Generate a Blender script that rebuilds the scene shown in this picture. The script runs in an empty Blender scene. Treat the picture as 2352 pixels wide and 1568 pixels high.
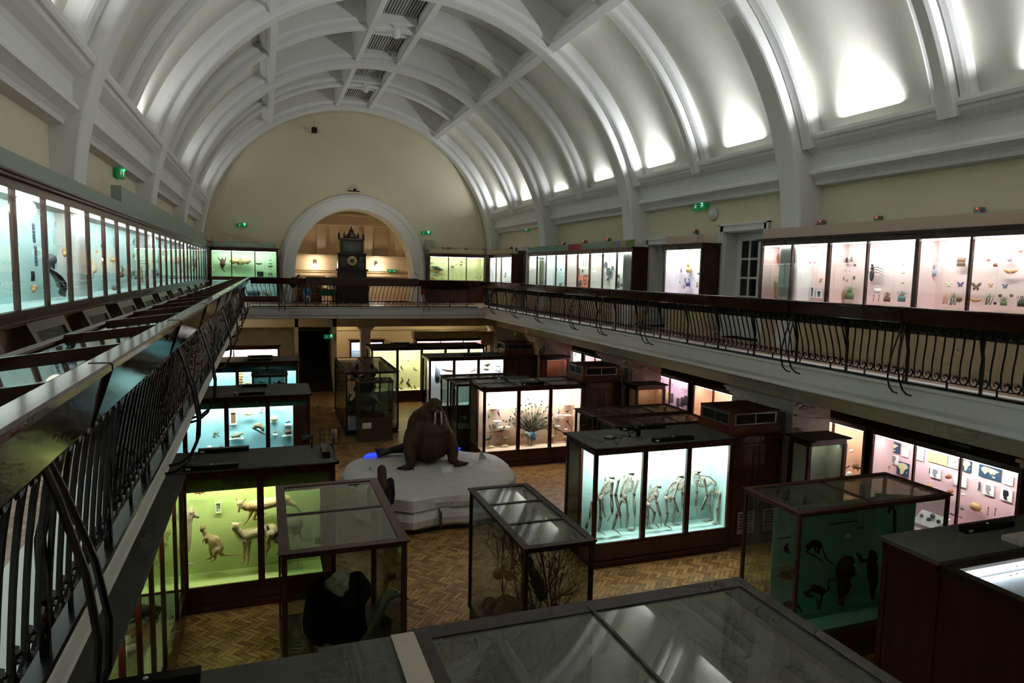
import bpy, bmesh, math, random
from mathutils import Vector, Matrix, Quaternion
from mathutils.geometry import tessellate_polygon
S = bpy.context.scene
COL = S.collection
PI = math.pi
rnd = random.Random(7)
# ------------------------------------------------------------------ camera, world, exposure
CAMZ = 5.33
FPX = 1556.2
YAW, PITCH, ROLL = .3499, .10046, .0210
_f = Vector((math.sin(YAW)*math.cos(PITCH), math.cos(YAW)*math.cos(PITCH), -math.sin(PITCH)))
_r = Vector((math.cos(YAW), -math.sin(YAW), 0)); _u = _r.cross(_f)
CR = _r*math.cos(ROLL) + _u*math.sin(ROLL); CU = _u*math.cos(ROLL) - _r*math.sin(ROLL)
cam_d = bpy.data.cameras.new('camera'); cam = bpy.data.objects.new('camera', cam_d); COL.objects.link(cam)
cam_d.sensor_width = 36; cam_d.lens = FPX/2352*36; cam_d.clip_start = .05; cam_d.clip_end = 200
cam.matrix_world = Matrix(((CR.x, CU.x, -_f.x, 0), (CR.y, CU.y, -_f.y, 0), (CR.z, CU.z, -_f.z, CAMZ), (0, 0, 0, 1)))
S.camera = cam
S.view_settings.view_transform = 'Standard'; S.view_settings.look = 'None'; S.view_settings.gamma = 1
S.view_settings.use_curve_mapping = False; S.view_settings.exposure = 0.40
S.cycles.transparent_max_bounces = 24; S.cycles.max_bounces = 6; S.cycles.diffuse_bounces = 4; S.cycles.use_adaptive_sampling = True; S.cycles.adaptive_threshold = .06; S.cycles.adaptive_min_samples = 12
S.cycles.glossy_bounces = 2; S.cycles.use_denoising = True; S.cycles.sample_clamp_indirect = 4
S.cycles.caustics_reflective = False; S.cycles.caustics_refractive = False
w = bpy.data.worlds.new('world'); S.world = w; w.use_nodes = True
w.node_tree.nodes['Background'].inputs[0].default_value = (.5, .5, .55, 1)
w.node_tree.nodes['Background'].inputs[1].default_value = .04

def at(px, py, x=None, y=None, z=None):
    """the point of a pixel's ray that lies in a plane of the hall"""
    d = CR*((px-1176)/FPX) - CU*((py-784)/FPX) + _f
    t = x/d.x if x is not None else y/d.y if y is not None else (z-CAMZ)/d.z
    return Vector((d.x*t, d.y*t, d.z*t+CAMZ))

def area(name, loc, direction, sx, sy, power, color=(1, 1, 1), spread=180):
    l = bpy.data.lights.new(name, 'AREA'); l.shape = 'RECTANGLE'; l.size = sx; l.size_y = sy; l.energy = power
    l.color = color; l.spread = math.radians(spread)
    o = bpy.data.objects.new(name, l); COL.objects.link(o); o.location = loc
    o.rotation_euler = Vector(direction).to_track_quat('-Z', 'X').to_euler()
    return o
def point(name, loc, power, color=(1, 1, 1), r=.08):
    l = bpy.data.lights.new(name, 'POINT'); l.energy = power; l.color = color; l.shadow_soft_size = r
    o = bpy.data.objects.new(name, l); COL.objects.link(o); o.location = loc
    return o
XC, ZC = 3.68, 6.01            # axis of the vault
WL, WR = -2.62, 10.2           # upper walls
G = 3.94                       # gallery floor
VX0, VX1, VY0, VY1 = -.74, 8.23, .13, 26.0   # the void
UPL = [(-.6, 100), (2.8, 100), (6.0, 75), (9.15, 75), (12.4, 60), (15.75, 50), (18.9, 14), (22.1, 9), (25.3, 30), (28.4, 32)]
def uplights():
    for y, p in UPL:
        area('uplight', (9.70, y, 8.16), (-.62, 0, 1), .14, 1.15, p*.85, (.93, .96, 1), 165)
    for y, p in ((5.9, 30), (9.3, 26), (15.6, 24), (22.0, 16), (28.4, 14), (-.6, 40), (2.6, 40)):
        area('uplight', (-2.33, y, 8.16), (.45, 0, 1), .12, 1.15, p*.4, (.93, .95, 1), 135)
uplights()
# warm lamps of the room beyond the arch and of the aisles below
point('lamp_glow', (2.25, 33.55, 5.55), 22, (1, .86, .70), .06)
point('lamp_glow', (5.15, 33.55, 5.55), 26, (1, .86, .70), .06)
point('far_end_glow', (3.0, 31.6, 3.3), 40, (1, .80, .50), .2)
point('far_end_glow', (-1.5, 28.0, 3.1), 30, (1, .80, .50), .2)
point('far_end_glow', (8.0, 31.5, 3.2), 28, (1, .80, .50), .2)
point('far_end_glow', (3.6, 28.2, 7.2), 20, (1, .9, .72), .4)  # warm point light above the far gallery, outside the aisles

# ------------------------------------------------------------------ materials
def lin(c):
    if isinstance(c, str): c = [int(c[i:i+2], 16)/255 for i in (0, 2, 4)]
    return tuple(v/12.92 if v <= .04045 else ((v+.055)/1.055)**2.4 for v in c)
MATS = {}
def mat(name, c, rough=.5, metal=0, var=0, scale=8, bump=0, spec=.5, emit=0, c2=None, stretch=None, coat=0, alpha=1):
    if name in MATS: return MATS[name]
    m = bpy.data.materials.new(name); m.use_nodes = True; nt = m.node_tree; b = nt.nodes['Principled BSDF']
    col = lin(c)+(1,)
    b.inputs['Base Color'].default_value = col; b.inputs['Roughness'].default_value = rough
    b.inputs['Metallic'].default_value = metal; b.inputs['Specular IOR Level'].default_value = spec
    b.inputs['Coat Weight'].default_value = coat; b.inputs['Coat Roughness'].default_value = .12
    if emit:
        b.inputs['Emission Color'].default_value = col; b.inputs['Emission Strength'].default_value = emit
    if var or c2 or bump:
        tc = nt.nodes.new('ShaderNodeTexCoord'); mp = nt.nodes.new('ShaderNodeMapping'); no = nt.nodes.new('ShaderNodeTexNoise')
        nt.links.new(tc.outputs['Object'], mp.inputs[0]); nt.links.new(mp.outputs[0], no.inputs['Vector'])
        mp.inputs['Scale'].default_value = stretch or (1, 1, 1)
        no.inputs['Scale'].default_value = scale; no.inputs['Detail'].default_value = 4
        if var or c2:
            r = nt.nodes.new('ShaderNodeValToRGB'); k = 1-var
            r.color_ramp.elements[0].position = .35; r.color_ramp.elements[1].position = .68
            r.color_ramp.elements[0].color = (lin(c2)+(1,)) if c2 else (col[0]*k, col[1]*k, col[2]*k, 1)
            r.color_ramp.elements[1].color = col
            nt.links.new(no.outputs['Fac'], r.inputs[0]); nt.links.new(r.outputs[0], b.inputs['Base Color'])
        if bump:
            bp = nt.nodes.new('ShaderNodeBump'); bp.inputs['Strength'].default_value = bump; bp.inputs['Distance'].default_value = .02
            nt.links.new(no.outputs['Fac'], bp.inputs['Height']); nt.links.new(bp.outputs[0], b.inputs['Normal'])
    MATS[name] = m
    return m
def glass(name, tint='f0f5f2', dust=0.0, refl=1.0, rough=.0):
    if name in MATS: return MATS[name]
    m = bpy.data.materials.new(name); m.use_nodes = True; nt = m.node_tree; nt.nodes.clear()
    out = nt.nodes.new('ShaderNodeOutputMaterial'); tr = nt.nodes.new('ShaderNodeBsdfTransparent'); gl = nt.nodes.new('ShaderNodeBsdfGlossy')
    tr.inputs[0].default_value = lin(tint)+(1,); gl.inputs['Roughness'].default_value = rough
    lw = nt.nodes.new('ShaderNodeLayerWeight'); lw.inputs[0].default_value = .5
    p = nt.nodes.new('ShaderNodeMath'); p.operation = 'POWER'; p.inputs[1].default_value = 4
    a = nt.nodes.new('ShaderNodeMath'); a.operation = 'MULTIPLY_ADD'; a.inputs[1].default_value = .75*refl; a.inputs[2].default_value = .045*refl
    mx = nt.nodes.new('ShaderNodeMixShader')
    nt.links.new(lw.outputs['Facing'], p.inputs[0]); nt.links.new(p.outputs[0], a.inputs[0]); nt.links.new(a.outputs[0], mx.inputs[0])
    src = tr
    if dust:
        di = nt.nodes.new('ShaderNodeBsdfDiffuse'); di.inputs[0].default_value = (.55, .57, .52, 1)
        m2 = nt.nodes.new('ShaderNodeMixShader'); m2.inputs[0].default_value = dust
        nt.links.new(tr.outputs[0], m2.inputs[1]); nt.links.new(di.outputs[0], m2.inputs[2]); src = m2
    nt.links.new(src.outputs[0], mx.inputs[1]); nt.links.new(gl.outputs[0], mx.inputs[2]); nt.links.new(mx.outputs[0], out.inputs[0])
    MATS[name] = m
    return m
class NX:
    """tiny expression helper for shader maths"""
    def __init__(s, nt): s.nt = nt
    def f(s, op, *a):
        n = s.nt.nodes.new('ShaderNodeMath'); n.operation = op
        for i, v in enumerate(a):
            if isinstance(v, (int, float)): n.inputs[i].default_value = v
            else: s.nt.links.new(v, n.inputs[i])
        return n.outputs[0]
def parquet(name, ca, cb, gap, w=.078, rough=.32, N=3):
    if name in MATS: return MATS[name]
    m = bpy.data.materials.new(name); m.use_nodes = True; nt = m.node_tree; b = nt.nodes['Principled BSDF']; e = NX(nt); f = e.f
    tc = nt.nodes.new('ShaderNodeTexCoord'); mp = nt.nodes.new('ShaderNodeMapping'); nt.links.new(tc.outputs['Object'], mp.inputs[0])
    mp.inputs['Rotation'].default_value = (0, 0, PI/4); mp.inputs['Scale'].default_value = (1/w, 1/w, 1/w); mp.inputs['Location'].default_value = (400, 400, 0)
    sp = nt.nodes.new('ShaderNodeSeparateXYZ'); nt.links.new(mp.outputs[0], sp.inputs[0]); u, v = sp.outputs[0], sp.outputs[1]
    i = f('FLOOR', u); j = f('FLOOR', v); fu = f('SUBTRACT', u, i); fv = f('SUBTRACT', v, j)
    r = f('FLOORED_MODULO', f('SUBTRACT', i, j), 2*N); h = f('LESS_THAN', r, N-.5)
    q = f('SUBTRACT', 2*N-1, r)
    al = f('ADD', f('MULTIPLY', h, f('ADD', r, fu)), f('MULTIPLY', f('SUBTRACT', 1, h), f('ADD', q, fv)))     # 0..N
    ac = f('ADD', f('MULTIPLY', h, fv), f('MULTIPLY', f('SUBTRACT', 1, h), fu))
    idx = f('ADD', f('MULTIPLY', h, f('SUBTRACT', i, r)), f('MULTIPLY', f('SUBTRACT', 1, h), f('ADD', i, .37)))
    idy = f('ADD', f('MULTIPLY', h, j), f('MULTIPLY', f('SUBTRACT', 1, h), f('SUBTRACT', j, q)))
    cv = nt.nodes.new('ShaderNodeCombineXYZ'); nt.links.new(idx, cv.inputs[0]); nt.links.new(idy, cv.inputs[1])
    wn = nt.nodes.new('ShaderNodeTexWhiteNoise'); wn.noise_dimensions = '2D'; nt.links.new(cv.outputs[0], wn.inputs['Vector'])
    g = nt.nodes.new('ShaderNodeCombineXYZ'); nt.links.new(f('MULTIPLY', al, .6), g.inputs[0]); nt.links.new(f('MULTIPLY', ac, 5), g.inputs[1]); nt.links.new(f('MULTIPLY', wn.outputs[0], 90), g.inputs[2])
    gn = nt.nodes.new('ShaderNodeTexNoise'); gn.inputs['Scale'].default_value = 1.5; gn.inputs['Detail'].default_value = 3; nt.links.new(g.outputs[0], gn.inputs['Vector'])
    fac = f('ADD', f('MULTIPLY', wn.outputs[0], .65), f('MULTIPLY', gn.outputs['Fac'], .4))
    rp = nt.nodes.new('ShaderNodeValToRGB'); rp.color_ramp.elements[0].color = lin(cb)+(1,); rp.color_ramp.elements[1].color = lin(ca)+(1,)
    rp.color_ramp.elements[0].position = .1; rp.color_ramp.elements[1].position = .8; nt.links.new(fac, rp.inputs[0])
    edge = f('MINIMUM', f('MINIMUM', al, f('SUBTRACT', N, al)), f('MINIMUM', ac, f('SUBTRACT', 1, ac)))
    wr = nt.nodes.new('ShaderNodeTexNoise'); wr.inputs['Scale'].default_value = 6; wr.inputs['Detail'].default_value = 3; nt.links.new(tc.outputs['Object'], wr.inputs['Vector'])
    gw = f('MULTIPLY', f('SUBTRACT', wr.outputs['Fac'], .28), .22)
    line = f('LESS_THAN', edge, gw)
    mx = nt.nodes.new('ShaderNodeMix'); mx.data_type = 'RGBA'; nt.links.new(line, mx.inputs[0]); nt.links.new(rp.outputs[0], mx.inputs[6]); mx.inputs[7].default_value = lin(gap)+(1,)
    nt.links.new(mx.outputs[2], b.inputs['Base Color']); b.inputs['Roughness'].default_value = rough
    b.inputs['Specular IOR Level'].default_value = .45
    MATS[name] = m
    return m
WOOD = mat('mahogany', '4a2114', .30, var=.45, scale=5, stretch=(1, 1, .15), coat=.25)
WOODH = mat('mahogany_rail', '3b1c10', .16, var=.35, scale=3, coat=.6)
WOODL = mat('oak_brown', '7a4a2c', .38, var=.3, scale=5, stretch=(1, 1, .2))
DARK = mat('dark_bronze_frame', '2b2118', .35, var=.2)
IRON = mat('black_iron', '0c0c0d', .28, spec=.6)
PLAST = mat('cream_plaster', 'ebe2c6', .85, var=.05, scale=.8, bump=.03)
WHITE = mat('white_plaster', 'eeeeec', .6, var=.03, scale=.7)
PANEL = mat('vault_plaster', 'ebe8da', .7, var=.06, scale=1.1, bump=.08, stretch=(.3, 3, 3))
PINKW = mat('pink_plaster', 'd8b9aa', .8)
GREYTOP = mat('grey_board', '5e5f57', .75, var=.12, scale=2.5)
BLACKP = mat('black_plastic', '101214', .35)
CREAM = mat('cream_board', 'd8caa0', .7)
BEIGE = mat('beige_lining', 'a8966f', .8)
LABELM = mat('white_card', 'e8e8e4', .6)
GLASS = glass('case_glass')
GLASSD = glass('dusty_glass', 'e6ece4', .10, 1.25)
BRASS = mat('brass', 'b8913f', .3, 1)
CHROME = mat('grey_metal', '8b8d8c', .35, .8)
# ------------------------------------------------------------------ mesh builder
class MB:
    def __init__(s): s.v = []; s.f = []
    def add(s, vs, fs):
        n = len(s.v); s.v += [tuple(p) for p in vs]; s.f += [tuple(i+n for i in q) for q in fs]; return s
    def box(s, x0, x1, y0, y1, z0, z1):
        x0, x1 = sorted((x0, x1)); y0, y1 = sorted((y0, y1)); z0, z1 = sorted((z0, z1))
        return s.add([(x, y, z) for z in (z0, z1) for y in (y0, y1) for x in (x0, x1)],
                     [(0, 2, 3, 1), (4, 5, 7, 6), (0, 1, 5, 4), (2, 6, 7, 3), (0, 4, 6, 2), (1, 3, 7, 5)])
    def bar(s, a, b, w, h=None, up=(0, 0, 1)):
        a = Vector(a); b = Vector(b); d = (b-a).normalized(); h = h or w; u = Vector(up)
        if abs(d.dot(u)) > .95: u = Vector((0, 1, 0))
        r = d.cross(u).normalized(); u = r.cross(d)
        vs = [p + r*(sx*w/2) + u*(sy*h/2) for p in (a, b) for sx, sy in ((-1, -1), (1, -1), (1, 1), (-1, 1))]
        return s.add(vs, [(3, 2, 1, 0), (4, 5, 6, 7), (0, 1, 5, 4), (1, 2, 6, 5), (2, 3, 7, 6), (3, 0, 4, 7)])
    def tube(s, pts, r, n=8, cap=True, flat=1):
        pts = [Vector(p) for p in pts]; m = len(pts); rr = r if isinstance(r, (list, tuple)) else [r]*m
        n0 = len(s.v); t0 = (pts[1]-pts[0]).normalized(); u = Vector((0, 0, 1)) if abs(t0.z) < .9 else Vector((1, 0, 0))
        u = (u - t0*u.dot(t0)).normalized()
        for i, p in enumerate(pts):
            t = (pts[min(i+1, m-1)]-pts[max(i-1, 0)]).normalized(); u = (u - t*u.dot(t))
            u = u.normalized() if u.length > 1e-6 else t.orthogonal().normalized(); b = t.cross(u)
            for k in range(n):
                a = 2*PI*k/n; s.v.append(tuple(p + (u*math.cos(a) + b*math.sin(a)*flat)*rr[i]))
        for i in range(m-1):
            for k in range(n):
                a = n0+i*n+k; b2 = n0+i*n+(k+1) % n; s.f.append((a, b2, b2+n, a+n))
        if cap:
            s.f.append(tuple(n0+k for k in reversed(range(n)))); s.f.append(tuple(n0+(m-1)*n+k for k in range(n)))
        return s
    def ell(s, c, r, seg=12, rings=8, rot=None):
        c = Vector(c); n0 = len(s.v); r = (r, r, r) if isinstance(r, (int, float)) else r
        R = rot.to_matrix() if rot is not None else None
        for i in range(rings+1):
            th = PI*i/rings
            for k in range(seg):
                a = 2*PI*k/seg; p = Vector((r[0]*math.sin(th)*math.cos(a), r[1]*math.sin(th)*math.sin(a), r[2]*math.cos(th)))
                if R: p = R @ p
                s.v.append(tuple(c+p))
        for i in range(rings):
            for k in range(seg):
                a = n0+i*seg+k; b = n0+i*seg+(k+1) % seg; s.f.append((a, a+seg, b+seg, b))
        return s
    def cap2(s, a, b, ra, rb, seg=10):
        """a limb: tapering tube with round ends"""
        a = Vector(a); b = Vector(b); s.ell(a, ra, seg, 6); s.ell(b, rb, seg, 6)
        return s.tube([a, b], [ra, rb], seg, False)
    def limb(s, pts, rr, seg=10):
        for i in range(len(pts)-1): s.cap2(pts[i], pts[i+1], rr[i], rr[i+1], seg)
        return s
    def prism(s, poly, a0, a1, axis='z', holes=()):
        """flat outline (with holes) in the plane across axis, extruded from a0 to a1"""
        def P(p, t): return {'z': (p[0], p[1], t), 'y': (p[0], t, p[1]), 'x': (t, p[0], p[1])}[axis]
        loops = [list(poly)]+[list(h) for h in holes]; tris = tessellate_polygon([[Vector((p[0], p[1], 0)) for p in l] for l in loops])
        flat = [p for l in loops for p in l]; n = len(flat); n0 = len(s.v)
        s.v += [P(p, a0) for p in flat]+[P(p, a1) for p in flat]
        for t in tris: s.f.append(tuple(n0+i for i in t)); s.f.append(tuple(n0+n+i for i in reversed(t)))
        k = 0
        for l in loops:
            for i in range(len(l)):
                a = k+i; b = k+(i+1) % len(l); s.f.append((n0+a, n0+b, n0+n+b, n0+n+a))
            k += len(l)
        return s
    def sweep(s, prof, frames, closed=False):
        """profile points carried through a list of functions point->3D"""
        n = len(prof); n0 = len(s.v)
        for fr in frames: s.v += [tuple(fr(p)) for p in prof]
        m = len(frames)
        for i in range(m if closed else m-1):
            for k in range(n):
                a = n0+i*n+k; b = n0+i*n+(k+1) % n; c = n0+((i+1) % m)*n+(k+1) % n; d = n0+((i+1) % m)*n+k
                s.f.append((a, b, c, d))
        if not closed:
            s.f.append(tuple(n0+k for k in reversed(range(n)))); s.f.append(tuple(n0+(m-1)*n+k for k in range(n)))
        return s
    def lathe(s, prof, c=(0, 0, 0), n=16):
        c = Vector(c); fr = [(lambda p, a=2*PI*k/n: (c.x+p[0]*math.cos(a), c.y+p[0]*math.sin(a), c.z+p[1])) for k in range(n)]
        n0 = len(s.v); m = len(prof)
        for f2 in fr: s.v += [f2(p) for p in prof]
        for i in range(n):
            for k in range(m-1):
                a = n0+i*m+k; b = n0+((i+1) % n)*m+k; s.f.append((a, b, b+1, a+1))
        return s
    def xf(s, M, start=0):
        s.v[start:] = [tuple(M @ Vector(p)) for p in s.v[start:]]; return s
    def mesh(s, name, m=None, smooth=False):
        me = bpy.data.meshes.new(name); me.from_pydata(s.v, [], s.f)
        bm = bmesh.new(); bm.from_mesh(me); bmesh.ops.recalc_face_normals(bm, faces=bm.faces); bm.to_mesh(me); bm.free()
        if m: me.materials.append(m)
        if smooth: me.polygons.foreach_set('use_smooth', [True]*len(me.polygons))
        me.update()
        return me
    def build(s, name, m, parent=None, smooth=False, loc=None):
        return put(name, s.mesh(name, m, smooth), parent, loc)
def put(name, me, parent=None, loc=None):
    o = bpy.data.objects.new(name, me); COL.objects.link(o)
    if parent: o.parent = parent
    if loc: o.location = loc
    return o
def tag(o, label, cat, group=None, kind=None):
    label = ' '.join(label.replace(',', ', ').split()).replace('the long pink case', 'the pink case')
    o['label'] = label; o['category'] = cat
    if group: o['group'] = group
    if kind: o['kind'] = kind
    return o
def thing(name, label, cat, loc=(0, 0, 0), rz=0, group=None):
    o = bpy.data.objects.new(name, None); COL.objects.link(o); o.location = loc; o.rotation_euler = (0, 0, rz); o.empty_display_size = .1
    return tag(o, label, cat, group)
def struct(name, mb, m, smooth=False):
    o = mb.build(name, m, None, smooth) if isinstance(mb, MB) else put(name, mb)
    o['kind'] = 'structure'; return o
def box(x0, x1, y0, y1, z0, z1): return MB().box(x0, x1, y0, y1, z0, z1)
def clone(o, parent=None):
    c = o.copy(); COL.objects.link(c); c.parent = parent
    for ch in list(o.children): clone(ch, c)
    return c
def text(s, size, m, M, parent=None, name='lettering', ext=.002, align='CENTER'):
    cu = bpy.data.curves.new(name, 'FONT'); cu.body = s; cu.size = size; cu.extrude = ext; cu.align_x = align; cu.align_y = 'CENTER'
    cu.materials.append(m)
    o = bpy.data.objects.new(name, cu); COL.objects.link(o); bpy.context.view_layer.update()
    me = bpy.data.meshes.new_from_object(o.evaluated_get(bpy.context.evaluated_depsgraph_get())); bpy.data.objects.remove(o); me.name = name
    o = bpy.data.objects.new(name, me); COL.objects.link(o); o.parent = parent; o.matrix_local = M
    return o
def face(loc, normal, roll=0):
    """a frame whose X runs to the reader's right, Y up and Z along the outward normal"""
    n = Vector(normal).normalized(); up = Vector((0, 0, 1)); x = up.cross(n).normalized(); y = n.cross(x)
    return Matrix.Translation(Vector(loc)) @ Matrix(((x.x, y.x, n.x, 0), (x.y, y.y, n.y, 0), (x.z, y.z, n.z, 0), (0, 0, 0, 1))) @ Matrix.Rotation(roll, 4, 'Z')
def smoothed(mb, voxel, name, m, it=3):
    """one continuous skin round overlapping blobs"""
    me = mb.mesh(name, m); o = bpy.data.objects.new('tmp', me); COL.objects.link(o)
    r = o.modifiers.new('r', 'REMESH'); r.mode = 'VOXEL'; r.voxel_size = voxel; r.use_smooth_shade = True
    if it:
        q = o.modifiers.new('s', 'SMOOTH'); q.iterations = it; q.factor = .5
    dg = bpy.context.evaluated_depsgraph_get(); me2 = bpy.data.meshes.new_from_object(o.evaluated_get(dg)); me2.name = name
    bpy.data.objects.remove(o); bpy.data.meshes.remove(me)
    if not me2.materials: me2.materials.append(m)
    return me2
# ------------------------------------------------------------------ the building
PARQ = parquet('herringbone_parquet', 'b98a55', '7d5430', '3a2817')
PARQG = parquet('gallery_parquet', 'b08f78', '8d6c58', '6a5040', rough=.4)
struct('floor', box(-6, 14, -4, 35, -.1, 0), PARQ)
# gallery floors round the void
for n, a in (('floor_gallery_left', (WL, VX0-.2, -4, 30.3)), ('floor_gallery_right', (VX1+.2, WR+1.0, -4, 30.3)), ('floor_gallery_far', (VX0-.2, VX1+.2, VY1+.2, 34)), ('floor_gallery_near', (VX0-.2, VX1+.2, -4, VY0-.2))):
    struct(n, box(*a, 3.5, G), PARQG)
# white fascia running round the void: lip, cove, lower bead
def ring(prof, x0, x1, y0, y1):
    fr = [lambda p, sx=sx, sy=sy: ((x0-p[0]) if sx < 0 else (x1+p[0]), (y0-p[0]) if sy < 0 else (y1+p[0]), p[1]) for sx, sy in ((-1, -1), (1, -1), (1, 1), (-1, 1))]
    return MB().sweep(prof, fr, True)
struct('trim_1', ring([(-.02, G-.005), (-.02, G-.05), (.02, G-.07), (.03, G-.16), (.06, G-.30), (.10, G-.37), (.10, G-.43), (.16, G-.46), (.4, G-.46), (.4, G+.003), (-.02, G+.003)], VX0, VX1, VY0, VY1), WHITE)
# barrel vault
def arcf(a, xc=XC, zc=ZC): return lambda p, a=a: (xc+p[1]*math.sin(a), p[0], zc+p[1]*math.cos(a))
def arcs(prof, a0, a1, n=40): return [arcf(a0+(a1-a0)*i/n) for i in range(n+1)]
A_LEDGE = math.acos((8.04-ZC)/6.5); A_P = math.radians(33.6)
MR = [-1.9, 4.45, 10.8, 17.15, 23.5, 29.95]; SR = [1.27, 7.62, 13.97, 20.32, 26.7]
bays = [-4]+sorted(MR+SR)+[30.35]
for i, (y0, y1) in enumerate(zip(bays, bays[1:])):
    lo = [(y0, 6.5), (y1, 6.5), (y1, 6.62), (y0, 6.62)]; hi = [(y0, 6.92), (y1, 6.92), (y1, 7.0), (y0, 7.0)]
    m = MB()
    for sg in (1, -1): m.sweep(lo, arcs(lo, sg*A_P, sg*(A_LEDGE+.12), 24))
    m.sweep(hi, arcs(hi, -A_P-.05, A_P+.05, 24))
    struct('ceiling', m, PANEL, True)
def rib(y, half_c, r_c, half_s, r_s, pier):
    c = half_c; b = .05
    pc = [(y-c, 7.0), (y-c, r_c+b), (y-c+.015, r_c+b*.5), (y-c+b, r_c+.008), (y-c*.55, r_c), (y+c*.55, r_c), (y+c-b, r_c+.008), (y+c-.015, r_c+b*.5), (y+c, r_c+b), (y+c, 7.0)]
    s = half_s
    ps = [(y-s, 7.0), (y-s, r_s+.10), (y-s+.03, r_s+.05), (y-s+.08, r_s+.02), (y-c-.03, r_s), (y-c-.01, r_s+.05), (y-c+.02, r_s+.05), (y+c-.02, r_s+.05), (y+c+.01, r_s+.05), (y+c+.03, r_s), (y+s-.08, r_s+.02), (y+s-.03, r_s+.05), (y+s, r_s+.10), (y+s, 7.0)]
    m = MB(); a1 = PI/2 if pier else A_LEDGE+.03
    fr = arcs(pc, -a1, a1, 72)
    if pier:
        dn = lambda sg: (lambda p: (XC+sg*p[1], p[0], G-.02))
        fr = [dn(-1)]+fr+[dn(1)]
    m.sweep(pc, fr); m.sweep(ps, arcs(ps, -A_LEDGE-.03, A_LEDGE+.03, 64))
    return m
k = 1
for y in MR: k += 1; struct('trim_%d' % k, rib(y, .26, 6.0, .52, 6.2, True), WHITE, False)
for y in SR: k += 1; struct('trim_%d' % k, rib(y, .15, 6.17, .34, 6.32, False), WHITE, False)
# purlins along the vault
for a, w_ in ((A_P, .17), (-A_P, .17), (math.radians(5.6), .13), (math.radians(-7.0), .13)):
    m = MB(); ea = Vector((math.cos(a), 0, -math.sin(a))); er = Vector((math.sin(a), 0, math.cos(a)))
    prof = [(-w_, .9), (-w_, .22), (-w_*.8, .16), (-w_*.62, .14), (-w_*.6, .0), (w_*.6, .0), (w_*.62, .14), (w_*.8, .16), (w_, .22), (w_, .9)]
    o_ = Vector((XC, 0, ZC))+er*6.12
    m.sweep(prof, [(lambda p, y=y: tuple(o_+ea*p[0]+er*p[1]+Vector((0, y, 0)))) for y in (-4, 30.2)])
    k += 1; struct('trim_%d' % k, m, WHITE)
# grilles between the crown purlins, a ventilator in the middle of each bay
GR = mat('white_grille', 'b9b8b4', .6)
ca = math.radians(-.7)
for y0, y1 in zip(MR, MR[1:]):
    ym = (y0+y1)/2
    for ya, yb in ((y0+.5, ym-.62), (ym-.42, ym+.42), (ym+.62, y1-.5)):
        if yb-ya < .2: continue
        t = thing('ceiling_grille', 'white slatted ceiling grille at the crown of the vault, %s' % ('small square one with the ventilator' if yb-ya < 1 else 'long one'), 'grille', (XC-.08, (ya+yb)/2, ZC+6.42), 0, 'ceiling grilles along the crown')
        h = (yb-ya)/2
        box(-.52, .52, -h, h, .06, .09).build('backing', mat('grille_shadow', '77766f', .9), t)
        mm = MB()
        for q in range(13): x = -.48+q*.08; mm.box(x-.022, x+.022, -h, h, 0, .06)
        mm.build('slats', GR, t)
    for yy in (ym-.52, ym+.52):
        k += 1; struct('trim_%d' % k, box(XC-.62, XC+.46, yy-.08, yy+.08, ZC+6.22, ZC+6.9), WHITE)
    if 4 < ym < 30:
        t = thing('ceiling_fan', 'white ventilator with hanging motor at the vault crown, %s bay from the far wall' % {7: 'fourth', 13: 'third', 20: 'second', 26: 'first'}[int(ym)], 'fan', (XC-.08, ym, ZC+6.2), 0, 'ventilators at the crown')
        box(-.42, .42, -.26, .26, .10, .16).build('plate', WHITE, t)
        MB().lathe([(0, .1), (.10, .1), (.12, .02), (.12, -.16), (.07, -.22), (0, -.22)], (.05, -.05, 0), 14).build('motor', WHITE, t, True)
        mm = MB()
        for q in range(3):
            a = q*2*PI/3+.4; mm.bar((.05, -.05, .0), (.05+.34*math.cos(a), -.05+.34*math.sin(a), .0), .09, .012)
        mm.build('blades', WHITE, t)
# cornices: ledge, frieze, lower moulding
cp = [(.0, 8.04), (.58, 8.04), (.58, 7.98), (.56, 7.93), (.52, 7.91), (.50, 7.86), (.42, 7.78), (.34, 7.73), (.30, 7.66), (.29, 7.44), (.33, 7.42), (.36, 7.38), (.36, 7.33), (.31, 7.30), (.24, 7.25), (.20, 7.20), (.18, 7.14), (.0, 7.12)]
for sg, W_ in ((-1, WR), (1, WL)):
    k += 1; struct('trim_%d' % k, MB().sweep(cp, [(lambda p, y=y: (W_+sg*p[0], y, p[1])) for y in (-4, 30.3)]), WHITE)
# upper side walls; the right one has three door recesses
DOORS = [(12.08, 13.48, 6.40), (15.35, 16.83, 6.20), (26.33, 27.45, 6.28)]
struct('wall_right', MB().prism([(-4, 2.84), (30.3, 2.84), (30.3, 8.6), (-4, 8.6)], WR, WR+1.0, 'x', [[(a, G), (b, G), (b, h), (a, h)] for a, b, h in DOORS]), PLAST)
struct('wall_left', MB().prism([(-4, 2.84), (30.3, 2.84), (30.3, 8.6), (-4, 8.6)], WL-1.0, WL, 'x'), PLAST)
struct('wall_near', box(-6, 14, -4.2, -4, 0, 13), PLAST)
# outer walls and low ceiling of the aisles under the galleries
struct('wall_aisle_right', box(12.35, 12.5, -4, 34, 0, 3.6), PLAST)
struct('wall_aisle_left', box(-5.2, -5.05, -4, 34, 0, 3.6), PLAST)
struct('ceiling_aisle_right', box(11.2, 12.5, -4, 34, 3.5, 3.6), PLAST)
struct('ceiling_aisle_left', box(-5.2, -3.6, -4, 34, 3.5, 3.6), PLAST)
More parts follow.
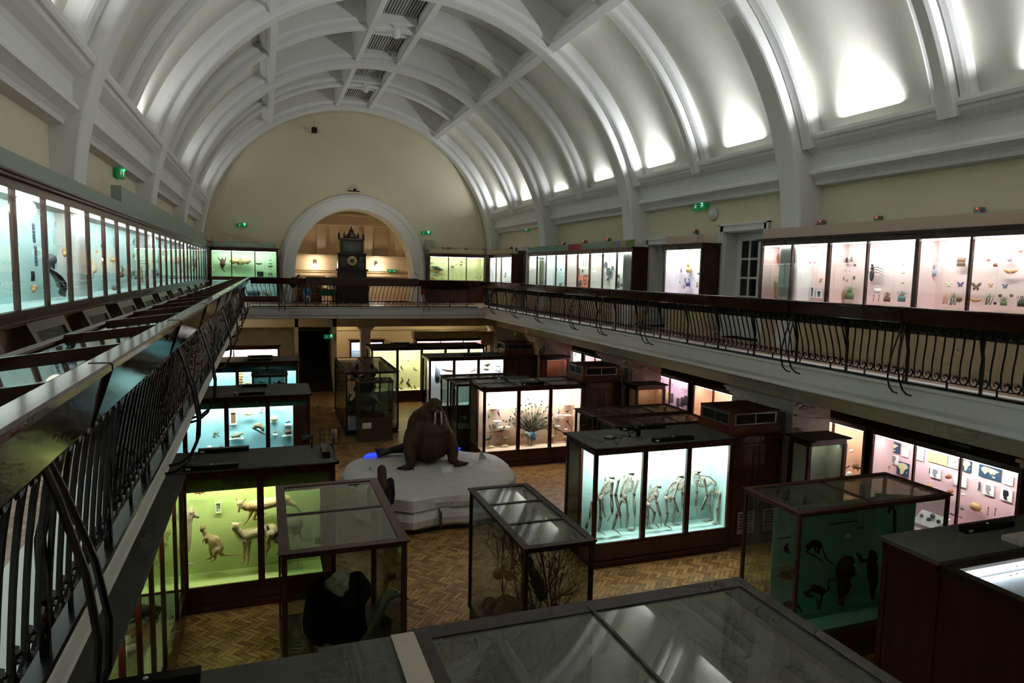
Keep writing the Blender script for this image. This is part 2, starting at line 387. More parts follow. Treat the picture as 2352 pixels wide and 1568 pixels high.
# far wall with its arch
def semi(cx, cz, r, n=36, rz=None): return [(cx+r*math.cos(PI*i/n), cz+(rz or r)*math.sin(PI*i/n)) for i in range(n+1)]
AX, AZ, RO, RI = 3.70, 5.22, 3.16, 2.50
out = [(-5.2, 2.84), (12.5, 2.84), (12.5, 8), (10.8, 10), (8, 13), (-1, 13), (-3.5, 10), (-5.2, 8)]
hole = [(AX+RI, G)]+semi(AX, AZ, RI, 36, 2.70)+[(AX-RI, G)]
struct('wall_far', MB().prism(out, 30.3, 31.2, 'y', [hole]), PLAST)
ap = [(.0, .0), (.0, -.10), (.04, -.14), (.40, -.14), (.44, -.18), (.52, -.18), (.56, -.14), (.60, -.14), (.66, -.05), (.66, .0)]
def af(i, n=48):
    a = PI*i/n
    return lambda p: (AX+(RI+p[0])*math.cos(a), 30.3+p[1], AZ+(2.70+p[0]*1.0)*math.sin(a))
fr = [lambda p: (AX+(RI+p[0]), 30.3+p[1], G)]+[af(i) for i in range(49)]+[lambda p: (AX-(RI+p[0]), 30.3+p[1], G)]
k += 1; struct('trim_%d' % k, MB().sweep(ap, fr), WHITE)
# the room beyond the arch
CW = mat('warm_cream', 'dcc9a6', .8, var=.04, scale=1)
struct('wall_back', box(-1.5, 9, 34, 34.2, G, 10), CW)
struct('wall_back_left', box(-.3, -.1, 31.2, 34, G, 10), CW)
struct('wall_back_right', box(6.95, 7.15, 31.2, 34, G, 10), CW)
struct('ceiling_back', MB().add([(-.2, 31.2, 8.9), (7.1, 31.2, 8.9), (7.1, 34, 8.15), (-.2, 34, 8.15), (-.2, 31.2, 9.0), (7.1, 31.2, 9.0), (7.1, 34, 8.25), (-.2, 34, 8.25)], [(0, 1, 2, 3), (7, 6, 5, 4), (0, 4, 5, 1), (1, 5, 6, 2), (2, 6, 7, 3), (3, 7, 4, 0)]), CW)
m = MB().box(-.1, 6.95, 33.72, 34, 5.93, 6.02).box(-.1, 6.95, 33.80, 34, 5.84, 5.93).box(-.1, 6.95, 33.7, 34, 7.86, 7.98).box(-.1, 6.95, 33.8, 34, 7.5, 7.86).box(-.1, 6.95, 33.72, 34, 7.44, 7.5)
k += 1; struct('trim_%d' % k, m, CW)
m = MB()
for x in (1.1, 2.55, 4.0, 4.78, 6.3): m.box(x-.2, x+.2, 33.86, 34, 6.02, 7.44)
k += 1; struct('trim_%d' % k, m, CW)
struct('door_4', box(5.05, 5.75, 33.93, 33.99, 6.05, 7.3), mat('drab_door', 'b9a482', .6))
k += 1; struct('trim_%d' % k, MB().box(-.1, 6.95, 33.9, 34, 5.02, 5.08).box(-.1, 6.95, 33.93, 34, 5.2, 5.215).box(-.1, 6.95, 33.93, 34, 5.28, 5.295), CW)
for lx, lb in ((2.25, 'left'), (5.15, 'right')):
    t = thing('wall_lamp', 'small spotlight shining down on the cream wall beyond the arch, %s of the clock' % lb, 'lamp', (lx, 33.8, 5.62), 0, 'spotlights beyond the arch')
    MB().tube([(0, .18, 0), (0, 0, 0)], .02).build('bracket', CHROME, t)
    MB().lathe([(0, .06), (.05, .05), (.06, -.06), (0, -.06)], n=12).build('shade', CHROME, t, True)
    MB().ell((0, 0, -.07), .045, 10, 6).build('bulb', mat('warm_bulb', 'fff0d8', emit=18), t, True)
# lower walls at the far end, stair opening, piers
struct('wall_low_far', MB().prism([(-5.2, 0), (12.5, 0), (12.5, 3.6), (-5.2, 3.6)], 33.4, 33.55, 'y', [[(1.30, .002), (2.72, .002), (2.72, 3.2), (1.30, 3.2)]]), PLAST)
struct('wall_stair', MB().box(1.16, 1.30, 30.3, 36.4, 0, 5).box(2.74, 2.9, 30.3, 36.4, 0, 5).box(1.16, 2.9, 36.2, 36.4, 0, 5), PLAST)
STC = mat('dark_stair_carpet', '33261c', .95, var=.3, scale=30)
m = MB()
for i in range(13): m.box(1.30, 2.74, 30.35+i*.29, 36.2, i*.165, (i+1)*.165)
o = m.build('staircase', STC); tag(o, 'dark carpeted stairs climbing between cream walls at the far end', 'stairs')
t = MB().tube([(1.38, 30.3, .95), (1.38, 34.0, 3.05)], .028, 10).build('handrail', WOODL, o)
for i in range(5): MB().tube([(1.32, 30.6+i*.8, .55+i*.455), (1.38, 30.6+i*.8, 1.12+i*.455)], .012, 6).build('bracket', IRON, o)
for i, (x0, x1, y0, y1) in enumerate(((WR, 11.2, 10.95, 12.9), (WR, 11.2, 17.5, 19.5), (WR, 11.2, 23.9, 26.0), (WR, 11.2, 4.2, 6.3), (3.95, 4.36, 30.3, 30.75), (WR, 11.2, 30.3, 31.5))):
    m = MB().box(x0, x1, y0, y1, 0, 2.66)
    m.box(x0-.05, x1+.05, y0-.05, y1+.05, 2.66, 2.72).box(x0-.10, x1+.10, y0-.10, y1+.10, 2.72, 2.79).box(x0-.14, x1+.14, y0-.14, y1+.14, 2.79, 2.84)
    struct('pillar_%d' % (i+1), m, WHITE if i in (0, 4, 5) else PINKW)
for i, (y0, y1) in enumerate(((10.95, 12.9), (17.5, 19.5), (23.9, 26.0))):
    for j, ya in enumerate((y0+.12, y1-.52)):
        t = thing('air_vent', 'white louvred air vent on the %s pillar from the camera, %s of its pair' % (('first', 'second', 'third')[i], ('nearer', 'farther')[j]), 'vent', (WR-.001, ya+.2, 2.28), 0, 'louvred vents on the pillars')
        MB().prism([(-.2, -.32), (.2, -.32), (.2, .32), (-.2, .32)], -.03, 0, 'x', [[(-.15, -.27), (.15, -.27), (.15, .27), (-.15, .27)]]).build('frame', WHITE, t)
        mm = MB()
        for q in range(9): mm.box(-.02, 0, -.145+q*.034, -.125+q*.034, -.27, .27)
        mm.build('louvres', mat('vent_grey', 'a9aaa5', .6), t)
# beams of the lower level, picture rail line
k += 1; struct('trim_%d' % k, MB().box(-5, 12.4, 33.3, 33.4, 2.42, 2.47).box(12.25, 12.35, -4, 33.4, 2.62, 2.67), PLAST)
# doors of the right gallery
def doorframe(i, a, b, h):
    w2 = .13; x = WR-.05
    m = MB().box(x, WR, a-w2, a, G, h+w2).box(x, WR, b, b+w2, G, h+w2).box(x, WR, a-w2, b+w2, h, h+w2)
    m.box(x-.03, WR, a-w2-.03, a-w2+.03, G, h+w2+.03).box(x-.03, WR, b+w2-.03, b+w2+.03, G, h+w2+.03).box(x-.03, WR, a-w2-.03, b+w2+.03, h+w2, h+w2+.05)
    m.box(WR+.02, WR+.98, a, a+.02, G, h).box(WR+.02, WR+.98, b-.02, b, G, h).box(WR+.02, WR+.98, a, b, h-.02, h)
    global k
    k += 1; struct('trim_%d' % k, m, WHITE)
for i, d in enumerate(DOORS): doorframe(i, *d)
x = WR+.38; a, b, h = DOORS[0]; dw = (b-a)
dp = [[(b-.45+c*.31-.28, G+.98+r*.44), (b-.45+c*.31-.02, G+.98+r*.44), (b-.45+c*.31-.02, G+1.37+r*.44), (b-.45+c*.31-.28, G+1.37+r*.44)] for c in (0, 1) for r in (0, 1, 2)]
d1 = struct('door_1', MB().prism([(a+.02, G), (b-.02, G), (b-.02, h-.02), (a+.02, h-.02)], x, x+.05, 'x', dp), WHITE)
box(x+.02, x+.03, a+.3, b-.1, G+.9, G+2.3).build('pane', mat('dark_glass', '1c242b', .08), d1)
text('PRIVATE', .13, BRASS, face((x-.004, b-.48, G+.84), (-1, 0, 0)), d1)
MB().ell((x-.05, a+.55, G+.72), (.035, .03, .03)).tube([(x, a+.55, G+.72), (x-.04, a+.55, G+.72)], .012).build('knob', BRASS, d1, True)
MB().ell((x-.01, a+.52, G+.86), (.01, .022, .028)).build('lock', BRASS, d1, True)
MB().box(x-.01, x, a+.44, a+.56, G+1.02, G+1.75).tube([(x-.03, a+.50, G+1.05), (x-.07, a+.50, G+1.2), (x-.07, a+.50, G+1.6), (x-.03, a+.50, G+1.72)], .014).build('handle', BRASS, d1)
for i in (1, 2):
    a, b, h = DOORS[i]; struct('door_%d' % (i+1), MB().box(WR+.85, WR+.9, a, b, G, h), WHITE)
# ------------------------------------------------------------------ railings with desk cases
def bal_mesh(sg, lean):
    """one S-shaped flat-bar baluster with a curl at the top and a hook at the foot"""
    def P(u, z): q = max(0, (z-.12)/.72); return (sg*u, lean*(q**1.6), z)
    top = [P(-.034+.030*math.cos(a), .765+.030*math.sin(a)) for a in [PI*1.9-PI*1.5*i/8 for i in range(9)]]
    body = [P(*p) for p in ((-.004, .80), (.0, .74), (.008, .66), (.03, .54), (.055, .42), (.072, .30), (.076, .20))]
    hook = [P(.022+.054*math.cos(a), .165+.056*math.sin(a)) for a in [-PI*.02-PI*1.35*i/9 for i in range(10)]]
    curl = [P(.016+.018*math.cos(a), .175+.018*math.sin(a)) for a in [PI*.9-PI*1.5*i/6 for i in range(7)]]
    m = MB()
    m.tube([P(-.005, .86)]+top, .009, 4)
    m.tube([P(.0, .86)]+body+hook, .0115, 5); m.tube(hook[-1:]+curl, .008, 4)
    return m.mesh('baluster', IRON)
STAY = [(.10, .84), (.15, .70), (.22, .46), (.25, .25), (.24, .08), (.18, -.06), (.10, -.13), (.02, -.15)]
def railing(name, label, M, L, posts, stays, flips, step=.128, lean=.10, desk=None, first_sign=1, nmax=100, near0=True):
    """u along the rail, v out over the void, z up from the gallery floor"""
    t = thing(name, label, 'railing'); t.matrix_world = M
    meshes = {1: bal_mesh(1, lean), -1: bal_mesh(-1, lean)}
    bars = [(i+.5)*step for i in range(int(L/step)) ]
    bars = [u for u in bars if all(abs(u-p) > .03 for p in posts)]
    def sign(u):
        s = first_sign
        for f in flips:
            if u > f: s = -s
        return s
    if not near0: bars.reverse()
    for u in bars[:nmax]: put('baluster', meshes[sign(u)], t, (u, 0, 0))
    if len(bars) > nmax:
        m = MB()
        for u in bars[nmax:]:
            me = meshes[sign(u)]; m.add([(v.co.x+u, v.co.y, v.co.z) for v in me.vertices], [tuple(p.vertices) for p in me.polygons])
        m.build('balusters_beyond', IRON, t)['kind'] = 'stuff'
    box(0, L, -.06, .035, 0, .028).build('base_plate', IRON, t)
    m = MB().box(0, L, -.008, .008, .100, .112)
    q = .3
    while q < L: m.box(q-.01, q+.01, -.008, .008, .02, .105); q += .64
    m.build('lower_bar', IRON, t)
    for p in posts: MB().bar((p, 0, .02), (p, 0, .45), .03, .03).bar((p, 0, .45), (p, lean, .86), .03, .03).build('post', IRON, t)
    for p in stays:
        for sg in (-1, 1): MB().tube([(p+sg*(.02+.09*max(0, 1-(z+.15)/.99)), v, z) for v, z in STAY], .0125, 6).build('stay', IRON, t)
    # the mahogany board: face leaning out, rounded lip on top
    prof = [(-.02, .83), (.165, .83), (.172, .84), (.222, 1.018), (.238, 1.026), (.238, 1.046), (.228, 1.052), (.15, 1.052), (.14, 1.03), (.13, 1.0), (.13, .87), (-.02, .86)]
    MB().sweep(prof, [(lambda p, u=u: (u, p[0], p[1])) for u in (0, L)]).build('hand_board', WOODH, t)
    for p in posts[::2]: MB().sweep([(.164, .829), (.1735, .829), (.2405, 1.03), (.2405, 1.048), (.228, 1.054), (.164, 1.054)], [(lambda q, u=u: (u, q[0], q[1])) for u in (p-.0015, p+.0015)]).build('board_joint', mat('dark_joint', '120806', .6), t)
    return t
RL = VY1-VY0-.02
Mr = Matrix.Translation((VX1, VY0, G)) @ Matrix(((0, -1, 0, 0), (1, 0, 0, 0), (0, 0, 1, 0), (0, 0, 0, 1)))          # u=+Y, v=-X
Ml = Matrix.Translation((VX0, VY0, G)) @ Matrix(((0, 1, 0, 0), (1, 0, 0, 0), (0, 0, 1, 0), (0, 0, 0, 1)))           # u=+Y, v=+X
Mf = Matrix.Translation((VX0+.245, VY1, G)) @ Matrix(((1, 0, 0, 0), (0, -1, 0, 0), (0, 0, 1, 0), (0, 0, 0, 1)))          # u=+X, v=-Y
Mn = Matrix.Translation((VX0+.245, VY0, G)) @ Matrix(((1, 0, 0, 0), (0, 1, 0, 0), (0, 0, 1, 0), (0, 0, 0, 1)))           # u=+X, v=+Y
pr = [6.78-1.03*i-VY0 for i in range(6, 0, -1)]+[6.78+1.03*i-VY0 for i in range(19)]
pr = [p for p in pr if .1 < p < RL-.05]
railing('balcony_railing', 'black iron scroll railing with a mahogany board along the right gallery', Mr, RL, pr, [y-VY0 for y in (2.66, 4.72, 6.78, 8.83, 13.3, 15.5, 17.2, 19.8, 22.0, 24.4)], [y-VY0 for y in (3.7, 7.8, 11.9, 16.0, 20.1, 24.2)], first_sign=-1)
railing('balcony_railing', 'black iron railing with a glossy mahogany board along the left gallery, close to the camera', Ml, RL, [p for p in pr], [y-VY0 for y in (2.33, 5.6, 7.4, 10.9, 13.6, 16.2, 18.8, 21.4, 23.8)], [y-VY0 for y in (3.7, 7.8, 11.9, 16.0, 20.1, 24.2)], first_sign=1)
fx = [.18, 1.3, 2.13, 2.56, 2.9, 3.26, 4.4, 6.30, 6.63, 7.57, 8.30, 8.95]
railing('balcony_railing', 'black iron scroll railing across the far end, below the arch and clock', Mf, VX1-VX0-.49, [p-.245 for p in fx if p > .3][:-1], [1.05, 6.35], [p-.245 for p in fx[1::2]], step=.142, lean=.07)
railing('balcony_railing', 'near end railing, only its brown hand board shows in the bottom right corner', Mn, VX1-VX0-.49, [1, 2, 3, 4, 5, 6, 7, 8], [2.2, 6.2], [3, 6])
# desk cases behind the boards
DG = glass('desk_glass', 'b9c4bd', .02, 1.3)
def desks(t, off, L, depth, step, z0=1.005, z1=.965, lining=None):
    m = MB()
    m.sweep([(-.0, z0-.05), (.05, z0+.02), (.05, z0-.06)], [(lambda p, u=u: (u, .11+p[0]*.5, p[1])) for u in (0, L)])
    m.sweep([(-depth-.05, z1-.05), (-depth-.05, z1+.015), (-depth-.02, z1+.025), (-depth+.01, z1+.015), (-depth+.01, z1-.05)], [(lambda p, u=u: (u, p[0]+.1, p[1])) for u in (0, L)])
    n = max(1, int(L/step))
    for i in range(n+1):
        u = min(L-.02, max(.02, i*L/n)); m.bar((u, .15, z0+.012), (u, -depth+.1, z1+.014), .04, .03)
    m.build('glazing_bars', WOODH, t)
    MB().add([(0, .14, z0), (L, .14, z0), (L, -depth+.09, z1), (0, -depth+.09, z1), (0, .14, z0-.004), (L, .14, z0-.004), (L, -depth+.09, z1-.004), (0, -depth+.09, z1-.004)],
             [(0, 1, 2, 3), (4, 7, 6, 5), (0, 4, 5, 1), (1, 5, 6, 2), (2, 6, 7, 3), (3, 7, 4, 0)]).build('top_pane', DG, t)
    MB().box(0, L, -depth+.06, .0, z1-.28, z1-.26).box(0, L, -depth+.04, -depth+.06, z1-.28, z1-.03).build('desk_tray', lining or mat('desk_lining', '4a4438', .8), t)
    for c in t.children:
        if c.name.split('.')[0] in ('glazing_bars', 'top_pane', 'desk_tray') and off: c.location.x += off
RAILS = [o for o in bpy.data.objects if o.name.startswith('balcony_railing')]
desks(RAILS[1], 0, RL-.2, .42, 1.03, 1.025)
desks(RAILS[0], 0, RL-.2, .42, 1.03, 1.025)
desks(RAILS[2], 6.3, 2.0, .45, 1.0)
for u0, u1 in ((1.9, 6.03),):
    box(u0, u1, -.10, .245, .80, 1.10).build('raised_board', mat('maroon_board', '43241f', .35), RAILS[2])
# ------------------------------------------------------------------ wall cases of the galleries
def TUBE(c='ffffff', e=7): return mat('tube_%s_%g' % (c, e), c, emit=e)
def wall_case(label, M, W, posts, lining, sign_col, z=(4.89, 5.99, 6.13), depth=.5, power=6, lc=(1, 1, 1), wide=(), signs=(), endl=True, endr=True, base=None, backz=None, name='wall_display_case', bright=7, signh=.20):
    """glass front in the local plane y=0, case behind it (y>0); x runs to the viewer's right"""
    t = thing(name, label, 'display case'); t.matrix_world = M
    z0, z1, z2 = z
    fr = MB()
    fr.box(-.06, W+.06, .0, depth, z1, z2-.05).box(-.09, W+.09, -.05, depth, z2-.05, z2-.02).box(-.12, W+.12, -.08, depth, z2-.02, z2)
    fr.box(-.05, W+.05, -.01, depth, z0-.10, z0-.0).box(-.07, W+.07, -.04, depth, z0-.13, z0-.10)
    fr.box(-.06, 0, 0, depth, z0-.1, z1).box(W, W+.06, 0, depth, z0-.1, z1)
    fr.box(-.05, W+.05, depth-.02, depth, z0-.1, z2)
    fr.build('carcass', WOOD, t)
    for p in posts: h = .035 if p in wide else .018; box(p-h, p+h, -.005, .045, z0-.002, z1+.002).build('post', WOOD, t)
    e = [0]+list(posts)+[W]
    for a, b in zip(e, e[1:]): box(a+.015, b-.015, .014, .018, z0, z1).build('pane', GLASS, t)
    li = MB().box(0, W, depth-.035, depth-.022, z0, z1).box(0, .012, .03, depth-.03, z0, z1).box(W-.012, W, .03, depth-.03, z0, z1).box(0, W, .03, depth-.03, z0-.01, z0+.004)
    li.build('lining', lining, t)
    if wide:
        for p in posts:
            if p in wide: box(p-.008, p+.008, .05, depth-.03, z0, z1).build('partition', lining, t)
    if power:
        box(.03, W-.03, .05, .11, z1-.025, z1-.004).build('tube_light', TUBE(e=bright), t)
        n = max(1, round(W/2.2))
        for i in range(n):
            u = (i+.5)*W/n; p = M @ Vector((u, .12, z1-.04)); d = (M.to_3x3() @ Vector((0, .55, -1)))
            o = area('case_light', p, d, W/n*.9, .05, power*W/n, lc); o.rotation_euler = (Matrix(((M.col[0][0], 0, 0), (M.col[0][1], 0, 0), (M.col[0][2], 0, 0))).to_3x3() and d.to_track_quat('-Z', 'Y').to_euler())
            l = o.data
            # keep the long side along the case
            zz = -d.normalized(); xx = (M.to_3x3() @ Vector((1, 0, 0))).normalized(); yy = zz.cross(xx)
            o.matrix_world = Matrix.Translation(p) @ Matrix(((xx.x, yy.x, zz.x, 0), (xx.y, yy.y, zz.y, 0), (xx.z, yy.z, zz.z, 0), (0, 0, 0, 1)))
    for a, b, cm in (signs or ((0, W, sign_col),)):
        if cm: box(a-.04 if a == 0 else a, b, .02, .05, z2, z2+signh).build('sign_board', cm, t)
    if base:
        b0 = MB().box(-.05, W+.05, .10, depth, G-z0*0, z0-.12) if False else MB().box(-.05, W+.05, .12, depth, G, z0-.13)
        b0.build('base', base, t)
    return t
def MW(side, y0, x=None):
    """matrix of a case on a wall: local x to the viewer's right, y into the wall"""
    if side == 'R': return Matrix.Translation((9.60 if x is None else x, y0, 0)) @ Matrix(((0, 1, 0, 0), (-1, 0, 0, 0), (0, 0, 1, 0), (0, 0, 0, 1)))   # x -> -Y, y -> +X
    if side == 'L': return Matrix.Translation((-2.12 if x is None else x, y0, 0)) @ Matrix(((0, -1, 0, 0), (1, 0, 0, 0), (0, 0, 1, 0), (0, 0, 0, 1)))   # x -> +Y, y -> -X
    return Matrix.Translation((x, y0, 0))
PALEPINK = mat('pale_pink_lining', 'e3c9c6', .85); PALECY = mat('pale_cyan_lining', 'bfe0de', .85); PALEGR = mat('pale_green_lining', 'bcdcb8', .85)
PALEYE = mat('pale_yellow_green_lining', 'dbe0ac', .85); CORAL = mat('coral_lining', 'e08a78', .85); PALEBL = mat('pale_blue_lining', 'bcd6de', .85); GREYLI = mat('pale_grey_lining', 'd6d6ce', .85)
SG_GREEN = mat('sage_sign', '9fae9c', .8); SG_PINK = mat('rose_beige_sign', 'cdb4a4', .8); SG_RED = mat('red_sign', 'b4505a', .8); SG_LIME = mat('lime_sign', '8fa050', .8); SG_MINT = mat('mint_sign', '8fb59a', .8); SG_LIL = mat('lilac_sign', '9c93ae', .8); SG_OCH = mat('ochre_sign', 'b8b088', .8)
BEIGEP = mat('beige_panel', 'cdbb98', .8)
yA = 11.43
pA = [yA-y for y in (10.6, 9.68, 8.84, 7.90, 7.03, 6.1, 5.2, 4.3, 3.4)]
pinkcase = wall_case('long pink lined case full of insects and crustaceans, nearest on the right gallery', MW('R', yA), yA-2.5, pA, PALEPINK, SG_PINK, wide=(pA[1], pA[3], pA[5], pA[7]), power=9, lc=(1, .95, .97), base=BEIGEP)
singlecase = wall_case('single bay case of hermit crabs between two doors on the right gallery', MW('R', 15.05), 1.5, [], mat('white_lilac_lining', 'e2d6de', .85), SG_PINK, power=12, lc=(.97, .97, 1), base=BEIGEP)
pC = [24.63-y for y in (23.78, 22.91, 22.01, 21.15, 20.24, 19.36, 18.48, 17.6)]
ninecase = wall_case('nine bay case with pale blue, coral and grey linings on the right gallery', MW('R', 24.63), 24.63-16.75, pC, GREYLI, SG_MINT, wide=(pC[3], pC[5]), power=10, base=BEIGEP,
    signs=((0, 3.6, SG_MINT), (3.6, 4.6, SG_RED), (4.6, 6.5, SG_GREEN), (6.5, 6.75, SG_LIME), (6.75, 7.2, SG_LIL), (7.2, 7.5, SG_PINK), (7.5, 7.94, SG_LIME)))
z0, z1 = 4.895, 5.985
for a, b, m_ in ((0.02, pC[1], PALEBL), (pC[1], pC[3]-.01, PALECY)): box(a, b, .45, .463, z0, z1).build('backdrop', m_, ninecase)
box(pC[3]+.01, pC[5]-.01, .45, .463, z0, z0+.42).build('backdrop', CORAL, ninecase)
box(pC[4]+.05, pC[5]-.01, .445, .46, z0+.42, z0+.9).build('backdrop', CORAL, ninecase)
box(pC[7]+.1, 7.86, .445, .46, z0, z0+.35).build('backdrop', mat('moss_lining', 'aebd6a', .85), ninecase)
cornercase = wall_case('white lit three bay case in the far right corner of the gallery', MW('R', 29.5), 2.9, [.9, 1.6], mat('white_lining', 'e6e6e6', .85), SG_OCH, power=12, base=BEIGEP)
farright = wall_case('yellow green lined case with a dolphin model, right of the arch', MW('F', 29.6, 6.87), 2.5, [.84, 1.67], PALEYE, SG_OCH, z=(4.96, 5.99, 6.13), power=4, lc=(1, 1, .85), base=WOOD)
farleft = wall_case('pale green lined case with a flying fox skin, left of the arch', MW('F', 29.6, -2.0), 2.45, [.74, 1.62], PALEGR, SG_GREEN, z=(4.96, 5.99, 6.13), power=5, lc=(.95, 1, .9), base=None)
farlow = wall_case('low pale blue case of armadillos behind the far railing, under the flying fox case', MW('F', 29.62, -2.0), 2.45, [1.2], mat('dim_blue_lining', 'a5c3bf', .85), None, z=(4.18, 4.82, 4.86), depth=.48, power=1.5, lc=(.85, 1, 1), base=WOOD, bright=1)
pL = [.92*i for i in range(1, 32)]
leftcase = wall_case('very long pale cyan lined case of mammals running down the left gallery wall', MW('L', .95), 28.5, pL, PALECY, SG_GREEN, power=9, lc=(.93, 1, 1), base=mat('brown_panelling', '8a6d50', .6))
LETM = mat('faded_red_lettering', '8a6a5c', .8); LETG = mat('olive_lettering', '8c8a48', .8)
sb = mat('sage_sign_upper', 'a3b0a2', .8)
t = thing('sign_board', 'pale green raised sign board standing on top of the long left gallery case', 'sign'); 
box(-2.20, -2.16, 12.6, 28.6, 6.335, 6.60).build('panel', sb, t); box(-2.3, -2.18, 12.55, 12.6, 6.335, 6.60).build('end', sb, t)
# sloping framed picture desks below the left case
for i in range(12):
    t = thing('picture_desk', 'dark framed picture leaning below the long left gallery case, number %d from the camera' % (i+1) if 0 else 'dark framed picture leaning below the long left gallery case', 'picture', (-2.06, 3.6+i*2.05, 4.58), 0, 'framed pictures below the left case')
    R_ = Matrix.Rotation(math.radians(-24), 4, 'Y')
    t.matrix_world = Matrix.Translation((-1.98, 3.9+i*2.05, 4.50)) @ R_
    MB().prism([(-.62, -.33), (.62, -.33), (.62, .31), (-.62, .31)], -.02, .02, 'x', [[(-.48, -.19), (.48, -.19), (.48, .19), (-.48, .19)]]).build('frame', DARK, t)
    box(-.01, .0, -.48, .48, -.19, .19).build('picture', mat('dim_print', '22241f', .5, c2='14160f', scale=6), t)
M_ = MW('L', 0)
# ------------------------------------------------------------------ cases of the ground floor
def strip_light(p, w_, power, color, d=(0, .35, -1), sy=.06):
    d = Vector(d); zz = -d.normalized(); xx = Vector((1, 0, 0)); yy = zz.cross(xx).normalized()
    l = bpy.data.lights.new('case_light', 'AREA'); l.shape = 'RECTANGLE'; l.size = w_; l.size_y = sy; l.energy = power; l.color = color
    o = bpy.data.objects.new('case_light', l); COL.objects.link(o)
    o.matrix_world = Matrix.Translation(p) @ Matrix(((xx.x, yy.x, zz.x, 0), (xx.y, yy.y, zz.y, 0), (xx.z, yy.z, zz.z, 0), (0, 0, 0, 1)))
    return o
def row_case(label, x0, x1, y0, y1, lining, depth=.58, zt=2.24, zb=.45, bays=(), power=30, lc=(1, 1, 1), left=True, right=False, top='board', flat_right=None, bright=7, liner_right=None, name='floor_display_case', pl=True, header=None, backcol=None, numbers=()):
    """free-standing mahogany case; lit front half seen through its bays, closed or dim half behind"""
    t = thing(name, label, 'display case', (x0, y0, 0)); W = x1-x0; D = y1-y0
    m = MB().box(0, W, 0, D, 0, .12).box(.03, W-.03, .03, D-.03, .12, zb-.06).box(.0, W, 0, D, zb-.06, zb-.03).box(.02, W-.02, .02, D-.02, zb-.03, zb)
    m.build('plinth', WOOD, t)
    z1 = zt-.13
    m = MB().box(.02, W-.02, .0, .07, z1, zt-.03).box(.02, W-.02, D-.07, D, z1, zt-.03).box(0, .07, .02, D-.02, z1, zt-.03).box(W-.07, W, .02, D-.02, z1, zt-.03)
    m.box(-.04, W+.04, -.04, .08, zt-.03, zt-.012).box(-.04, W+.04, D-.08, D+.04, zt-.03, zt-.012).box(-.04, .08, -.04, D+.04, zt-.03, zt-.012).box(W-.08, W+.04, -.04, D+.04, zt-.03, zt-.012)
    m.box(-.06, W+.06, -.06, .1, zt-.012, zt).box(-.06, W+.06, D-.1, D+.06, zt-.012, zt).box(-.06, .1, -.06, D+.06, zt-.012, zt).box(W-.1, W+.06, -.06, D+.06, zt-.012, zt)
    m.build('top_frame', WOOD, t)
    e = [0.0]+[b-x0 for b in bays]+[W]
    for i, u in enumerate(e):
        h = .05; a = max(0, u-h) if i else 0; b = min(W, u+h) if i < len(e)-1 else W
        if i == 0: b = .07
        if i == len(e)-1: a = W-.07
        box(a, b, 0, .06, zb-.001, z1+.001).build('post', WOOD, t)
    for a in (0, W-.06): box(a, a+.06, D-.07, D, zb-.001, z1+.001).build('post', WOOD, t)
    if left: box(0, .05, depth-.02, depth+.06, zb-.001, z1+.001).build('post', WOOD, t)
    for a, b in zip(e, e[1:]): box(a+.03, b-.03, .025, .03, zb, z1).build('pane', GLASS, t)
    if left:
        box(.02, .025, .05, depth, zb, z1).build('side_pane', GLASS, t)
        if backcol: box(.03, .04, depth+.05, D-.05, zb, z1).build('side_panel', backcol, t); box(.02, .025, depth+.05, D-.05, zb, z1).build('side_pane', GLASS, t)
        else: box(.02, .025, depth+.05, D-.05, zb, z1).build('side_pane', GLASS, t)
    xe = flat_right-x0 if flat_right else W-.05
    m = MB().box(.03, xe, depth-.012, depth, zb, z1).box(.03, xe, .06, depth, zb-.012, zb+.004)
    if liner_right is not False: m.box(xe-.01, xe, .06, depth, zb, z1)
    if not left: m.box(.03, .04, .06, depth, zb, z1)
    m.build('lining', lining, t)
    if right: box(W-.025, W-.02, .05, D-.05, zb, z1).build('side_pane', GLASS, t)
    else: box(W-.03, W-.01, .05, D-.05, zb, z1).build('end_panel', WOOD, t)
    box(.03, W-.03, D-.03, D-.015, zb, z1).build('back_panel', WOOD, t)
    if top == 'board': box(-.03, W+.03, -.03, D+.03, zt-.001, zt+.012).build('top_board', GREYTOP, t)
    else:
        box(0, W, 0, D, zt-.01, zt-.005).build('top_pane', glass('frosted_top', 'f2f6f4', .35), t)
        m = MB()
        for u in e[1:-1]: m.box(u-.03, u+.03, 0, D, zt-.005, zt+.01)
        m.box(0, W, D*.5-.02, D*.5+.02, zt-.005, zt+.01); m.build('top_bars', DARK, t)
    if header: box(.05, W-.05, .10, .115, z1-header[0], z1).build('header_board', header[1], t)
    if power:
        n = max(1, len(e)-1)
        for a, b in zip(e, e[1:]):
            strip_light((x0+(a+b)/2, y0+.17, z1-.03), (b-a)*.8, power/n, lc)
        box(.08, xe-.03, .12, .17, z1-.02, z1-.004).build('tube_light', TUBE(e=bright), t)
    for j, (u, s_) in enumerate(numbers): text(s_, .045, BRASS, face((u-x0, -.002, zt-.075), (0, -1, 0)), t, 'number')
    return t
CYL = mat('ice_cyan_lining', 'bfe2dc', .85); BLL = mat('sky_blue_lining', 'aedfe8', .85); LIME = mat('lime_lining', 'c9d98a', .85); PEACH = mat('peach_lining', 'e6c3ae', .85); YEL = mat('cream_yellow_lining', 'e8e0a8', .85); OLIVE = mat('olive_header', '8c9a4c', .8); TEAL = mat('teal_header', '6fae9c', .8)
case_sk = row_case('brightly lit case of ape skeletons, the front bank on the right of the hall', 5.5, 8.48, 10.6, 11.85, CYL, .60, bays=(6.54, 7.49), power=56, lc=(.93, 1, 1), backcol=BEIGE, numbers=((6.05, '25'), (7.0, '26'), (7.95, '27')))
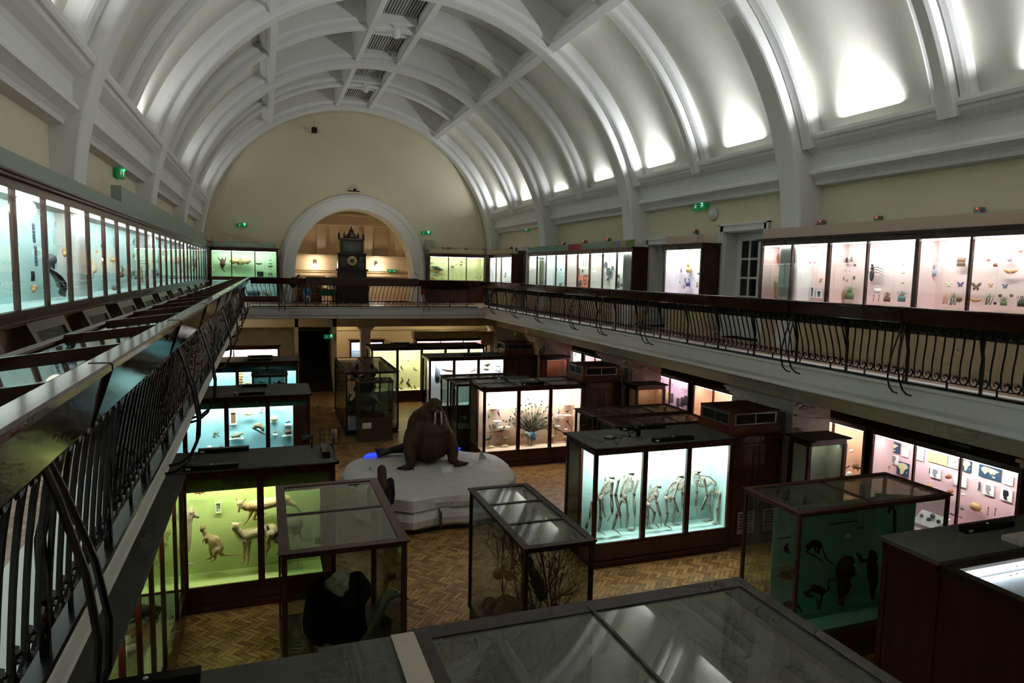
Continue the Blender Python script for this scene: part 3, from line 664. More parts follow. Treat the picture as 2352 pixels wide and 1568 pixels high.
case_pk = row_case('brightly lit case of birds with a displaying peacock, glass topped', 5.5, 8.48, 17.2, 18.6, PEACH, .62, bays=(6.52, 7.475), power=52, lc=(1, .97, .95), top='glass', backcol=BEIGE)
case_sl = row_case('white lit case of seals and whales in the third bank on the right', 5.5, 8.40, 23.7, 24.95, mat('white_case_lining', 'd8d8dc', .85), .6, bays=(6.43, 7.36), power=60)
case_yl = row_case('pale yellow lit case of game birds in the fourth bank, against the far aisle', 3.95, 8.7, 27.2, 28.6, YEL, .7, bays=(5.0, 6.0, 7.0, 8.0), power=60, lc=(1, .97, .8))
case_gr = row_case('lime green lit case of running land animals, front bank on the left', -4.6, 1.02, 11.0, 12.15, LIME, .58, zb=.40, bays=(-3.3, -2.25, -1.22, -.12), power=40, lc=(.97, 1, .78), left=False, right=True, flat_right=.82, liner_right=False, bright=5, header=(.22, OLIVE))
case_bl = row_case('pale blue lit case of armoured animals, second bank on the left', -4.6, 1.0, 17.3, 18.95, BLL, .6, bays=(-2.7, -1.83, -.92, .01), power=60, lc=(.85, 1, 1), left=False, right=True, flat_right=.62, liner_right=False, header=(.16, TEAL), numbers=((-.45, '81'), (.5, '82')))
case_b3 = row_case('pale blue lit case of sea creatures, third bank on the left', -4.6, 1.0, 23.75, 25.1, BLL, .6, bays=(-2.75, -1.8, -.91, .02), power=52, lc=(.85, 1, 1), left=False, header=(.22, mat('teal_blue_header', '5f9aa4', .8)))
# closed wooden bodies between the right cases and the pillars, with their fan boxes and end cases
for i, (ya, xs) in enumerate(((10.68, 8.5), (17.28, 8.5), (23.8, 8.42))):
    w_ = ('front', 'second', 'third')[i]
    t = thing('wooden_cabinet', 'closed dark mahogany cabinet right of the lit case in the %s bank' % w_, 'cabinet', (xs, ya, 0)); W = 9.74-xs
    m = MB().box(0, W, .0 if i else 0, 1.15, 0, 2.2).box(-.0, W-.0, 0, 1.2, 2.2, 2.24); m.build('body', WOOD, t)
    m = MB()
    for a in (.06, .06+W/2): m.prism([(a, .14), (a+W/2-.1, .14), (a+W/2-.1, 2.08), (a, 2.08)], -.012, 0, 'y', [[(a+.05, .19), (a+W/2-.15, .19), (a+W/2-.15, 2.03), (a+.05, 2.03)]])
    m.build('panel_mouldings', WOOD, t)
    if i == 0:
        for xx in (8.72, 9.34):
            a = xx-xs
            v = MB().prism([(a, .27), (a+.4, .27), (a+.4, .72), (a, .72)], -.03, -.01, 'y', [[(a+.035, .31), (a+.365, .31), (a+.365, .68), (a+.035, .68)]])
            for q in range(6): v.box(a+.03, a+.37, -.025, -.005, .325+q*.06, .35+q*.06)
            v.build('vent', mat('pinkish_white_metal', 'a08f88', .5), t)
    fb = thing('fan_housing', 'brown wooden ventilation box with slotted grilles standing on the %s bank' % w_, 'ventilation box', (xs+.04, ya+.10, 2.24))
    WD = mat('brown_box', '6b3218', .45, var=.15, scale=3)
    MB().box(-.03, 1.18, -.03, 1.03, 0, .19).box(0, 1.15, 0, 1.0, .19, .46).build('body', WD, fb)
    box(-.01, 1.16, -.01, 1.01, .46, .475).build('lid', mat('brown_lid', '4c3020', .6), fb)
    for nm, ax, (a, b) in (('front_grille', 'y', (.08, 1.08)), ('side_grille', 'x', (.06, .94))):
        mid = (a+b)/2; h_ = [[(a+.03, .225), (mid-.015, .225), (mid-.015, .41), (a+.03, .41)], [(mid+.015, .225), (b-.03, .225), (b-.03, .41), (mid+.015, .41)]]
        g = MB().prism([(a, .2), (b, .2), (b, .435), (a, .435)], -.012, .0, ax, h_).build(nm, CHROME, fb)
        mm = MB()
        if ax == 'y': mm.box(a+.02, b-.02, -.003, .001, .22, .415)
        else: mm.box(-.003, .001, a+.02, b-.02, .22, .415)
        mm.build('dark_opening', mat('dark_slot', '060606', .8), g)
        mm = MB()
        for q in range(8):
            zz = .232+q*.024
            if ax == 'y': mm.box(a+.03, b-.03, -.009, -.003, zz, zz+.006)
            else: mm.box(-.009, -.003, a+.03, b-.03, zz, zz+.006)
        mm.build('slats', mat('slat_grey', '3c3c3c', .5), g)
ENDL = [mat('sage_grey_lining', '96a08a', .8), mat('tan_lining', 'c08a66', .8), mat('terracotta_lining', 'a35c3c', .8)]
ends = []
for i, (yf, yb) in enumerate(((10.06, 10.60), (16.56, 17.18), (23.2, 23.70))):
    ends.append(row_case('small %s end case at the pillar of the %s bank' if 0 else 'small glass end case of the %s right bank by the pillar, %s lined' % (('front', 'second', 'third')[i], ('grey green', 'tan', 'terracotta')[i]), 9.82, 10.78, yf, yb, ENDL[i], .45, power=1.2, left=False, right=True, bright=1, name='end_display_case', lc=(1, .93, .85)))
# glass show cases
def show_case(name, label, x0, x1, y0, y1, zt, zb, frame, bars_x=(), bars_y=(), plinth=None, fw=.045, topglass=None, mull_front=(), base_top=None):
    t = thing(name, label, 'display case', (x0, y0, 0)); W = x1-x0; D = y1-y0
    MB().box(0, W, 0, D, 0, .06).box(.02, W-.02, .02, D-.02, .06, zb-.04).box(0, W, 0, D, zb-.04, zb).build('plinth', plinth or frame, t)
    for x, y in [(0, 0), (W-fw, 0), (0, D-fw), (W-fw, D-fw)]+[(x-fw/2, y) for x in mull_front for y in (0, D-fw)]: box(x, x+fw, y, y+fw, zb, zt-.07).build('post', frame, t)
    m = MB().prism([(-.025, -.025), (W+.025, -.025), (W+.025, D+.025), (-.025, D+.025)], zt-.02, zt, 'z', [[(fw*1.5, fw*1.5), (W-fw*1.5, fw*1.5), (W-fw*1.5, D-fw*1.5), (fw*1.5, D-fw*1.5)]])
    m.prism([(0, 0), (W, 0), (W, D), (0, D)], zt-.07, zt-.02, 'z', [[(fw, fw), (W-fw, fw), (W-fw, D-fw), (fw, D-fw)]])
    for x in bars_x: m.box(x-.022, x+.022, fw, D-fw, zt-.035, zt-.002)
    for y in bars_y: m.box(fw, W-fw, y-.022, y+.022, zt-.035, zt-.002)
    m.build('top_frame', frame, t)
    for a in ((fw*.4, W-fw*.4, .015, .02), (fw*.4, W-fw*.4, D-.02, D-.015), (.015, .02, fw*.4, D-fw*.4), (W-.02, W-.015, fw*.4, D-fw*.4)): box(*a, zb, zt-.03).build('pane', GLASS, t)
    box(fw, W-fw, fw, D-fw, zt-.014, zt-.010).build('top_pane', topglass or GLASSD, t)
    return t
WDP = mat('purple_brown_frame', '4e332c', .4, var=.1); DBR = mat('dark_brown_frame', '2e211a', .4, var=.1)
c_os = show_case('glass_show_case', 'tall glass case of ostriches in a reddish brown frame, lower left of the hall', .12, 1.50, 7.5, 9.96, 2.24, .30, WDP, bars_y=(1.25,), fw=.06)
c_br = show_case('glass_show_case', 'dark framed glass case of foxes among bare twigs, lower middle of the hall', 2.72, 3.59, 6.87, 9.1, 2.24, .50, DBR, bars_y=(.76, 1.5))
c_mk = show_case('glass_show_case', 'brown framed glass case of monkeys on a sea green panel, lower right', 6.64, 9.42, 6.88, 8.0, 2.24, .42, mat('brown_frame', '5a3a24', .4, var=.1), bars_x=(1.37,))
c_ea = show_case('glass_show_case', 'large black framed glass case of eagles standing on the floor before the stairs', 2.38, 4.08, 21.95, 25.8, 2.06, .16, mat('black_frame', '15140f', .4), mull_front=(.85,), bars_x=(.85,))
c_se = show_case('glass_show_case', 'small glass case holding a secretary bird, on a dark plinth in front of the eagles', 2.65, 3.73, 21.0, 21.75, 1.90, .70, mat('brass_brown_frame', '4a3c26', .4), fw=.03)
box(.12, .40, -.004, -.001, .42, .60).build('notice', LABELM, c_se)
box(.0, .30, -.02, -.005, .18, .62).build('notice', mat('pale_blue_card', 'a8bcc4', .7), c_ea, loc=(.05, 0, 0))
c_d1 = show_case('glass_show_case', 'glass case with a sloping brown roof behind the skeleton case, farther of the pair', 6.72, 9.15, 13.12, 14.05, 2.24, .9, WDP, bars_x=(.8, 1.6))
c_d2 = show_case('glass_show_case', 'glass case with a brown framed roof just behind the skeleton case, nearer of the pair', 6.78, 9.15, 12.2, 13.05, 2.22, .9, WDP, bars_x=(.8, 1.6))
c_f1 = show_case('glass_show_case', 'dark framed glass case of dry grasses behind the peacock case, farther of the pair', 5.15, 7.5, 19.75, 20.6, 2.1, .75, DBR, bars_x=(.8, 1.6))
c_f2 = show_case('glass_show_case', 'dark framed glass case of dry grasses behind the peacock case, nearer of the pair', 5.2, 7.6, 18.85, 19.65, 2.08, .75, DBR, bars_x=(.8, 1.6))
c_sm = show_case('glass_show_case', 'small blue lined glass case standing in front of the third left bank', -.44, .62, 22.55, 23.55, 1.96, .9, mat('slate_frame', '30423c', .4), bars_y=(.5,))
box(.5, .56, .1, .8, .92, 1.9).build('partition', mat('dim_teal_lining', '5f9a9c', .8), c_sm); box(.05, 1.0, .8, .82, .92, 1.9).build('backdrop', mat('dim_teal_lining2', '83bcc0', .8), c_sm)
strip_light((.1, 22.9, 1.9), .7, 1.5, (.7, 1, 1))
# near bank along the bottom of the view: grey board top, white strip, glass top
t = thing('floor_display_case', 'near bank under the camera with a grey board top and a dusty glass roof', 'display case', (-4.6, 3.3, 0)); X0 = 4.6
m = MB().box(0, 9.13, 0, 2.2, 0, .45).box(9.0, 9.1, .0, .08, .45, 2.2).box(9.0, 9.1, 2.1, 2.2, .45, 2.2).box(X0+1.15, X0+1.23, 2.12, 2.2, .45, 2.2).box(X0+2.80, X0+2.86, 2.14, 2.2, .45, 2.2)
m.build('carcass', WOOD, t)
m = MB().prism([(X0+1.15, -.04), (9.19, -.04), (9.19, 2.24), (X0+1.15, 2.24)], 2.20, 2.24, 'z', [[(X0+1.28, .05), (9.06, .05), (9.06, 2.05), (X0+1.28, 2.05)]]).box(X0+2.79, X0+2.82, 0, 2.15, 2.235, 2.25)
m.build('top_frame', mat('grey_brown_frame', '3c3632', .5), t)
box(0, 9.05, 2.14, 2.15, .45, 1.0).build('back_ledge', BEIGE, t)
box(-.0, X0+.96, -.04, 2.12, 2.16, 2.24).build('top_board', GREYTOP, t)
box(X0+.36, X0+.98, 2.10, 2.19, 2.16, 2.235).build('top_board_patch', GREYTOP, t)
box(-.0, X0+.96, 2.10, 2.2, .45, 2.15).build('back_panel', WOOD, t)
box(X0+1.28, 9.06, .0, 2.1, 2.222, 2.226).build('top_pane', glass('dusty_near_glass', 'cfd3ca', .16, 1.3), t)
for a, b in ((X0+1.23, X0+2.8), (X0+2.86, 9.0)): box(a, b, 2.16, 2.165, 1.0, 2.2).build('back_pane', GLASSD, t)
box(9.06, 9.065, .1, 2.1, .45, 2.2).build('side_pane', GLASSD, t)
box(X0+1.2, 9.0, .05, 2.1, .45, .47).build('deck', mat('dim_deck', '6d6a5c', .7), t)
t2 = box(.955, 1.15, 3.2, 5.46, 2.241, 2.262).build('white_strip', mat('offwhite_board', 'c9c0b2', .7)); tag(t2, 'pinkish white strip of board lying across the near case top', 'board')
# right near bank: wooden end, grey top, lit glass lid compartments
t = thing('floor_display_case', 'dark mahogany bank in the bottom right corner with white lit glass lids', 'display case', (7.0, 3.0, 0))
MB().box(0, 4.0, 0, 2.9, 0, 2.12).box(0, 4.0, 2.2, 2.92, 2.12, 2.19).build('body', WOOD, t)
MB().prism([(.12, .12), (2.1, .12), (2.1, 2.08), (.12, 2.08)], 0, 1, 'x').build('end_panel', WOOD, t) if 0 else MB().prism([(2.15, .12), (2.88, .12), (2.88, 2.02), (2.15, 2.02)], -.012, 0, 'x', [[(2.21, .18), (2.82, .18), (2.82, 1.96), (2.21, 1.96)]]).build('end_moulding', WOOD, t)
MB().box(-.01, 4.0, 2.17, 2.96, 2.19, 2.24).build('top_board', GREYTOP, t)
m = MB().prism([(0, 0), (4, 0), (4, 2.15), (0, 2.15)], 2.12, 2.2, 'z', [[(.12+i*1.22, .1), (1.28+i*1.22, .1), (1.28+i*1.22, 2.03), (.12+i*1.22, 2.03)] for i in range(3)])
m.build('lid_frame', DARK, t)
LB = mat('white_light_box', 'dfe6ec', .7)
for i in range(3):
    a = .12+i*1.22; box(a, a+1.16, .1, 2.03, 2.122, 2.126).build('light_box', LB, t); box(a, a+1.16, .1, 2.03, 2.19, 2.194).build('lid_pane', glass('speckled_lid', 'eef2f4', .05), t)
    box(a, a+1.16, 1.96, 2.02, 2.13, 2.165).build('tube_light', TUBE(e=4), t)
    strip_light((7+a+.58, 3+1.9, 2.175), 1.1, 3.0, (.9, .96, 1), (0, -1, -.35), .03)
SPK = mat('dead_fly_black', '101010', .9)
tt = MB()
for i in range(14): q = (rnd.uniform(.2, 1.2), rnd.uniform(.8, 1.95)); tt.box(q[0], q[0]+.02, q[1], q[1]+.012, 2.195, 2.2)
tt.build('specks', SPK, t)['kind'] = 'stuff'
o = box(8.35, 9.6, 5.18, 5.42, 2.241, 2.30).build('white_bar', mat('offwhite_board', 'c9c0b2', .7)); tag(o, 'pale grey bar lying on the grey top of the bottom right bank', 'board')
# left aisle case: runs towards the camera at the foot of the left gallery
t = thing('aisle_display_case', 'long green lit case of seals running towards the camera below the left balcony', 'display case', (-2.45, 5.55, 0))
D = 5.4; W = 1.25
MB().box(0, W, 0, D, 0, .35).build('plinth', WOOD, t)
MB().box(W-.06, W, 0, D, 2.12, 2.2).box(W-.06, W, 0, D, .35, .42).build('rails', WOOD, t)
for y in (.02, .85, 1.68, 2.48, 3.3, 4.5, D-.06): box(W-.05, W, y, y+.045, .42, 2.12).build('post', WOOD, t)
box(-.1, W+.04, -.02, D, 2.2, 2.24).build('top_board', GREYTOP, t)
for i in range(5): y = .04+i*1.06; box(W-.03, W-.025, y, y+1.03, .4, 2.14).build('pane', GLASS, t)
MB().box(.25, .27, 0, D, .4, 2.15).box(.25, W-.06, 0, D, .39, .41).build('lining', mat('pale_lime_lining', 'c8d8a8', .85), t)
for y in (1.2, 3.6):
    o = area('case_light', (-1.30, 5.55+y, 2.12), (-.4, 0, -1), .08, 1.8, 7, (.95, 1, .8))
box(W-.16, W-.1, .1, D-.1, 2.16, 2.19).build('tube_light', TUBE('e8ffd0', 3), t)
# cases by the far aisle
farcase = wall_case('glass case with a blue seascape, beyond the white pillar at the far end', MW('F', 33.0, 3.84), 1.5, [], mat('seascape_blue', '7da8d8', .6, c2='e6eef2', scale=2, stretch=(.2, 1, 5)), None, z=(.5, 1.84, 2.0), depth=.35, power=6, name='floor_display_case', base=None)
c5 = wall_case('case under a long cream pelmet by the far right aisle, rosy lined', MW('F', 30.5, 6.5), 3.3, [1.1, 2.2], mat('rosy_lining', 'c98a84', .8), None, z=(.5, 2.12, 2.25), depth=.6, power=12, name='floor_display_case')
o = box(6.34, 9.5, 30.35, 31.1, 2.26, 2.57).build('cream_pelmet', CREAM); tag(o, 'long cream pelmet board on the case at the far right aisle', 'board')
o = box(9.55, 12.2, 30.4, 30.5, 1.9, 2.57).build('cream_partition', CREAM); tag(o, 'cream partition wall with a running man exit sign, right of the pelmet', 'partition')
c6 = wall_case('wood framed case with a perched bird, left of the stairs', MW('F', 29.6, -2.9), 3.35, [1.65], mat('whitewashed_lining', 'ddd2cc', .85), None, z=(.6, 1.98, 2.12), depth=.4, power=6, name='floor_display_case')
# wall cases of the right aisle
def aisle(label, ya, yb, posts, lining, power, lc=(1, 1, 1), name='aisle_display_case'):
    return wall_case(label, MW('R', ya, 11.55), ya-yb, [ya-p for p in posts], lining, None, z=(.62, 2.24, 2.36), depth=.62, power=power, lc=lc, name=name, base=None)
PINKL = mat('rose_lining', 'e0b8bc', .85); ORL = mat('apricot_lining', 'dca488', .85)
AC = [aisle('rose lined case of maps and fossil skulls in the right aisle, nearest the camera', 10.15, 7.33, (9.22, 8.31), PINKL, 9, (1, .96, .97)),
      aisle('apricot lined case of animal skulls in the right aisle, beyond the rose lined one', 13.55, 10.4, (12.4, 11.2), ORL, 9, (1, .95, .9)),
      aisle('apricot lined case high between the first two pillars of the right aisle', 16.3, 13.8, (15.42, 14.5), ORL, 10, (1, .95, .9)),
      aisle('mauve lined case of specimen jars in the right aisle between the first two pillars', 18.9, 16.6, (17.56,), mat('mauve_lining', 'cfa6bc', .85), 9, (1, .93, 1)),
      aisle('pale lined case of many small shells between the second and third pillars', 25.6, 23.75, (24.6,), mat('white_lining', 'e6e6e6', .85), 10),
      aisle('pink and orange case between the second and third pillars', 23.45, 20.4, (22.6, 21.6), PINKL, 9, (1, .93, .93))]
for c_ in AC:
    pass
m = MB().box(12.17, 12.34, -3, 30, 2.36, 2.42); k += 1; struct('trim_%d' % k, m, mat('dusty_top', '6a604c', .9))
# ------------------------------------------------------------------ modelling of figures
def dist(p): return (Vector(p)-Vector((0, 0, CAMZ))).dot(_f)
class Crop:
    def __init__(s, ox, oy, k, x=None, y=None): s.o = (ox, oy); s.k = k; s.x = x; s.y = y
    def p(s, u, v, off=0):
        """off shifts the point away from the viewer, in metres"""
        px, py = s.o[0]+u/s.k, s.o[1]+v/s.k
        return at(px, py, y=s.y+off) if s.y is not None else at(px, py, x=s.x+(off if s.x > 0 else -off))
    def r(s, rpx): return rpx/s.k*dist(s.p(0, 0) if 0 else s.mid)/FPX
    @property
    def mid(s): return s._m
    def limbs(s, L, mb=None, seg=10):
        mb = mb or MB()
        for limb in L:
            P = []; R = []
            for q in limb:
                if q[0] == 'w': P.append(Vector(q[1:4])); R.append(q[4]); continue
                p = s.p(q[0], q[1], q[3] if len(q) > 3 else 0); P.append(p); R.append(q[2]/s.k*dist(p)/FPX)
            if len(P) == 1: mb.ell(P[0], R[0], seg, 8)
            else: mb.limb(P, R, seg)
        return mb
def skin(name, c, L, m, vox=.02, parent=None, it=2):
    mb = c.limbs(L); return put(name, smoothed(mb, vox, name, m, it), parent)
def base_empty(name, label, cat, pts, group=None):
    """Empty under the lowest point of the given world points"""
    p = min(pts, key=lambda q: q.z); t = thing(name, label, cat, p, 0, group); return t, p
def creature(name, label, cat, c, L, m, vox=.02, extra=(), group=None, it=2):
    """body as one skin; extra = [(part name, limbs, material, vox or 0)]"""
    allp = [c.p(q[0], q[1]) if q[0] != 'w' else Vector(q[1:4]) for l in L for q in l]
    b = Vector((sum(p.x for p in allp)/len(allp), sum(p.y for p in allp)/len(allp), min(p.z for p in allp)))
    t = thing(name, label, cat, b, 0, group)
    o = skin('body', c, L, m, vox, t, it); o.location = -b
    for nm, l2, m2, v2 in extra:
        if v2: o = put(nm, smoothed(c.limbs(l2), v2, nm, m2, 1), t)
        else: o = c.limbs(l2, seg=7).build(nm, m2, t, True)
        o.location = -b
    return t
def spots(name, c1, c2, scale, thr=.35):
    if name in MATS: return MATS[name]
    m = bpy.data.materials.new(name); m.use_nodes = True; nt = m.node_tree; b = nt.nodes['Principled BSDF']; b.inputs['Roughness'].default_value = .9
    tc = nt.nodes.new('ShaderNodeTexCoord'); v = nt.nodes.new('ShaderNodeTexVoronoi'); v.inputs['Scale'].default_value = scale
    r = nt.nodes.new('ShaderNodeValToRGB'); r.color_ramp.elements[0].color = lin(c2)+(1,); r.color_ramp.elements[1].color = lin(c1)+(1,)
    r.color_ramp.elements[0].position = thr; r.color_ramp.elements[1].position = thr+.06
    nt.links.new(tc.outputs['Object'], v.inputs['Vector']); nt.links.new(v.outputs['Distance'], r.inputs[0]); nt.links.new(r.outputs[0], b.inputs['Base Color'])
    MATS[name] = m; return m
def fur(name, c, c2=None, scale=14): return mat(name, c, .9, var=.25, scale=scale, c2=c2, bump=.3, spec=.2)
EYE = mat('black_eye', '080808', .15)
# ------------------------------------------------------------------ iceberg and walrus
ICE = mat('iceberg_white', 'd9d6d2', .55, var=.10, scale=1.5, bump=.25, spec=.4)
IP = [(1.55, 15.21), (1.66, 15.75), (1.85, 16.25), (2.4, 16.77), (3.24, 16.90), (3.9, 16.80), (4.5, 16.62), (5.0, 16.25), (5.42, 15.84), (5.46, 15.1), (5.35, 14.3), (5.1, 13.75), (4.75, 13.3), (3.95, 13.12), (3.30, 13.18), (2.73, 13.06), (2.15, 13.4), (1.72, 14.0), (1.60, 14.6)]
def icering(sc, z, jit, seed, push=0):
    q = random.Random(seed); c = Vector((3.5, 15.0)); out = []
    n = len(IP)
    for i, p in enumerate(IP):
        for f in (0, .5):
            a = Vector(p)*(1-f)+Vector(IP[(i+1) % n])*f; d = a-c
            s_ = sc+q.uniform(-jit, jit); out.append((c.x+d.x*s_, c.y+d.y*s_, z+q.uniform(-jit, jit)*.8))
    return out
t_ice = thing('iceberg', 'big white model iceberg in the middle of the parquet floor, the walrus on top', 'iceberg', (3.5, 15, 0))
rings = [icering(.965, .10, .012, 1), icering(1.0, .16, .012, 2), icering(1.005, .30, .015, 3), icering(.99, .43, .012, 4), icering(.955, .455, .01, 5), icering(.955, .47, .01, 6), icering(1.0, .50, .015, 7), icering(1.01, .62, .015, 8), icering(1.0, .735, .008, 9), icering(.975, .765, .006, 10), icering(.80, .79, .01, 11), icering(.55, .80, .012, 12), icering(.25, .80, .008, 13)]
m = MB(); n = len(rings[0]); m.v = [p for r in rings for p in r]
for i in range(len(rings)-1):
    for j in range(n): m.f.append((i*n+j, i*n+(j+1) % n, (i+1)*n+(j+1) % n, (i+1)*n+j))
m.f.append(tuple((len(rings)-1)*n+j for j in range(n))); m.f.append(tuple(reversed(range(n))))
o = m.build('ice_body', ICE, t_ice, True, (-3.5, -15, 0))
o.modifiers.new('s', 'SUBSURF').subdivision_type = 'SIMPLE'; o.modifiers['s'].levels = 2; o.modifiers['s'].render_levels = 3
for p_ in o.data.polygons: p_.use_smooth = False
d_ = bpy.data.textures.new('ice_lumps', 'CLOUDS'); d_.noise_scale = .45; q = o.modifiers.new('d', 'DISPLACE'); q.texture = d_; q.strength = .07; q.mid_level = .5
m = MB(); m.prism([(3.5+(p[0]-3.5)*.95, 15+(p[1]-15)*.95) for p in IP], 0, .13).build('black_plinth', mat('plinth_black', '0b0b0c', .6), t_ice, False, (-3.5, -15, 0))
box(3.295, 3.31, 13.0, 13.3, .14, .46).build('panel_joint', mat('grey_joint', '4a4a48', .7), t_ice, loc=(-3.5, -15, 0))
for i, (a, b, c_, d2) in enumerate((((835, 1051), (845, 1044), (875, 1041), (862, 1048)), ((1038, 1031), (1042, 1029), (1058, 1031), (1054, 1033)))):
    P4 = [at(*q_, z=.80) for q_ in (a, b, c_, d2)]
    MB().add([(p.x, p.y, .806) for p in P4]+[(p.x, p.y, .835) for p in P4], [(3, 2, 1, 0), (4, 5, 6, 7), (0, 1, 5, 4), (1, 2, 6, 5), (2, 3, 7, 6), (3, 0, 4, 7)]).build('blue_light_patch', mat('painted_blue_light', '2038ff', emit=1.6), t_ice, loc=(-3.5, -15, 0))  # glowing slabs added to stand for patches of blue light on the ice
for px, py, w_, h_, rz, lb in ((1025, 1083, .24, .13, .1, 'white caption card on the iceberg in front of the walrus'), (853, 1074, .11, .13, .9, 'small white caption card on the left side of the iceberg')):
    p = at(px, py, z=.82); t = thing('caption_card', lb, 'card', (p.x, p.y, .795), rz)
    MB().box(-w_/2, w_/2, -.004, .004, 0, h_*1.15).xf(Matrix.Translation((0, -.03, .0)) @ Matrix.Rotation(-.35, 4, 'X')).build('card', LABELM, t)
    MB().bar((0, .02, .0), (0, .01, h_*.5), .02).build('support', CHROME, t)
p = at(1106, 1052, z=.82); t = thing('ice_spike', 'small clear pointed ice spike on the right side of the iceberg', 'model ice', (p.x, p.y, .80))
MB().add([(-.1, -.07, 0), (.12, -.05, 0), (.08, .1, 0), (-.02, .02, .24)], [(0, 2, 1), (0, 1, 3), (1, 2, 3), (2, 0, 3)]).build('spike', mat('cloudy_ice', 'b9bdbb', .2), t)
WAL = mat('walrus_hide', '5a412c', .62, c2='3d2a1b', var=.2, scale=3.5, bump=.5, spec=.35)
tw = thing('walrus', 'huge overstuffed brown walrus with two white tusks sitting on the iceberg', 'walrus', (3.62, 15.35, .80))
m = MB()
m.ell((0, .35, .50), (.60, .66, .52)); m.ell((0, .10, .62), (.55, .50, .55)); m.ell((0, .30, .85), (.52, .52, .48)); m.ell((.02, .16, 1.05), (.38, .38, .38)); m.ell((.05, .10, 1.24), (.25, .28, .26))
m.ell((.08, .02, 1.42), (.175, .21, .16)); m.ell((.03, -.16, 1.33), (.085, .10, .075)); m.ell((.16, -.15, 1.33), (.085, .10, .075)); m.ell((.10, -.18, 1.41), (.07, .08, .05)); m.ell((.10, -.08, 1.25), (.10, .12, .06))
m.ell((0, 1.0, .36), (.42, .5, .34))
for s_ in (-1, 1):
    m.limb([(s_*.42, .10, .62), (s_*.52, -.05, .32), (s_*.50, -.12, .10)], [.20, .15, .12])
    m.limb([(s_*.50, -.12, .08), (s_*.60, -.26, .05)], [.10, .07])
me = smoothed(m, .03, 'body', WAL, 3); put('body', me, tw)
DF = mat('dark_flipper', '1f1b17', .6, bump=.3, scale=30)
for s_ in (-1, 1):
    f = MB()
    for j in range(5): a = (-.9+j*.22) if s_ < 0 else (-2.24-j*.22+.0); a = math.radians(200+j*20) if s_ < 0 else math.radians(340-j*20); f.cap2((s_*.55, -.18, .05), (s_*.55+.30*math.cos(a), -.18+.24*math.sin(a), .03), .06, .028, 8)
    put('front_flipper', smoothed(f, .018, 'front_flipper', DF, 1), tw)
f = MB()
f.limb([(-.45, .95, .18), (-.72, .98, .14)], [.13, .09])
for j in range(5): f.cap2((-.72, .98, .12), (-1.12, .80+j*.10, .05+.02*j), .06, .025, 8)
put('rear_flipper', smoothed(f, .018, 'rear_flipper', DF, 1), tw)
for x in (.045, .175):
    MB().tube([(x, -.21, 1.30), (x-.008, -.24, 1.16), (x-.02, -.25, 1.03), (x-.045, -.23, .92)] if x < .1 else [(x, -.21, 1.30), (x+.01, -.24, 1.16), (x+.012, -.25, 1.03), (x-.005, -.23, .92)], [.026, .024, .018, .005], 10).build('tusk', mat('ivory', 'd8cdb0', .35), tw, True)
MB().ell((-.02, -.155, 1.47), .016).ell((.20, -.155, 1.47), .016).build('eyes', EYE, tw, True)
m = MB().ell((.075, -.255, 1.425), (.014, .01, .01)).ell((.125, -.255, 1.425), (.014, .01, .01)); m.build('nostrils', EYE, tw, True)
m = MB()
for i in range(46):
    a = rnd.uniform(-1, 1); z = 1.28+rnd.uniform(0, .09); x = .10+a*.12; m.tube([(x, -.235+.3*a*a*.2, z), (x+a*.03, -.27+.05*a*a, z-.035)], .0022, 3, False)
m.build('whiskers', mat('whisker', 'b8a888', .5), tw)['kind'] = 'stuff'
# ------------------------------------------------------------------ ostriches
c = Crop(640, 1280, 3.436, y=8.25)
OB = fur('ostrich_black', '1a1917', '0b0b0b', 20); NK = mat('grey_green_skin', '8b8f78', .8, bump=.2, scale=40); WHF = fur('white_plumes', 'd8d4c4', 'a8a494', 18)
t = creature('ostrich', 'black feathered ostrich with white tail plumes and a grey neck in the reddish brown case', 'ostrich', c,
  [[(590, 260, 140), (470, 430, 215), (560, 600, 150)], [(330, 300, 120), (360, 480, 170)], [(330, 190, 45), (300, 260, 70)], [(620, 160, 60, .0), (660, 260, 90)], [(250, 560, 60), (330, 620, 80)]], OB, .035,
  [('tail_plumes', [[(450, 165, 45, -.22), (520, 230, 40, -.30)], [(400, 205, 40, -.22), (480, 270, 38, -.32)], [(520, 150, 45, -.18), (500, 200, 50, -.25)], [(430, 240, 25, -.28), (500, 290, 20, -.36)]], WHF, .02),
   ('neck', [[(640, 730, 48, -.25), (720, 610, 38, -.3), (790, 450, 34, -.32), (845, 320, 36, -.33), (900, 285, 42, -.33)], [(900, 285, 42, -.33), (940, 290, 28, -.34)]], NK, .016),
   ('beak', [[(945, 295, 22, -.34), (985, 308, 12, -.35), (1030, 328, 4, -.36)]], mat('dull_red_beak', 'a0574a', .5), 0),
   ('eye', [[(925, 270, 9, -.40)]], EYE, 0)])
b = t.location
for dx in (-.14, .2):
    m = MB().limb([(.62+dx, 8.35, .95), (.60+dx, 8.37, .62), (.62+dx, 8.35, .36)], [.085, .045, .03]).limb([(.62+dx, 8.35, .34), (.64+dx, 8.2, .325)], [.035, .025])
    o = put('leg', smoothed(m, .014, 'leg', mat('ochre_leg', '8a6a38', .7), 1), t); o.location = -b
c2 = Crop(640, 1280, 3.436, y=9.3)
t = creature('ostrich', 'second brown ostrich with a thin dark neck standing behind the black one', 'ostrich', c2,
  [[(840, 520, 60), (780, 620, 110), (720, 700, 100)], [(860, 160, 28), (840, 240, 17), (800, 360, 18), (790, 480, 30)], [(880, 150, 34), (905, 145, 26)]], fur('ostrich_brown', '4a3c2a', '2c241a', 20), .022,
  [('legs', [[(760, 760, 24), ('w', 1.2, 9.3, .34, .03)], [(700, 780, 24), ('w', 1.0, 9.35, .34, .03)]], mat('ochre_leg', '8a6a38', .7), 0)])
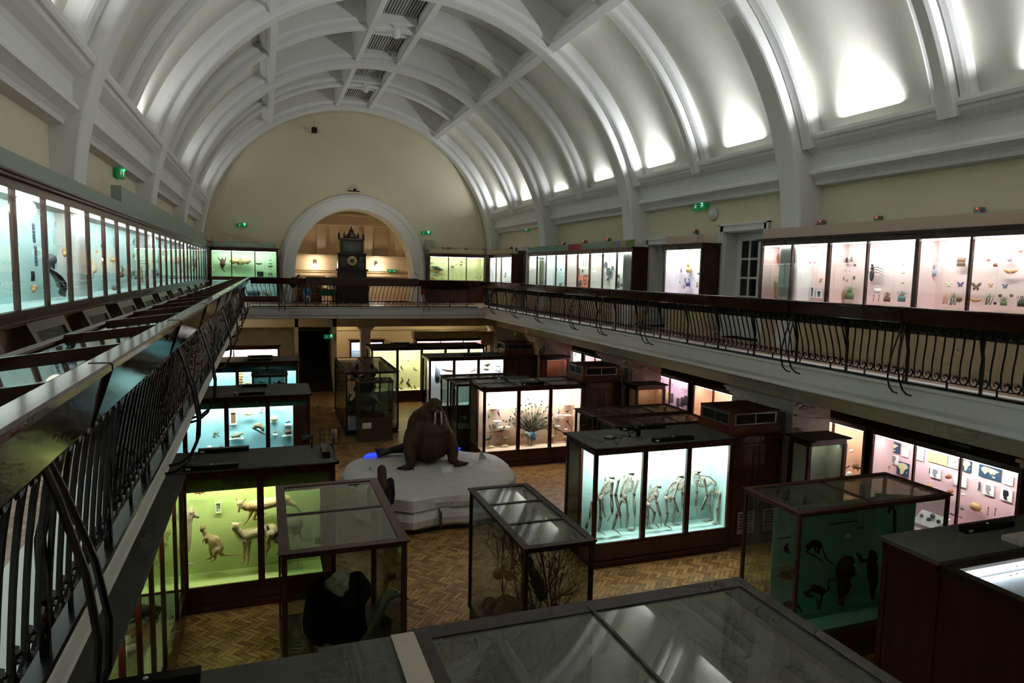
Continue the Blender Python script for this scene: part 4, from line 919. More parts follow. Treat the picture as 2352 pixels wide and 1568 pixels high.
# ------------------------------------------------------------------ animals of the green case
c = Crop(420, 1080, 5.408, y=11.33)
creature('wallaby', 'pale fawn wallaby sitting up on a grey oval board in the green case', 'wallaby', c,
  [[(222, 748, 15), (240, 722, 30), (255, 712, 30)], [(255, 735, 26), (285, 795, 34), (320, 835, 48), (390, 880, 76), (430, 960, 78)], [(224, 700, 9), (223, 678, 6)], [(272, 700, 9), (277, 676, 6)],
   [(285, 840, 22, -.04), (248, 872, 11, -.05), (246, 925, 8, -.05)], [(310, 845, 20), (280, 890, 10, -.02), (290, 930, 7)], [(425, 985, 52, -.06), (395, 1050, 30, -.07), (408, 1100, 13, -.07), (335, 1138, 9, -.07)],
   [(370, 950, 50, .06), (362, 1085, 14, .06), (290, 1106, 9, .06)], [(450, 1000, 34), (480, 1048, 20), (600, 1052, 12), (740, 1030, 7)]], fur('fawn_fur', 'cdb68c', 'a98a5c'), .014,
  [('eyes', [[(240, 712, 5, -.055)]], EYE, 0), ('nose', [[(222, 755, 7, -.02)]], EYE, 0)])
pl = [at(420+u/5.408, 1080+v/5.408, z=.45) for u, v in ((165, 1160), (195, 1188), (330, 1188), (600, 1142), (800, 1100), (858, 1055), (820, 1025), (700, 1052), (500, 1082), (250, 1112))]
o = MB().prism([(p.x, p.y) for p in pl], .415, .45).build('mount_board', mat('slate_board', '6c6862', .8), None); tag(o, 'grey oval mounting board under the fawn wallaby', 'board')
creature('cheetah', 'spotted cheetah standing with its head to the left in the green case', 'cheetah', c,
  [[(628, 728, 26, -.12), (652, 692, 50, -.10)], [(604, 648, 13, -.1), (612, 660, 12, -.1)], [(712, 652, 14, -.08), (704, 668, 12, -.08)], [(665, 730, 45, -.08), (715, 790, 60, -.03), (765, 815, 82), (880, 775, 74), (1000, 745, 78), (1095, 725, 74)],
   [(765, 870, 46, -.05), (765, 980, 25, -.05), (758, 1120, 18, -.05), (738, 1148, 17, -.06)], [(815, 870, 44, .06), (812, 1000, 24, .04), (806, 1150, 18, .02), (792, 1172, 19, .0)],
   [(1090, 780, 66, -.05), (1055, 880, 36, -.06), (1072, 950, 22, -.05), (1035, 1030, 15, -.05), (1022, 1060, 16, -.06)], [(1120, 800, 58, .06), (1150, 880, 28, .05), (1200, 905, 20, .05), (1194, 1010, 15, .04), (1172, 1048, 17, .03)], [(1150, 730, 22), (1190, 830, 13), (1215, 960, 10)]],
  spots('cheetah_fur', 'dcc49a', '3a2a1c', 40, .22), .014, [('eyes', [[(630, 688, 7, -.155)], [(662, 684, 7, -.150)]], EYE, 0), ('nose', [[(622, 722, 11, -.16)]], EYE, 0)])
creature('antelope', 'orange brown young antelope mounted in mid leap above the cheetah', 'antelope', c,
  [[(694, 505, 16, -.08), (705, 455, 24, -.08), (708, 405, 40, -.06)], [(690, 375, 12, -.06), (668, 345, 15, -.06), (652, 305, 4, -.06)], [(752, 385, 12, -.06), (775, 350, 15, -.06), (796, 318, 4, -.06)],
   [(730, 430, 38, -.04), (790, 455, 50), (860, 440, 70), (980, 425, 74), (1110, 395, 70), (1200, 380, 62), (1280, 355, 58)], [(860, 500, 28, -.04), (800, 625, 11, -.05), (745, 692, 8, -.05)], [(930, 500, 32, .04), (872, 605, 15, .04), (905, 615, 12, .03), (1045, 525, 7, .02)],
   [(1270, 380, 52), (1395, 425, 26), (1440, 475, 14), (1463, 590, 9)]], fur('orange_fur', 'cf9a5c', 'e8cfa0', 9), .014, [('eyes', [[(682, 430, 6, -.135)], [(733, 430, 6, -.125)]], EYE, 0), ('nose', [[(694, 512, 10, -.11)]], EYE, 0)])
creature('kangaroo', 'large pale kangaroo with long ears at the left edge of the green case', 'kangaroo', c,
  [[(188, 582, 17), (150, 555, 30), (105, 515, 44)], [(88, 470, 12), (74, 420, 13), (84, 405, 5)], [(125, 460, 10), (150, 415, 8), (165, 388, 3)], [(85, 560, 46), (55, 660, 58), (10, 800, 95), (-20, 960, 110)], [(60, 780, 24), (78, 850, 13), (55, 905, 10)], [(-20, 980, 80), (20, 1120, 24), (60, 1200, 15)]],
  fur('pale_grey_fur', 'd6c2ac', 'b09a80'), .016, [('eyes', [[(132, 522, 7, -.10)]], EYE, 0), ('nose', [[(192, 580, 12, -.03)]], EYE, 0)])
creature('rhea', 'grey long necked rhea behind the ostrich case roof in the green case', 'rhea', Crop(420, 1080, 5.408, y=11.25),
  [[(1022, 692, 8), (1048, 690, 20), (1066, 730, 17), (1058, 800, 16), (1090, 850, 18), (1130, 835, 22), (1180, 750, 45), (1320, 690, 96), (1420, 670, 80)], [(1390, 790, 26), (1368, 850, 9), (1352, 935, 6)], [(1450, 770, 26), (1484, 860, 8), (1484, 950, 6)]], fur('rhea_grey', '8d867a', '5e584e'), .014)
creature('toad', 'small white amphibian model on the floor of the green case, far left', 'amphibian', c, [[(60, 1170, 18), (110, 1165, 26), (140, 1175, 12)], [(110, 1180, 8), (130, 1200, 5)], [(70, 1185, 8), (65, 1205, 5)]], mat('bone_white', 'e2dccb', .6), .008)
def framed(label, c, u0, v0, u1, v1, fm, pm, depth=.05, name='framed_picture', cat='picture', x=None, inset=.18, group=None):
    """a framed box hanging on the lining: built in the lining's plane"""
    a = c.p(u0, v0); b = c.p(u1, v1); cen = (a+b)/2; h = abs(a.z-b.z)/2
    if c.y is not None: w2 = abs(a.x-b.x)/2; M_ = Matrix.Translation(cen)
    else: w2 = abs(a.y-b.y)/2; M_ = Matrix.Translation(cen) @ (Matrix(((0, 1, 0, 0), (-1, 0, 0, 0), (0, 0, 1, 0), (0, 0, 0, 1))) if c.x > 0 else Matrix(((0, -1, 0, 0), (1, 0, 0, 0), (0, 0, 1, 0), (0, 0, 0, 1))))
    t = thing(name, label, cat, group=group); t.matrix_world = M_; i = inset*min(w2, h)*2
    if inset: MB().prism([(-w2, -h), (w2, -h), (w2, h), (-w2, h)], -depth, 0, 'y', [[(-w2+i, -h+i), (w2-i, -h+i), (w2-i, h-i), (-w2+i, h-i)]]).build('frame', fm, t)
    else: box(-w2, w2, -depth*.4, 0, -h, h).build('board', fm, t)
    if inset: box(-w2+i, w2-i, -.012, -.004, -h+i, h-i).build('picture', pm, t)
    return t
cb = Crop(420, 1080, 5.408, y=11.56)
framed('small white framed black picture on the wall of the green case', cb, 402, 392, 482, 518, mat('pale_lime_frame', 'dfe8b4', .7), mat('black_print', '101010', .5, c2='d8d8d0', scale=30), .04)
creature('coral_branch', 'tangled red brown coral hanging high at the left of the green case', 'coral', Crop(420, 1080, 5.408, y=11.4), [[(150, 285, 9), (200, 275, 14), (250, 270, 10), (300, 255, 5)], [(170, 280, 6), (230, 300, 5)], [(190, 270, 6), (150, 262, 4)], [(250, 280, 5), (280, 300, 3)]], mat('rust_coral', '8a4a34', .8), .006)
for s_, u, v, z_ in (('RUNNING', 685, 125, .10), ('LAND', 685, 186, .075)):
    p = at(420+u/5.408, 1080+v/5.408, y=11.098); text(s_, z_, mat('brown_lettering', '4a3a1c', .7), Matrix.Translation(Vector((p.x, 11.097, p.z))-case_gr.location) @ face((0, 0, 0), (0, -1, 0)), case_gr)
p = at(505, 1102, y=10.998); text('10', .05, BRASS, face(Vector((p.x, 10.998, 2.165))-case_gr.location, (0, -1, 0)), case_gr, 'number')
box(-.0, 5.4, .07, .56, .401, .53).build('step', mat('lime_step', 'a9ba62', .8), case_gr) if 0 else None
# seals of the aisle case
for i, (lb, L) in enumerate((('dark grey green seal lying high in the long aisle case', [[(290, 1412, 8), (325, 1404, 16), (360, 1404, 13), (376, 1400, 6)], [(330, 1412, 7), (318, 1424, 3)]]), ('grey seal below the dark one in the long aisle case', [[(285, 1450, 10), (325, 1432, 20), (360, 1425, 12), (376, 1414, 5)], [(310, 1450, 6), (304, 1466, 3)]]), ('round pale seal pup at the bottom of the long aisle case', [[(285, 1498, 16), (310, 1492, 20)]]))):
    creature('seal', lb, 'seal', Crop(0, 0, 1, x=-1.55), L, mat(('seal_dark', 'seal_grey', 'seal_pale')[i], ('3c4a3c', '5c6c5c', 'b8b498')[i], .5), .03)
# ------------------------------------------------------------------ ape skeletons
BONE = mat('bone', 'b4aa9a', .6, var=.2, scale=12)
def apes(name_l, c, skull, spine, ribs, hw, pelvis, arms, legs):
    P = lambda q, off=0: c.p(q[0], q[1], off)
    k_ = dist(P(spine[0]))/c.k/FPX
    b = P(legs[0][-1]); t = thing('ape_skeleton', name_l, 'skeleton', b); L = -b
    def fin(mb, nm, sm=True): mb.build(nm, BONE, t, sm, L)
    m = MB(); s0 = P(skull[:2], -.04); r = skull[2]*k_; dr = skull[3]
    m.ell(s0, (r, r*.8, r*.85)); m.ell(s0+Vector((dr*r*.55, -r*.35, -r*.55)), (r*.5, r*.5, r*.42)); m.ell(s0+Vector((0, -r*.55, r*.05)), (r*.8, r*.3, r*.16))
    fin(m, 'skull')
    m = MB()
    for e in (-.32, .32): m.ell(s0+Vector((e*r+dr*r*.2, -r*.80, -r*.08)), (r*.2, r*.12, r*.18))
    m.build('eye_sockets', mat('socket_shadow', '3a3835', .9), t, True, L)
    sp = [P(q, .06) for q in spine]; m = MB()
    for a, b2 in zip(sp, sp[1:]):
        n_ = max(2, int((b2-a).length/.028))
        for i in range(n_): q = a.lerp(b2, i/n_); m.ell(q, .023, 6, 4)
    m.tube(sp, .009, 6); fin(m, 'spine')
    a, b2 = P(ribs[0], .06), P(ribs[1], .06); ax = (b2-a).normalized(); bel = Vector((ribs[2][0], 0, -ribs[2][1])).normalized(); bel = (bel-ax*bel.dot(ax)).normalized(); m = MB(); N_ = 11; H = hw*k_
    for i in range(N_):
        f = i/(N_-1); q = a.lerp(b2, f); s_ = (.62+.38*math.sin(PI*min(1, f*1.25+.12)))*(1 if f < .8 else .8); side = Vector((0, 1, 0))
        for sg in (-1, 1):
            pts = []
            for j in range(9):
                th = PI*j/8*(.98 if f < .75 else .7); pts.append(q+bel*(H*s_*(1-math.cos(th))*.5*1.9)+side*(sg*.135*s_*math.sin(th))+ax*(.03*math.sin(th*.8)+.05*f*(th/PI)))
            m.tube(pts, .0085, 5)
    m.tube([a.lerp(b2, f)+bel*(H*1.75*(.62+.38*math.sin(PI*min(1, f*1.25+.12))))+ax*.03 for f in (0, .2, .4, .6)], .009, 6)
    m.tube([a+Vector((0, -.13, 0))+bel*.05, a+bel*H*1.1], .008, 6).tube([a+Vector((0, .13, 0))+bel*.05, a+bel*H*1.1], .008, 6)
    for sg in (-1, 1): m.prism([(0, 0), (.09, .02), (.02, .13)], -.004, .004, 'x').xf(Matrix.Translation(a+Vector((0, sg*.12-.02, -.06))), len(m.v)-6)
    fin(m, 'ribcage', False)
    pc = P(pelvis[:2], .03); pr_ = pelvis[2]*k_; m = MB()
    for sg in (-1, 1):
        m.ell(pc+Vector((0, sg*.07, pr_*.35)), (pr_*.55, .022, pr_*.75), 10, 6)
        m.tube([pc+Vector((pr_*.5*math.cos(g), sg*.05, -pr_*.55+pr_*.4*math.sin(g))) for g in [2*PI*i/10 for i in range(11)]], .011, 6)
    m.ell(pc, (.03, .06, .05)); fin(m, 'pelvis')
    def limb(q, off, nm):
        pts = [P(v, off) for v in q]; m = MB()
        a, b3, c3, d3 = pts
        m.tube([a, a.lerp(b3, .12), a.lerp(b3, .5), a.lerp(b3, .9), b3], [.036, .025, .021, .026, .036], 8)
        ox = Vector((.012, 0, 0))
        m.tube([b3+ox, b3.lerp(c3, .5)+ox*1.8, c3+ox*.6], [.019, .013, .014], 6).tube([b3-ox, b3.lerp(c3, .5)-ox*1.8, c3-ox*.6], [.017, .013, .014], 6)
        m.ell(b3, .027, 8, 6).ell(a, .03, 8, 6).ell(c3, .022, 8, 6)
        d_ = d3-c3; sd = Vector((0, 1, 0)) if abs(d_.z) > abs(d_.x) else Vector((0, 1, 0)); sd = (sd+Vector((1, 0, 0))*.7).normalized() if nm == 'arm' else sd
        for j in range(5):
            f = (j-2)/2; e = d3+sd*(f*.045)-d_*(.12*abs(f)); mid = c3.lerp(e, .5)+Vector((0, 0, .012))
            m.tube([c3, mid, e], [.013, .010, .006], 5)
        fin(m, nm)
    limb(arms[0], -.14, 'arm'); limb(arms[1], .12, 'arm'); limb(legs[0], -.09, 'leg'); limb(legs[1], .10, 'leg')
    return t
c = Crop(1340, 1040, 6.72, y=10.93)
apes('ape skeleton standing at the left end of the bright case, half behind the corner post', c, (440, 365, 46, 1), [(405, 420), (335, 480), (290, 560), (262, 650)], [(392, 435), (285, 600), (.8, .35)], 62, (262, 690, 58), [[(450, 440), (432, 650), (447, 930), (372, 1050)], [(300, 560), (265, 720), (312, 905), (345, 1000)]], [[(258, 700), (268, 1000), (238, 1205), (330, 1262)], [(180, 700), (130, 760), (100, 1010), (35, 1180)]])
apes('tall upright ape skeleton in the left bay, its hand hanging low', c, (735, 300, 50, 1), [(700, 365), (640, 430), (600, 520), (580, 640)], [(690, 385), (592, 610), (.9, .3)], 75, (620, 690, 68), [[(545, 400), (500, 650), (575, 990), (585, 1150)], [(850, 395), (782, 640), (795, 985), (790, 1215)]], [[(590, 720), (516, 960), (455, 1170), (580, 1265)], [(668, 720), (688, 945), (670, 1160), (790, 1205)]])
apes('small crouching ape skeleton with a round skull in the middle bay', c, (1160, 505, 44, 1), [(1105, 530), (1050, 590), (1005, 680), (985, 780)], [(1095, 545), (1005, 700), (.8, .4)], 52, (990, 790, 42), [[(1110, 640), (1130, 760), (1192, 980), (1200, 1140)], [(1030, 680), (985, 850), (1000, 1030), (1030, 1110)]], [[(1000, 800), (1100, 910), (1075, 1070), (1170, 1160)], [(985, 810), (970, 960), (985, 1130), (1090, 1180)]])
apes('stooping ape skeleton walking on two legs in the middle bay', c, (1505, 345, 46, 1), [(1535, 390), (1450, 430), (1370, 460), (1300, 560), (1290, 650)], [(1520, 410), (1340, 530), (.3, .95)], 58, (1312, 690, 58), [[(1470, 440), (1387, 700), (1470, 920), (1450, 1025)], [(1530, 470), (1530, 610), (1530, 860), (1480, 1000)]], [[(1272, 690), (1298, 930), (1262, 1110), (1360, 1172)], [(1395, 700), (1412, 850), (1385, 1080), (1510, 1110)]])
apes('large bowed gorilla skeleton in the right bay with long hanging arms', c, (1765, 275, 58, -1), [(1720, 320), (1840, 345), (1950, 360), (2040, 450), (2080, 570)], [(1740, 350), (1985, 430), (-.15, .98)], 76, (2055, 620, 72), [[(1860, 385), (1910, 660), (1817, 890), (1815, 1030)], [(1755, 440), (1745, 600), (1735, 820), (1765, 985)]], [[(2105, 615), (2065, 860), (2070, 1050), (1985, 1122)], [(1960, 590), (1940, 800), (1980, 1020), (1835, 1068)]])
# ------------------------------------------------------------------ peacock
c = Crop(1080, 860, 7.838, y=17.55)
t = creature('peacock', 'displaying blue peacock with a tall fan of eyed tail feathers in the bright bird case', 'peacock', c,
  [[(1075, 1090, 62), (1030, 1080, 50)], [(1110, 1120, 52), (1140, 1155, 46)], [(1150, 1110, 28), (1147, 1065, 17), (1135, 1040, 15)]], mat('peacock_blue', '23407c', .4, c2='2c6a62', var=.2, scale=6), .012,
  [('wings', [[(1010, 1060, 42, -.06), (1050, 1110, 44, -.08), (1070, 1140, 20, -.08)], [(1180, 1070, 26, .02), (1170, 1100, 26, .02)]], fur('grey_barred_wing', 'a7a59c', '6a6a64', 40), .012),
   ('legs', [[(1045, 1150, 12), (1038, 1210, 6), (1040, 1250, 6)], [(1095, 1160, 12), (1098, 1205, 6), (1106, 1246, 6)], [(1020, 1252, 4), (1070, 1255, 4)], [(1085, 1248, 4), (1130, 1250, 4)]], mat('bird_leg', '4a3a30', .6), 0),
   ('crest', [[(1135, 1030, 3), (1130, 1005, 3), (1128, 1000, 6)], [(1138, 1030, 3), (1142, 1002, 5)]], EYE, 0)])
b = t.location; fan = MB(); eyes = MB(); barbs = MB(); q = random.Random(5)
for i in range(120):
    a = math.radians(q.uniform(-62, 66)+ (0)); ln = q.uniform(330, 640)*(1-.25*abs(a)); u0, v0 = 1085+q.uniform(-60, 60), 1040
    pts = []
    for j in range(7):
        f = j/6; uu = u0+math.sin(a)*ln*f*1.02+ (a*40*f*f); vv = v0-math.cos(a)*ln*f+abs(a)*60*f*f*f; pts.append(c.p(uu, vv, .02+.10*f*q.uniform(.2, 1)))
    fan.tube([p-b for p in pts], [.006, .005, .0045, .004, .0035, .003, .0025], 4, False)
    if q.random() < .5: eyes.ell(pts[-1]-b, (.022, .008, .026), 7, 5)
    for j in range(2, 6):
        for s_ in (-1, 1):
            p0 = pts[j].lerp(pts[j+1], q.random()); d_ = (pts[j+1]-pts[j]).normalized(); e = p0+d_*.05+Vector((s_*math.cos(a), 0, -s_*math.sin(a)*1))*q.uniform(.02, .045); barbs.tube([p0-b, e-b], [.0022, .001], 3, False)
for i in range(260):
    a = math.radians(q.uniform(-75, 75)); r0 = q.uniform(60, 330); p0 = c.p(1085+math.sin(a)*r0, 1030-math.cos(a)*r0*.95, q.uniform(-.02, .08)); e = c.p(1085+math.sin(a)*(r0+55)+q.uniform(-12, 12), 1030-math.cos(a)*(r0+55)*.95, q.uniform(-.02, .08)); barbs.tube([p0-b, e-b], [.009, .002], 4, False)
GFA = mat('bronze_green_feather', '4f5238', .6, c2='2c3a2c', var=.2, scale=10)
fan.build('tail_shafts', mat('brown_shaft', '6d5a44', .6), t)['kind'] = 'stuff'; eyes.build('tail_eyes', mat('dark_teal_eye', '1f3a3c', .4), t, True)['kind'] = 'stuff'; barbs.build('tail_barbs', GFA, t)['kind'] = 'stuff'
fn = MB()
for i in range(14): a = math.radians(95+i*8); p0 = c.p(1010, 1090, .05); e = c.p(1010+math.cos(math.radians(180-25+i*7-20))*110, 1090-math.sin(math.radians(180-25+i*7-20))*-70, .05); fn.bar(p0-b, e-b, .02, .006)
fn.build('tail_support', mat('tan_feather', 'c8a878', .7), t)
# ------------------------------------------------------------------ birds
LEG = mat('bird_leg', '4a3a30', .6)
def bird(name, label, c, u, v, L, d, m, tail=.8, tilt=0, leg=.45, neck=.0, belly=None, hm=None, vox=None, off=0, group=None):
    """u,v: middle of the body; L: body length in crop pixels; d: +1 facing right"""
    ct, st = math.cos(math.radians(tilt)), math.sin(math.radians(tilt))
    def q(x, y, r, o=0): return (u+d*L*(x*ct-y*st), v-L*(x*st+y*ct), r*L, off+o)
    hy = .34+neck; body = [[q(.26, .02, .17), q(0, .02, .21), q(-.28, -.02, .14)], [q(.28, .08, .13), q(.36, hy*.75, .09), q(.42, hy, .105)], [q(-.3, -.02, .11), q(-.35-tail*.5, -.06, .06), q(-.38-tail, -.10, .03)], [q(.05, .02, .16, -.16*L/c.k*dist(c.p(u, v))/FPX), q(-.35, -.02, .07, -.10*L/c.k*dist(c.p(u, v))/FPX)]]
    sc = L/c.k*dist(c.p(u, v))/FPX
    ex = [('beak', [[q(.50, hy-.01, .04), q(.62, hy-.04, .012)]], LEG, 0), ('eye', [[q(.46, hy+.03, .02, -.10*sc)]], EYE, 0)]
    if leg:
        ex.append(('legs', [[(u+d*L*.02, v+L*.15, .035*L, off-.04*sc), (u+d*L*.02, v+L*leg, .02*L, off-.04*sc), (u+d*L*.12, v+L*leg, .015*L, off-.04*sc)], [(u-d*L*.08, v+L*.15, .035*L, off+.06*sc), (u-d*L*.06, v+L*leg, .02*L, off+.06*sc), (u+d*L*.04, v+L*leg, .015*L, off+.06*sc)]], LEG, 0))
    if belly: ex.append(('breast', [[q(.24, -.05, .155), q(0, -.07, .17)]], belly, 0))
    if hm: ex.append(('head', [[q(.36, hy*.8, .095), q(.42, hy, .112)]], hm, 0))
    return creature(name, label, 'bird', c, body, m, vox or max(.006, sc*.035), ex, group, 1)
def shelf(label, c, u0, u1, v, m=LABELM, th=.015, d=.14, off=0):
    a = c.p(u0, v, off); b_ = c.p(u1, v, off)
    if c.y is not None: o = box(a.x, b_.x, a.y-d, a.y+.02, a.z-th, a.z).build('shelf', m)
    else: s_ = 1 if c.x > 0 else -1; o = box(a.x-s_*d, a.x+s_*.02, a.y, b_.y, a.z-th, a.z).build('shelf', m)
    return tag(o, label, 'shelf')
BR = fur('brown_feather', '7d6a50', '564634', 30); GRF = fur('grey_feather', '8f8c86', '5c5a58', 30)
c = Crop(1080, 860, 7.838, y=17.6)
bird('parrot', 'bright green parrot at the left edge of the bright bird case', c, 345, 745, 85, 1, mat('parrot_green', '2f8a3c', .6), tail=.6, tilt=60, leg=0)
bird('parrot', 'red parrot with purple wings perched upright in the left bay of the bird case', c, 505, 690, 100, -1, mat('parrot_red', '9c3038', .6, c2='3c3a70', var=.2, scale=7), tail=.8, tilt=62, leg=.5)
bird('cuckoo', 'brown long tailed bird at the left edge, above the grey pigeon, in the bird case', c, 350, 930, 75, -1, BR, tail=1.1, tilt=65, leg=.3)
bird('pigeon', 'blue grey pigeon with a crest in the left bay of the bird case', c, 462, 930, 75, 1, mat('slate_feather', '6d7c94', .7), tail=.5, tilt=30, leg=.4)
bird('pheasant', 'brown pheasant hen with a long tail pointing left, middle of the left bay', c, 555, 1000, 150, 1, BR, tail=1.3, tilt=8, leg=.35)
bird('duck', 'black and white duck standing on a pale rock at the left edge of the bird case', c, 335, 1160, 120, 1, mat('duck_black', '232120', .6), tail=.3, tilt=10, leg=.75, belly=mat('white_feather', 'd9d4c8', .7), neck=.1)
bird('grouse', 'plump speckled brown bird standing on a pale rock in the left bay', c, 630, 1150, 140, -1, fur('speckled_brown', '8e7c64', '5e5040', 50), tail=.3, tilt=-10, leg=.62, neck=.12)
bird('tern', 'small pale bird on the top left shelf of the bird case', c, 455, 525, 55, 1, mat('cream_feather', 'e0d0bc', .7), tail=.6, leg=.3)
bird('sandpiper', 'small brown bird at the upper left edge of the bird case', c, 335, 540, 50, -1, BR, tail=.5, leg=.3)
bird('finch', 'small grey bird pointing up on the second shelf of the right bay', c, 1600, 670, 85, 1, GRF, tail=.5, tilt=60, leg=.4)
bird('goldfinch', 'small black and yellow bird on a shelf in the right bay', c, 1750, 660, 75, -1, mat('black_feather', '222018', .6), tail=.5, tilt=-30, leg=.4, belly=mat('yellow_feather', 'c8b040', .7))
bird('trogon', 'red brown bird with a very long dark tail at the right of the bird case', c, 1745, 830, 110, -1, mat('rust_feather', '84482c', .7, c2='4a4430', var=.2, scale=6), tail=1.7, tilt=58, leg=.4)
bird('pheasant', 'grey brown pheasant with a long tail pointing right, in the right bay', c, 1530, 960, 130, -1, BR, tail=1.4, tilt=24, leg=.6)
bird('chick', 'striped game chick standing beside the peacock in the right bay', c, 1480, 1120, 150, 1, fur('striped_down', 'b8a47c', '6a5638', 24), tail=.1, tilt=6, leg=.75, neck=.0)
bird('chick', 'second striped chick half hidden at the right edge of the bird case', c, 1710, 1130, 110, 1, fur('striped_down', 'b8a47c', '6a5638', 24), tail=.1, tilt=10, leg=.8, neck=.05)
bird('wren', 'tiny bird on the highest shelf of the right bay', c, 1755, 465, 50, 1, mat('cream_feather', 'e0d0bc', .7), tail=.5, leg=.3)
bird('wagtail', 'tiny pale upright bird left of the highest shelf', c, 1620, 480, 55, 1, mat('cream_feather', 'e0d0bc', .7), tail=.6, tilt=65, leg=.3)
cs = Crop(1080, 860, 7.838, y=17.74)
for i, (a, b_, v, l) in enumerate(((370, 500, 592, 'short white shelf under the pale bird'), (405, 540, 828, 'white shelf under the red parrot'), (405, 530, 868, 'second white strip below the red parrot'), (470, 700, 938, 'long white shelf above the pheasant hen'), (1525, 1640, 722, 'white shelf under the small grey bird'), (1680, 1800, 722, 'white shelf under the black and yellow bird'), (1700, 1820, 524, 'thin white shelf under the tiny bird'), (1530, 1640, 765, 'white caption strip below the small grey bird'), (1680, 1740, 970, 'white strip under the long tailed bird'), (1520, 1590, 910, 'white strip above the pheasant in the right bay'))): shelf(l, cs, a, b_, v)
for i, (u, v, w_, l) in enumerate(((385, 1310, 90, 'yellowish rock at the lower left of the bird case'), (630, 1290, 90, 'pale yellow rock under the speckled bird'), (1110, 1285, 90, 'flat white stone under the peacock'))):
    creature('rock', l, 'rock', c, [[(u-w_*.7, v, 22), (u, v-8, 32), (u+w_*.6, v, 20)]], mat('yellow_rock', 'd8cc98', .8), .02)
# ------------------------------------------------------------------ small specimens
def U_beetle():
    m = MB().ell((0, 0, -.08), (.20, .12, .30)).ell((0, 0, .26), (.13, .09, .12))
    for s in (-1, 1):
        for i, a in enumerate((.35, 0, -.45)): m.tube([(s*.12, 0, .12-i*.13), (s*.34, -.04, .16-i*.15+a*.2), (s*.42, 0, .02-i*.2+a*.3)], .018, 4)
        m.tube([(s*.05, 0, .34), (s*.14, -.02, .5)], .012, 4)
    return m
def U_bug():      # enlarged insect model with long legs to one side
    m = MB().ell((-.25, 0, -.12), (.13, .1, .34)).ell((-.25, 0, .28), (.10, .09, .12)).ell((-.25, -.02, .44), (.07, .06, .07))
    for z in (.3, .16, .02): m.tube([(-.2, 0, z), (.05, -.08, z+.05), (.3, 0, z-.02), (.48, .02, z-.12)], [.022, .02, .016, .01], 5)
    m.tube([(-.3, 0, z), (-.42, -.05, .1), (-.5, 0, -.1)], .014, 4)
    return m
def U_butterfly():
    m = MB()
    for s in (-1, 1):
        m.prism([(0, .04), (s*.18, .34), (s*.50, .42), (s*.44, .12), (s*.2, -.02), (0, -.02)], -.012, .012, 'y')
        m.prism([(0, .0), (s*.26, .02), (s*.33, -.18), (s*.2, -.40), (s*.06, -.26)], -.018, .006, 'y')
    return m.tube([(0, -.02, .2), (0, -.03, 0), (0, -.02, -.22)], [.02, .03, .015], 6)
def U_moth():
    m = MB()
    for s in (-1, 1): m.prism([(0, .1), (s*.28, .16), (s*.55, .2), (s*.46, .02), (s*.2, -.14), (0, -.14)], -.014, .014, 'y')
    return m.ell((0, -.02, -.02), (.05, .05, .2))
def U_crab():
    m = MB().ell((0, 0, 0), (.26, .14, .2))
    for s in (-1, 1):
        m.tube([(s*.2, 0, .1), (s*.36, -.08, .22), (s*.28, -.1, .4)], [.04, .05, .03], 6).ell((s*.26, -.1, .42), (.07, .05, .1))
        for i in range(4): m.tube([(s*.2, 0, .05-i*.07), (s*.42, -.08, .05-i*.12), (s*.5, 0, -.08-i*.12)], [.025, .02, .008], 5)
    return m
def U_lobster():
    m = MB().limb([(0, 0, .42), (0, -.03, .2), (0, 0, -.1), (.04, 0, -.4)], [.05, .11, .09, .05], 8)
    for s in (-1, 1):
        for i in range(5): m.tube([(s*.05, 0, .15-i*.06), (s*.25, -.06, .2-i*.05), (s*.36, 0, .05-i*.1)], [.018, .014, .006], 4)
        m.tube([(s*.04, 0, .4), (s*.2, -.05, .5), (s*.34, 0, .3)], [.012, .009, .005], 4)
    return m.prism([(-.06, -.48), (.14, -.48), (.1, -.38), (-.02, -.38)], -.02, .02, 'y')
def U_shell():
    m = MB()
    for i in range(9): a = i*.8; r = .06+.028*i; m.ell((r*math.cos(a)*.7, -.02, r*math.sin(a)*.7), (.09+.016*i, .09, .09+.014*i), 8, 6)
    return m
def U_skull():
    m = MB().ell((.1, 0, .08), (.26, .19, .22)).limb([(-.02, 0, .02), (-.3, 0, -.08)], [.15, .08], 8).limb([(.1, .0, -.15), (-.26, 0, -.2)], [.05, .03], 6)
    return m.tube([(-.05, -.17, .0), (.12, -.2, -.03), (.22, -.15, .02)], .025, 5)
def U_slab():
    m = MB()
    for i in range(6): m.ell((rnd.uniform(-.03, .03), 0, -.42+i*.17), (.15+rnd.uniform(-.02, .02), .07, .12), 8, 6)
    return m
def U_jar():
    return MB().lathe([(0, -.5), (.17, -.5), (.18, -.46), (.18, .36), (.15, .42), (.15, .5), (0, .5)], n=12).ell((0, 0, -.1), (.1, .1, .28), 8, 6)
def U_fish():
    m = MB().limb([(-.48, 0, .02), (-.25, 0, 0), (.1, 0, 0), (.38, 0, 0), (.5, 0, 0)], [.02, .08, .13, .09, .04], 8)
    return m.prism([(-.46, 0), (-.6, .12), (-.56, 0), (-.6, -.12)], -.012, .012, 'y').prism([(.05, .1), (-.05, .24), (-.1, .08)], -.012, .012, 'y').prism([(.2, -.08), (.1, -.24), (.1, -.08)], -.012, .012, 'y')
def U_dolphin():
    m = MB().limb([(-.5, 0, .1), (-.3, 0, .1), (0, 0, .03), (.3, 0, -.08), (.45, 0, -.13)], [.02, .06, .11, .09, .05], 10)
    return m.prism([(-.48, .1), (-.62, .1), (-.52, .06)], -.1, .1, 'y').prism([(.0, .12), (-.06, .24), (.1, .08)], -.015, .015, 'y').prism([(.22, -.12), (.14, -.27), (.3, -.15)], -.06, -.04, 'y')
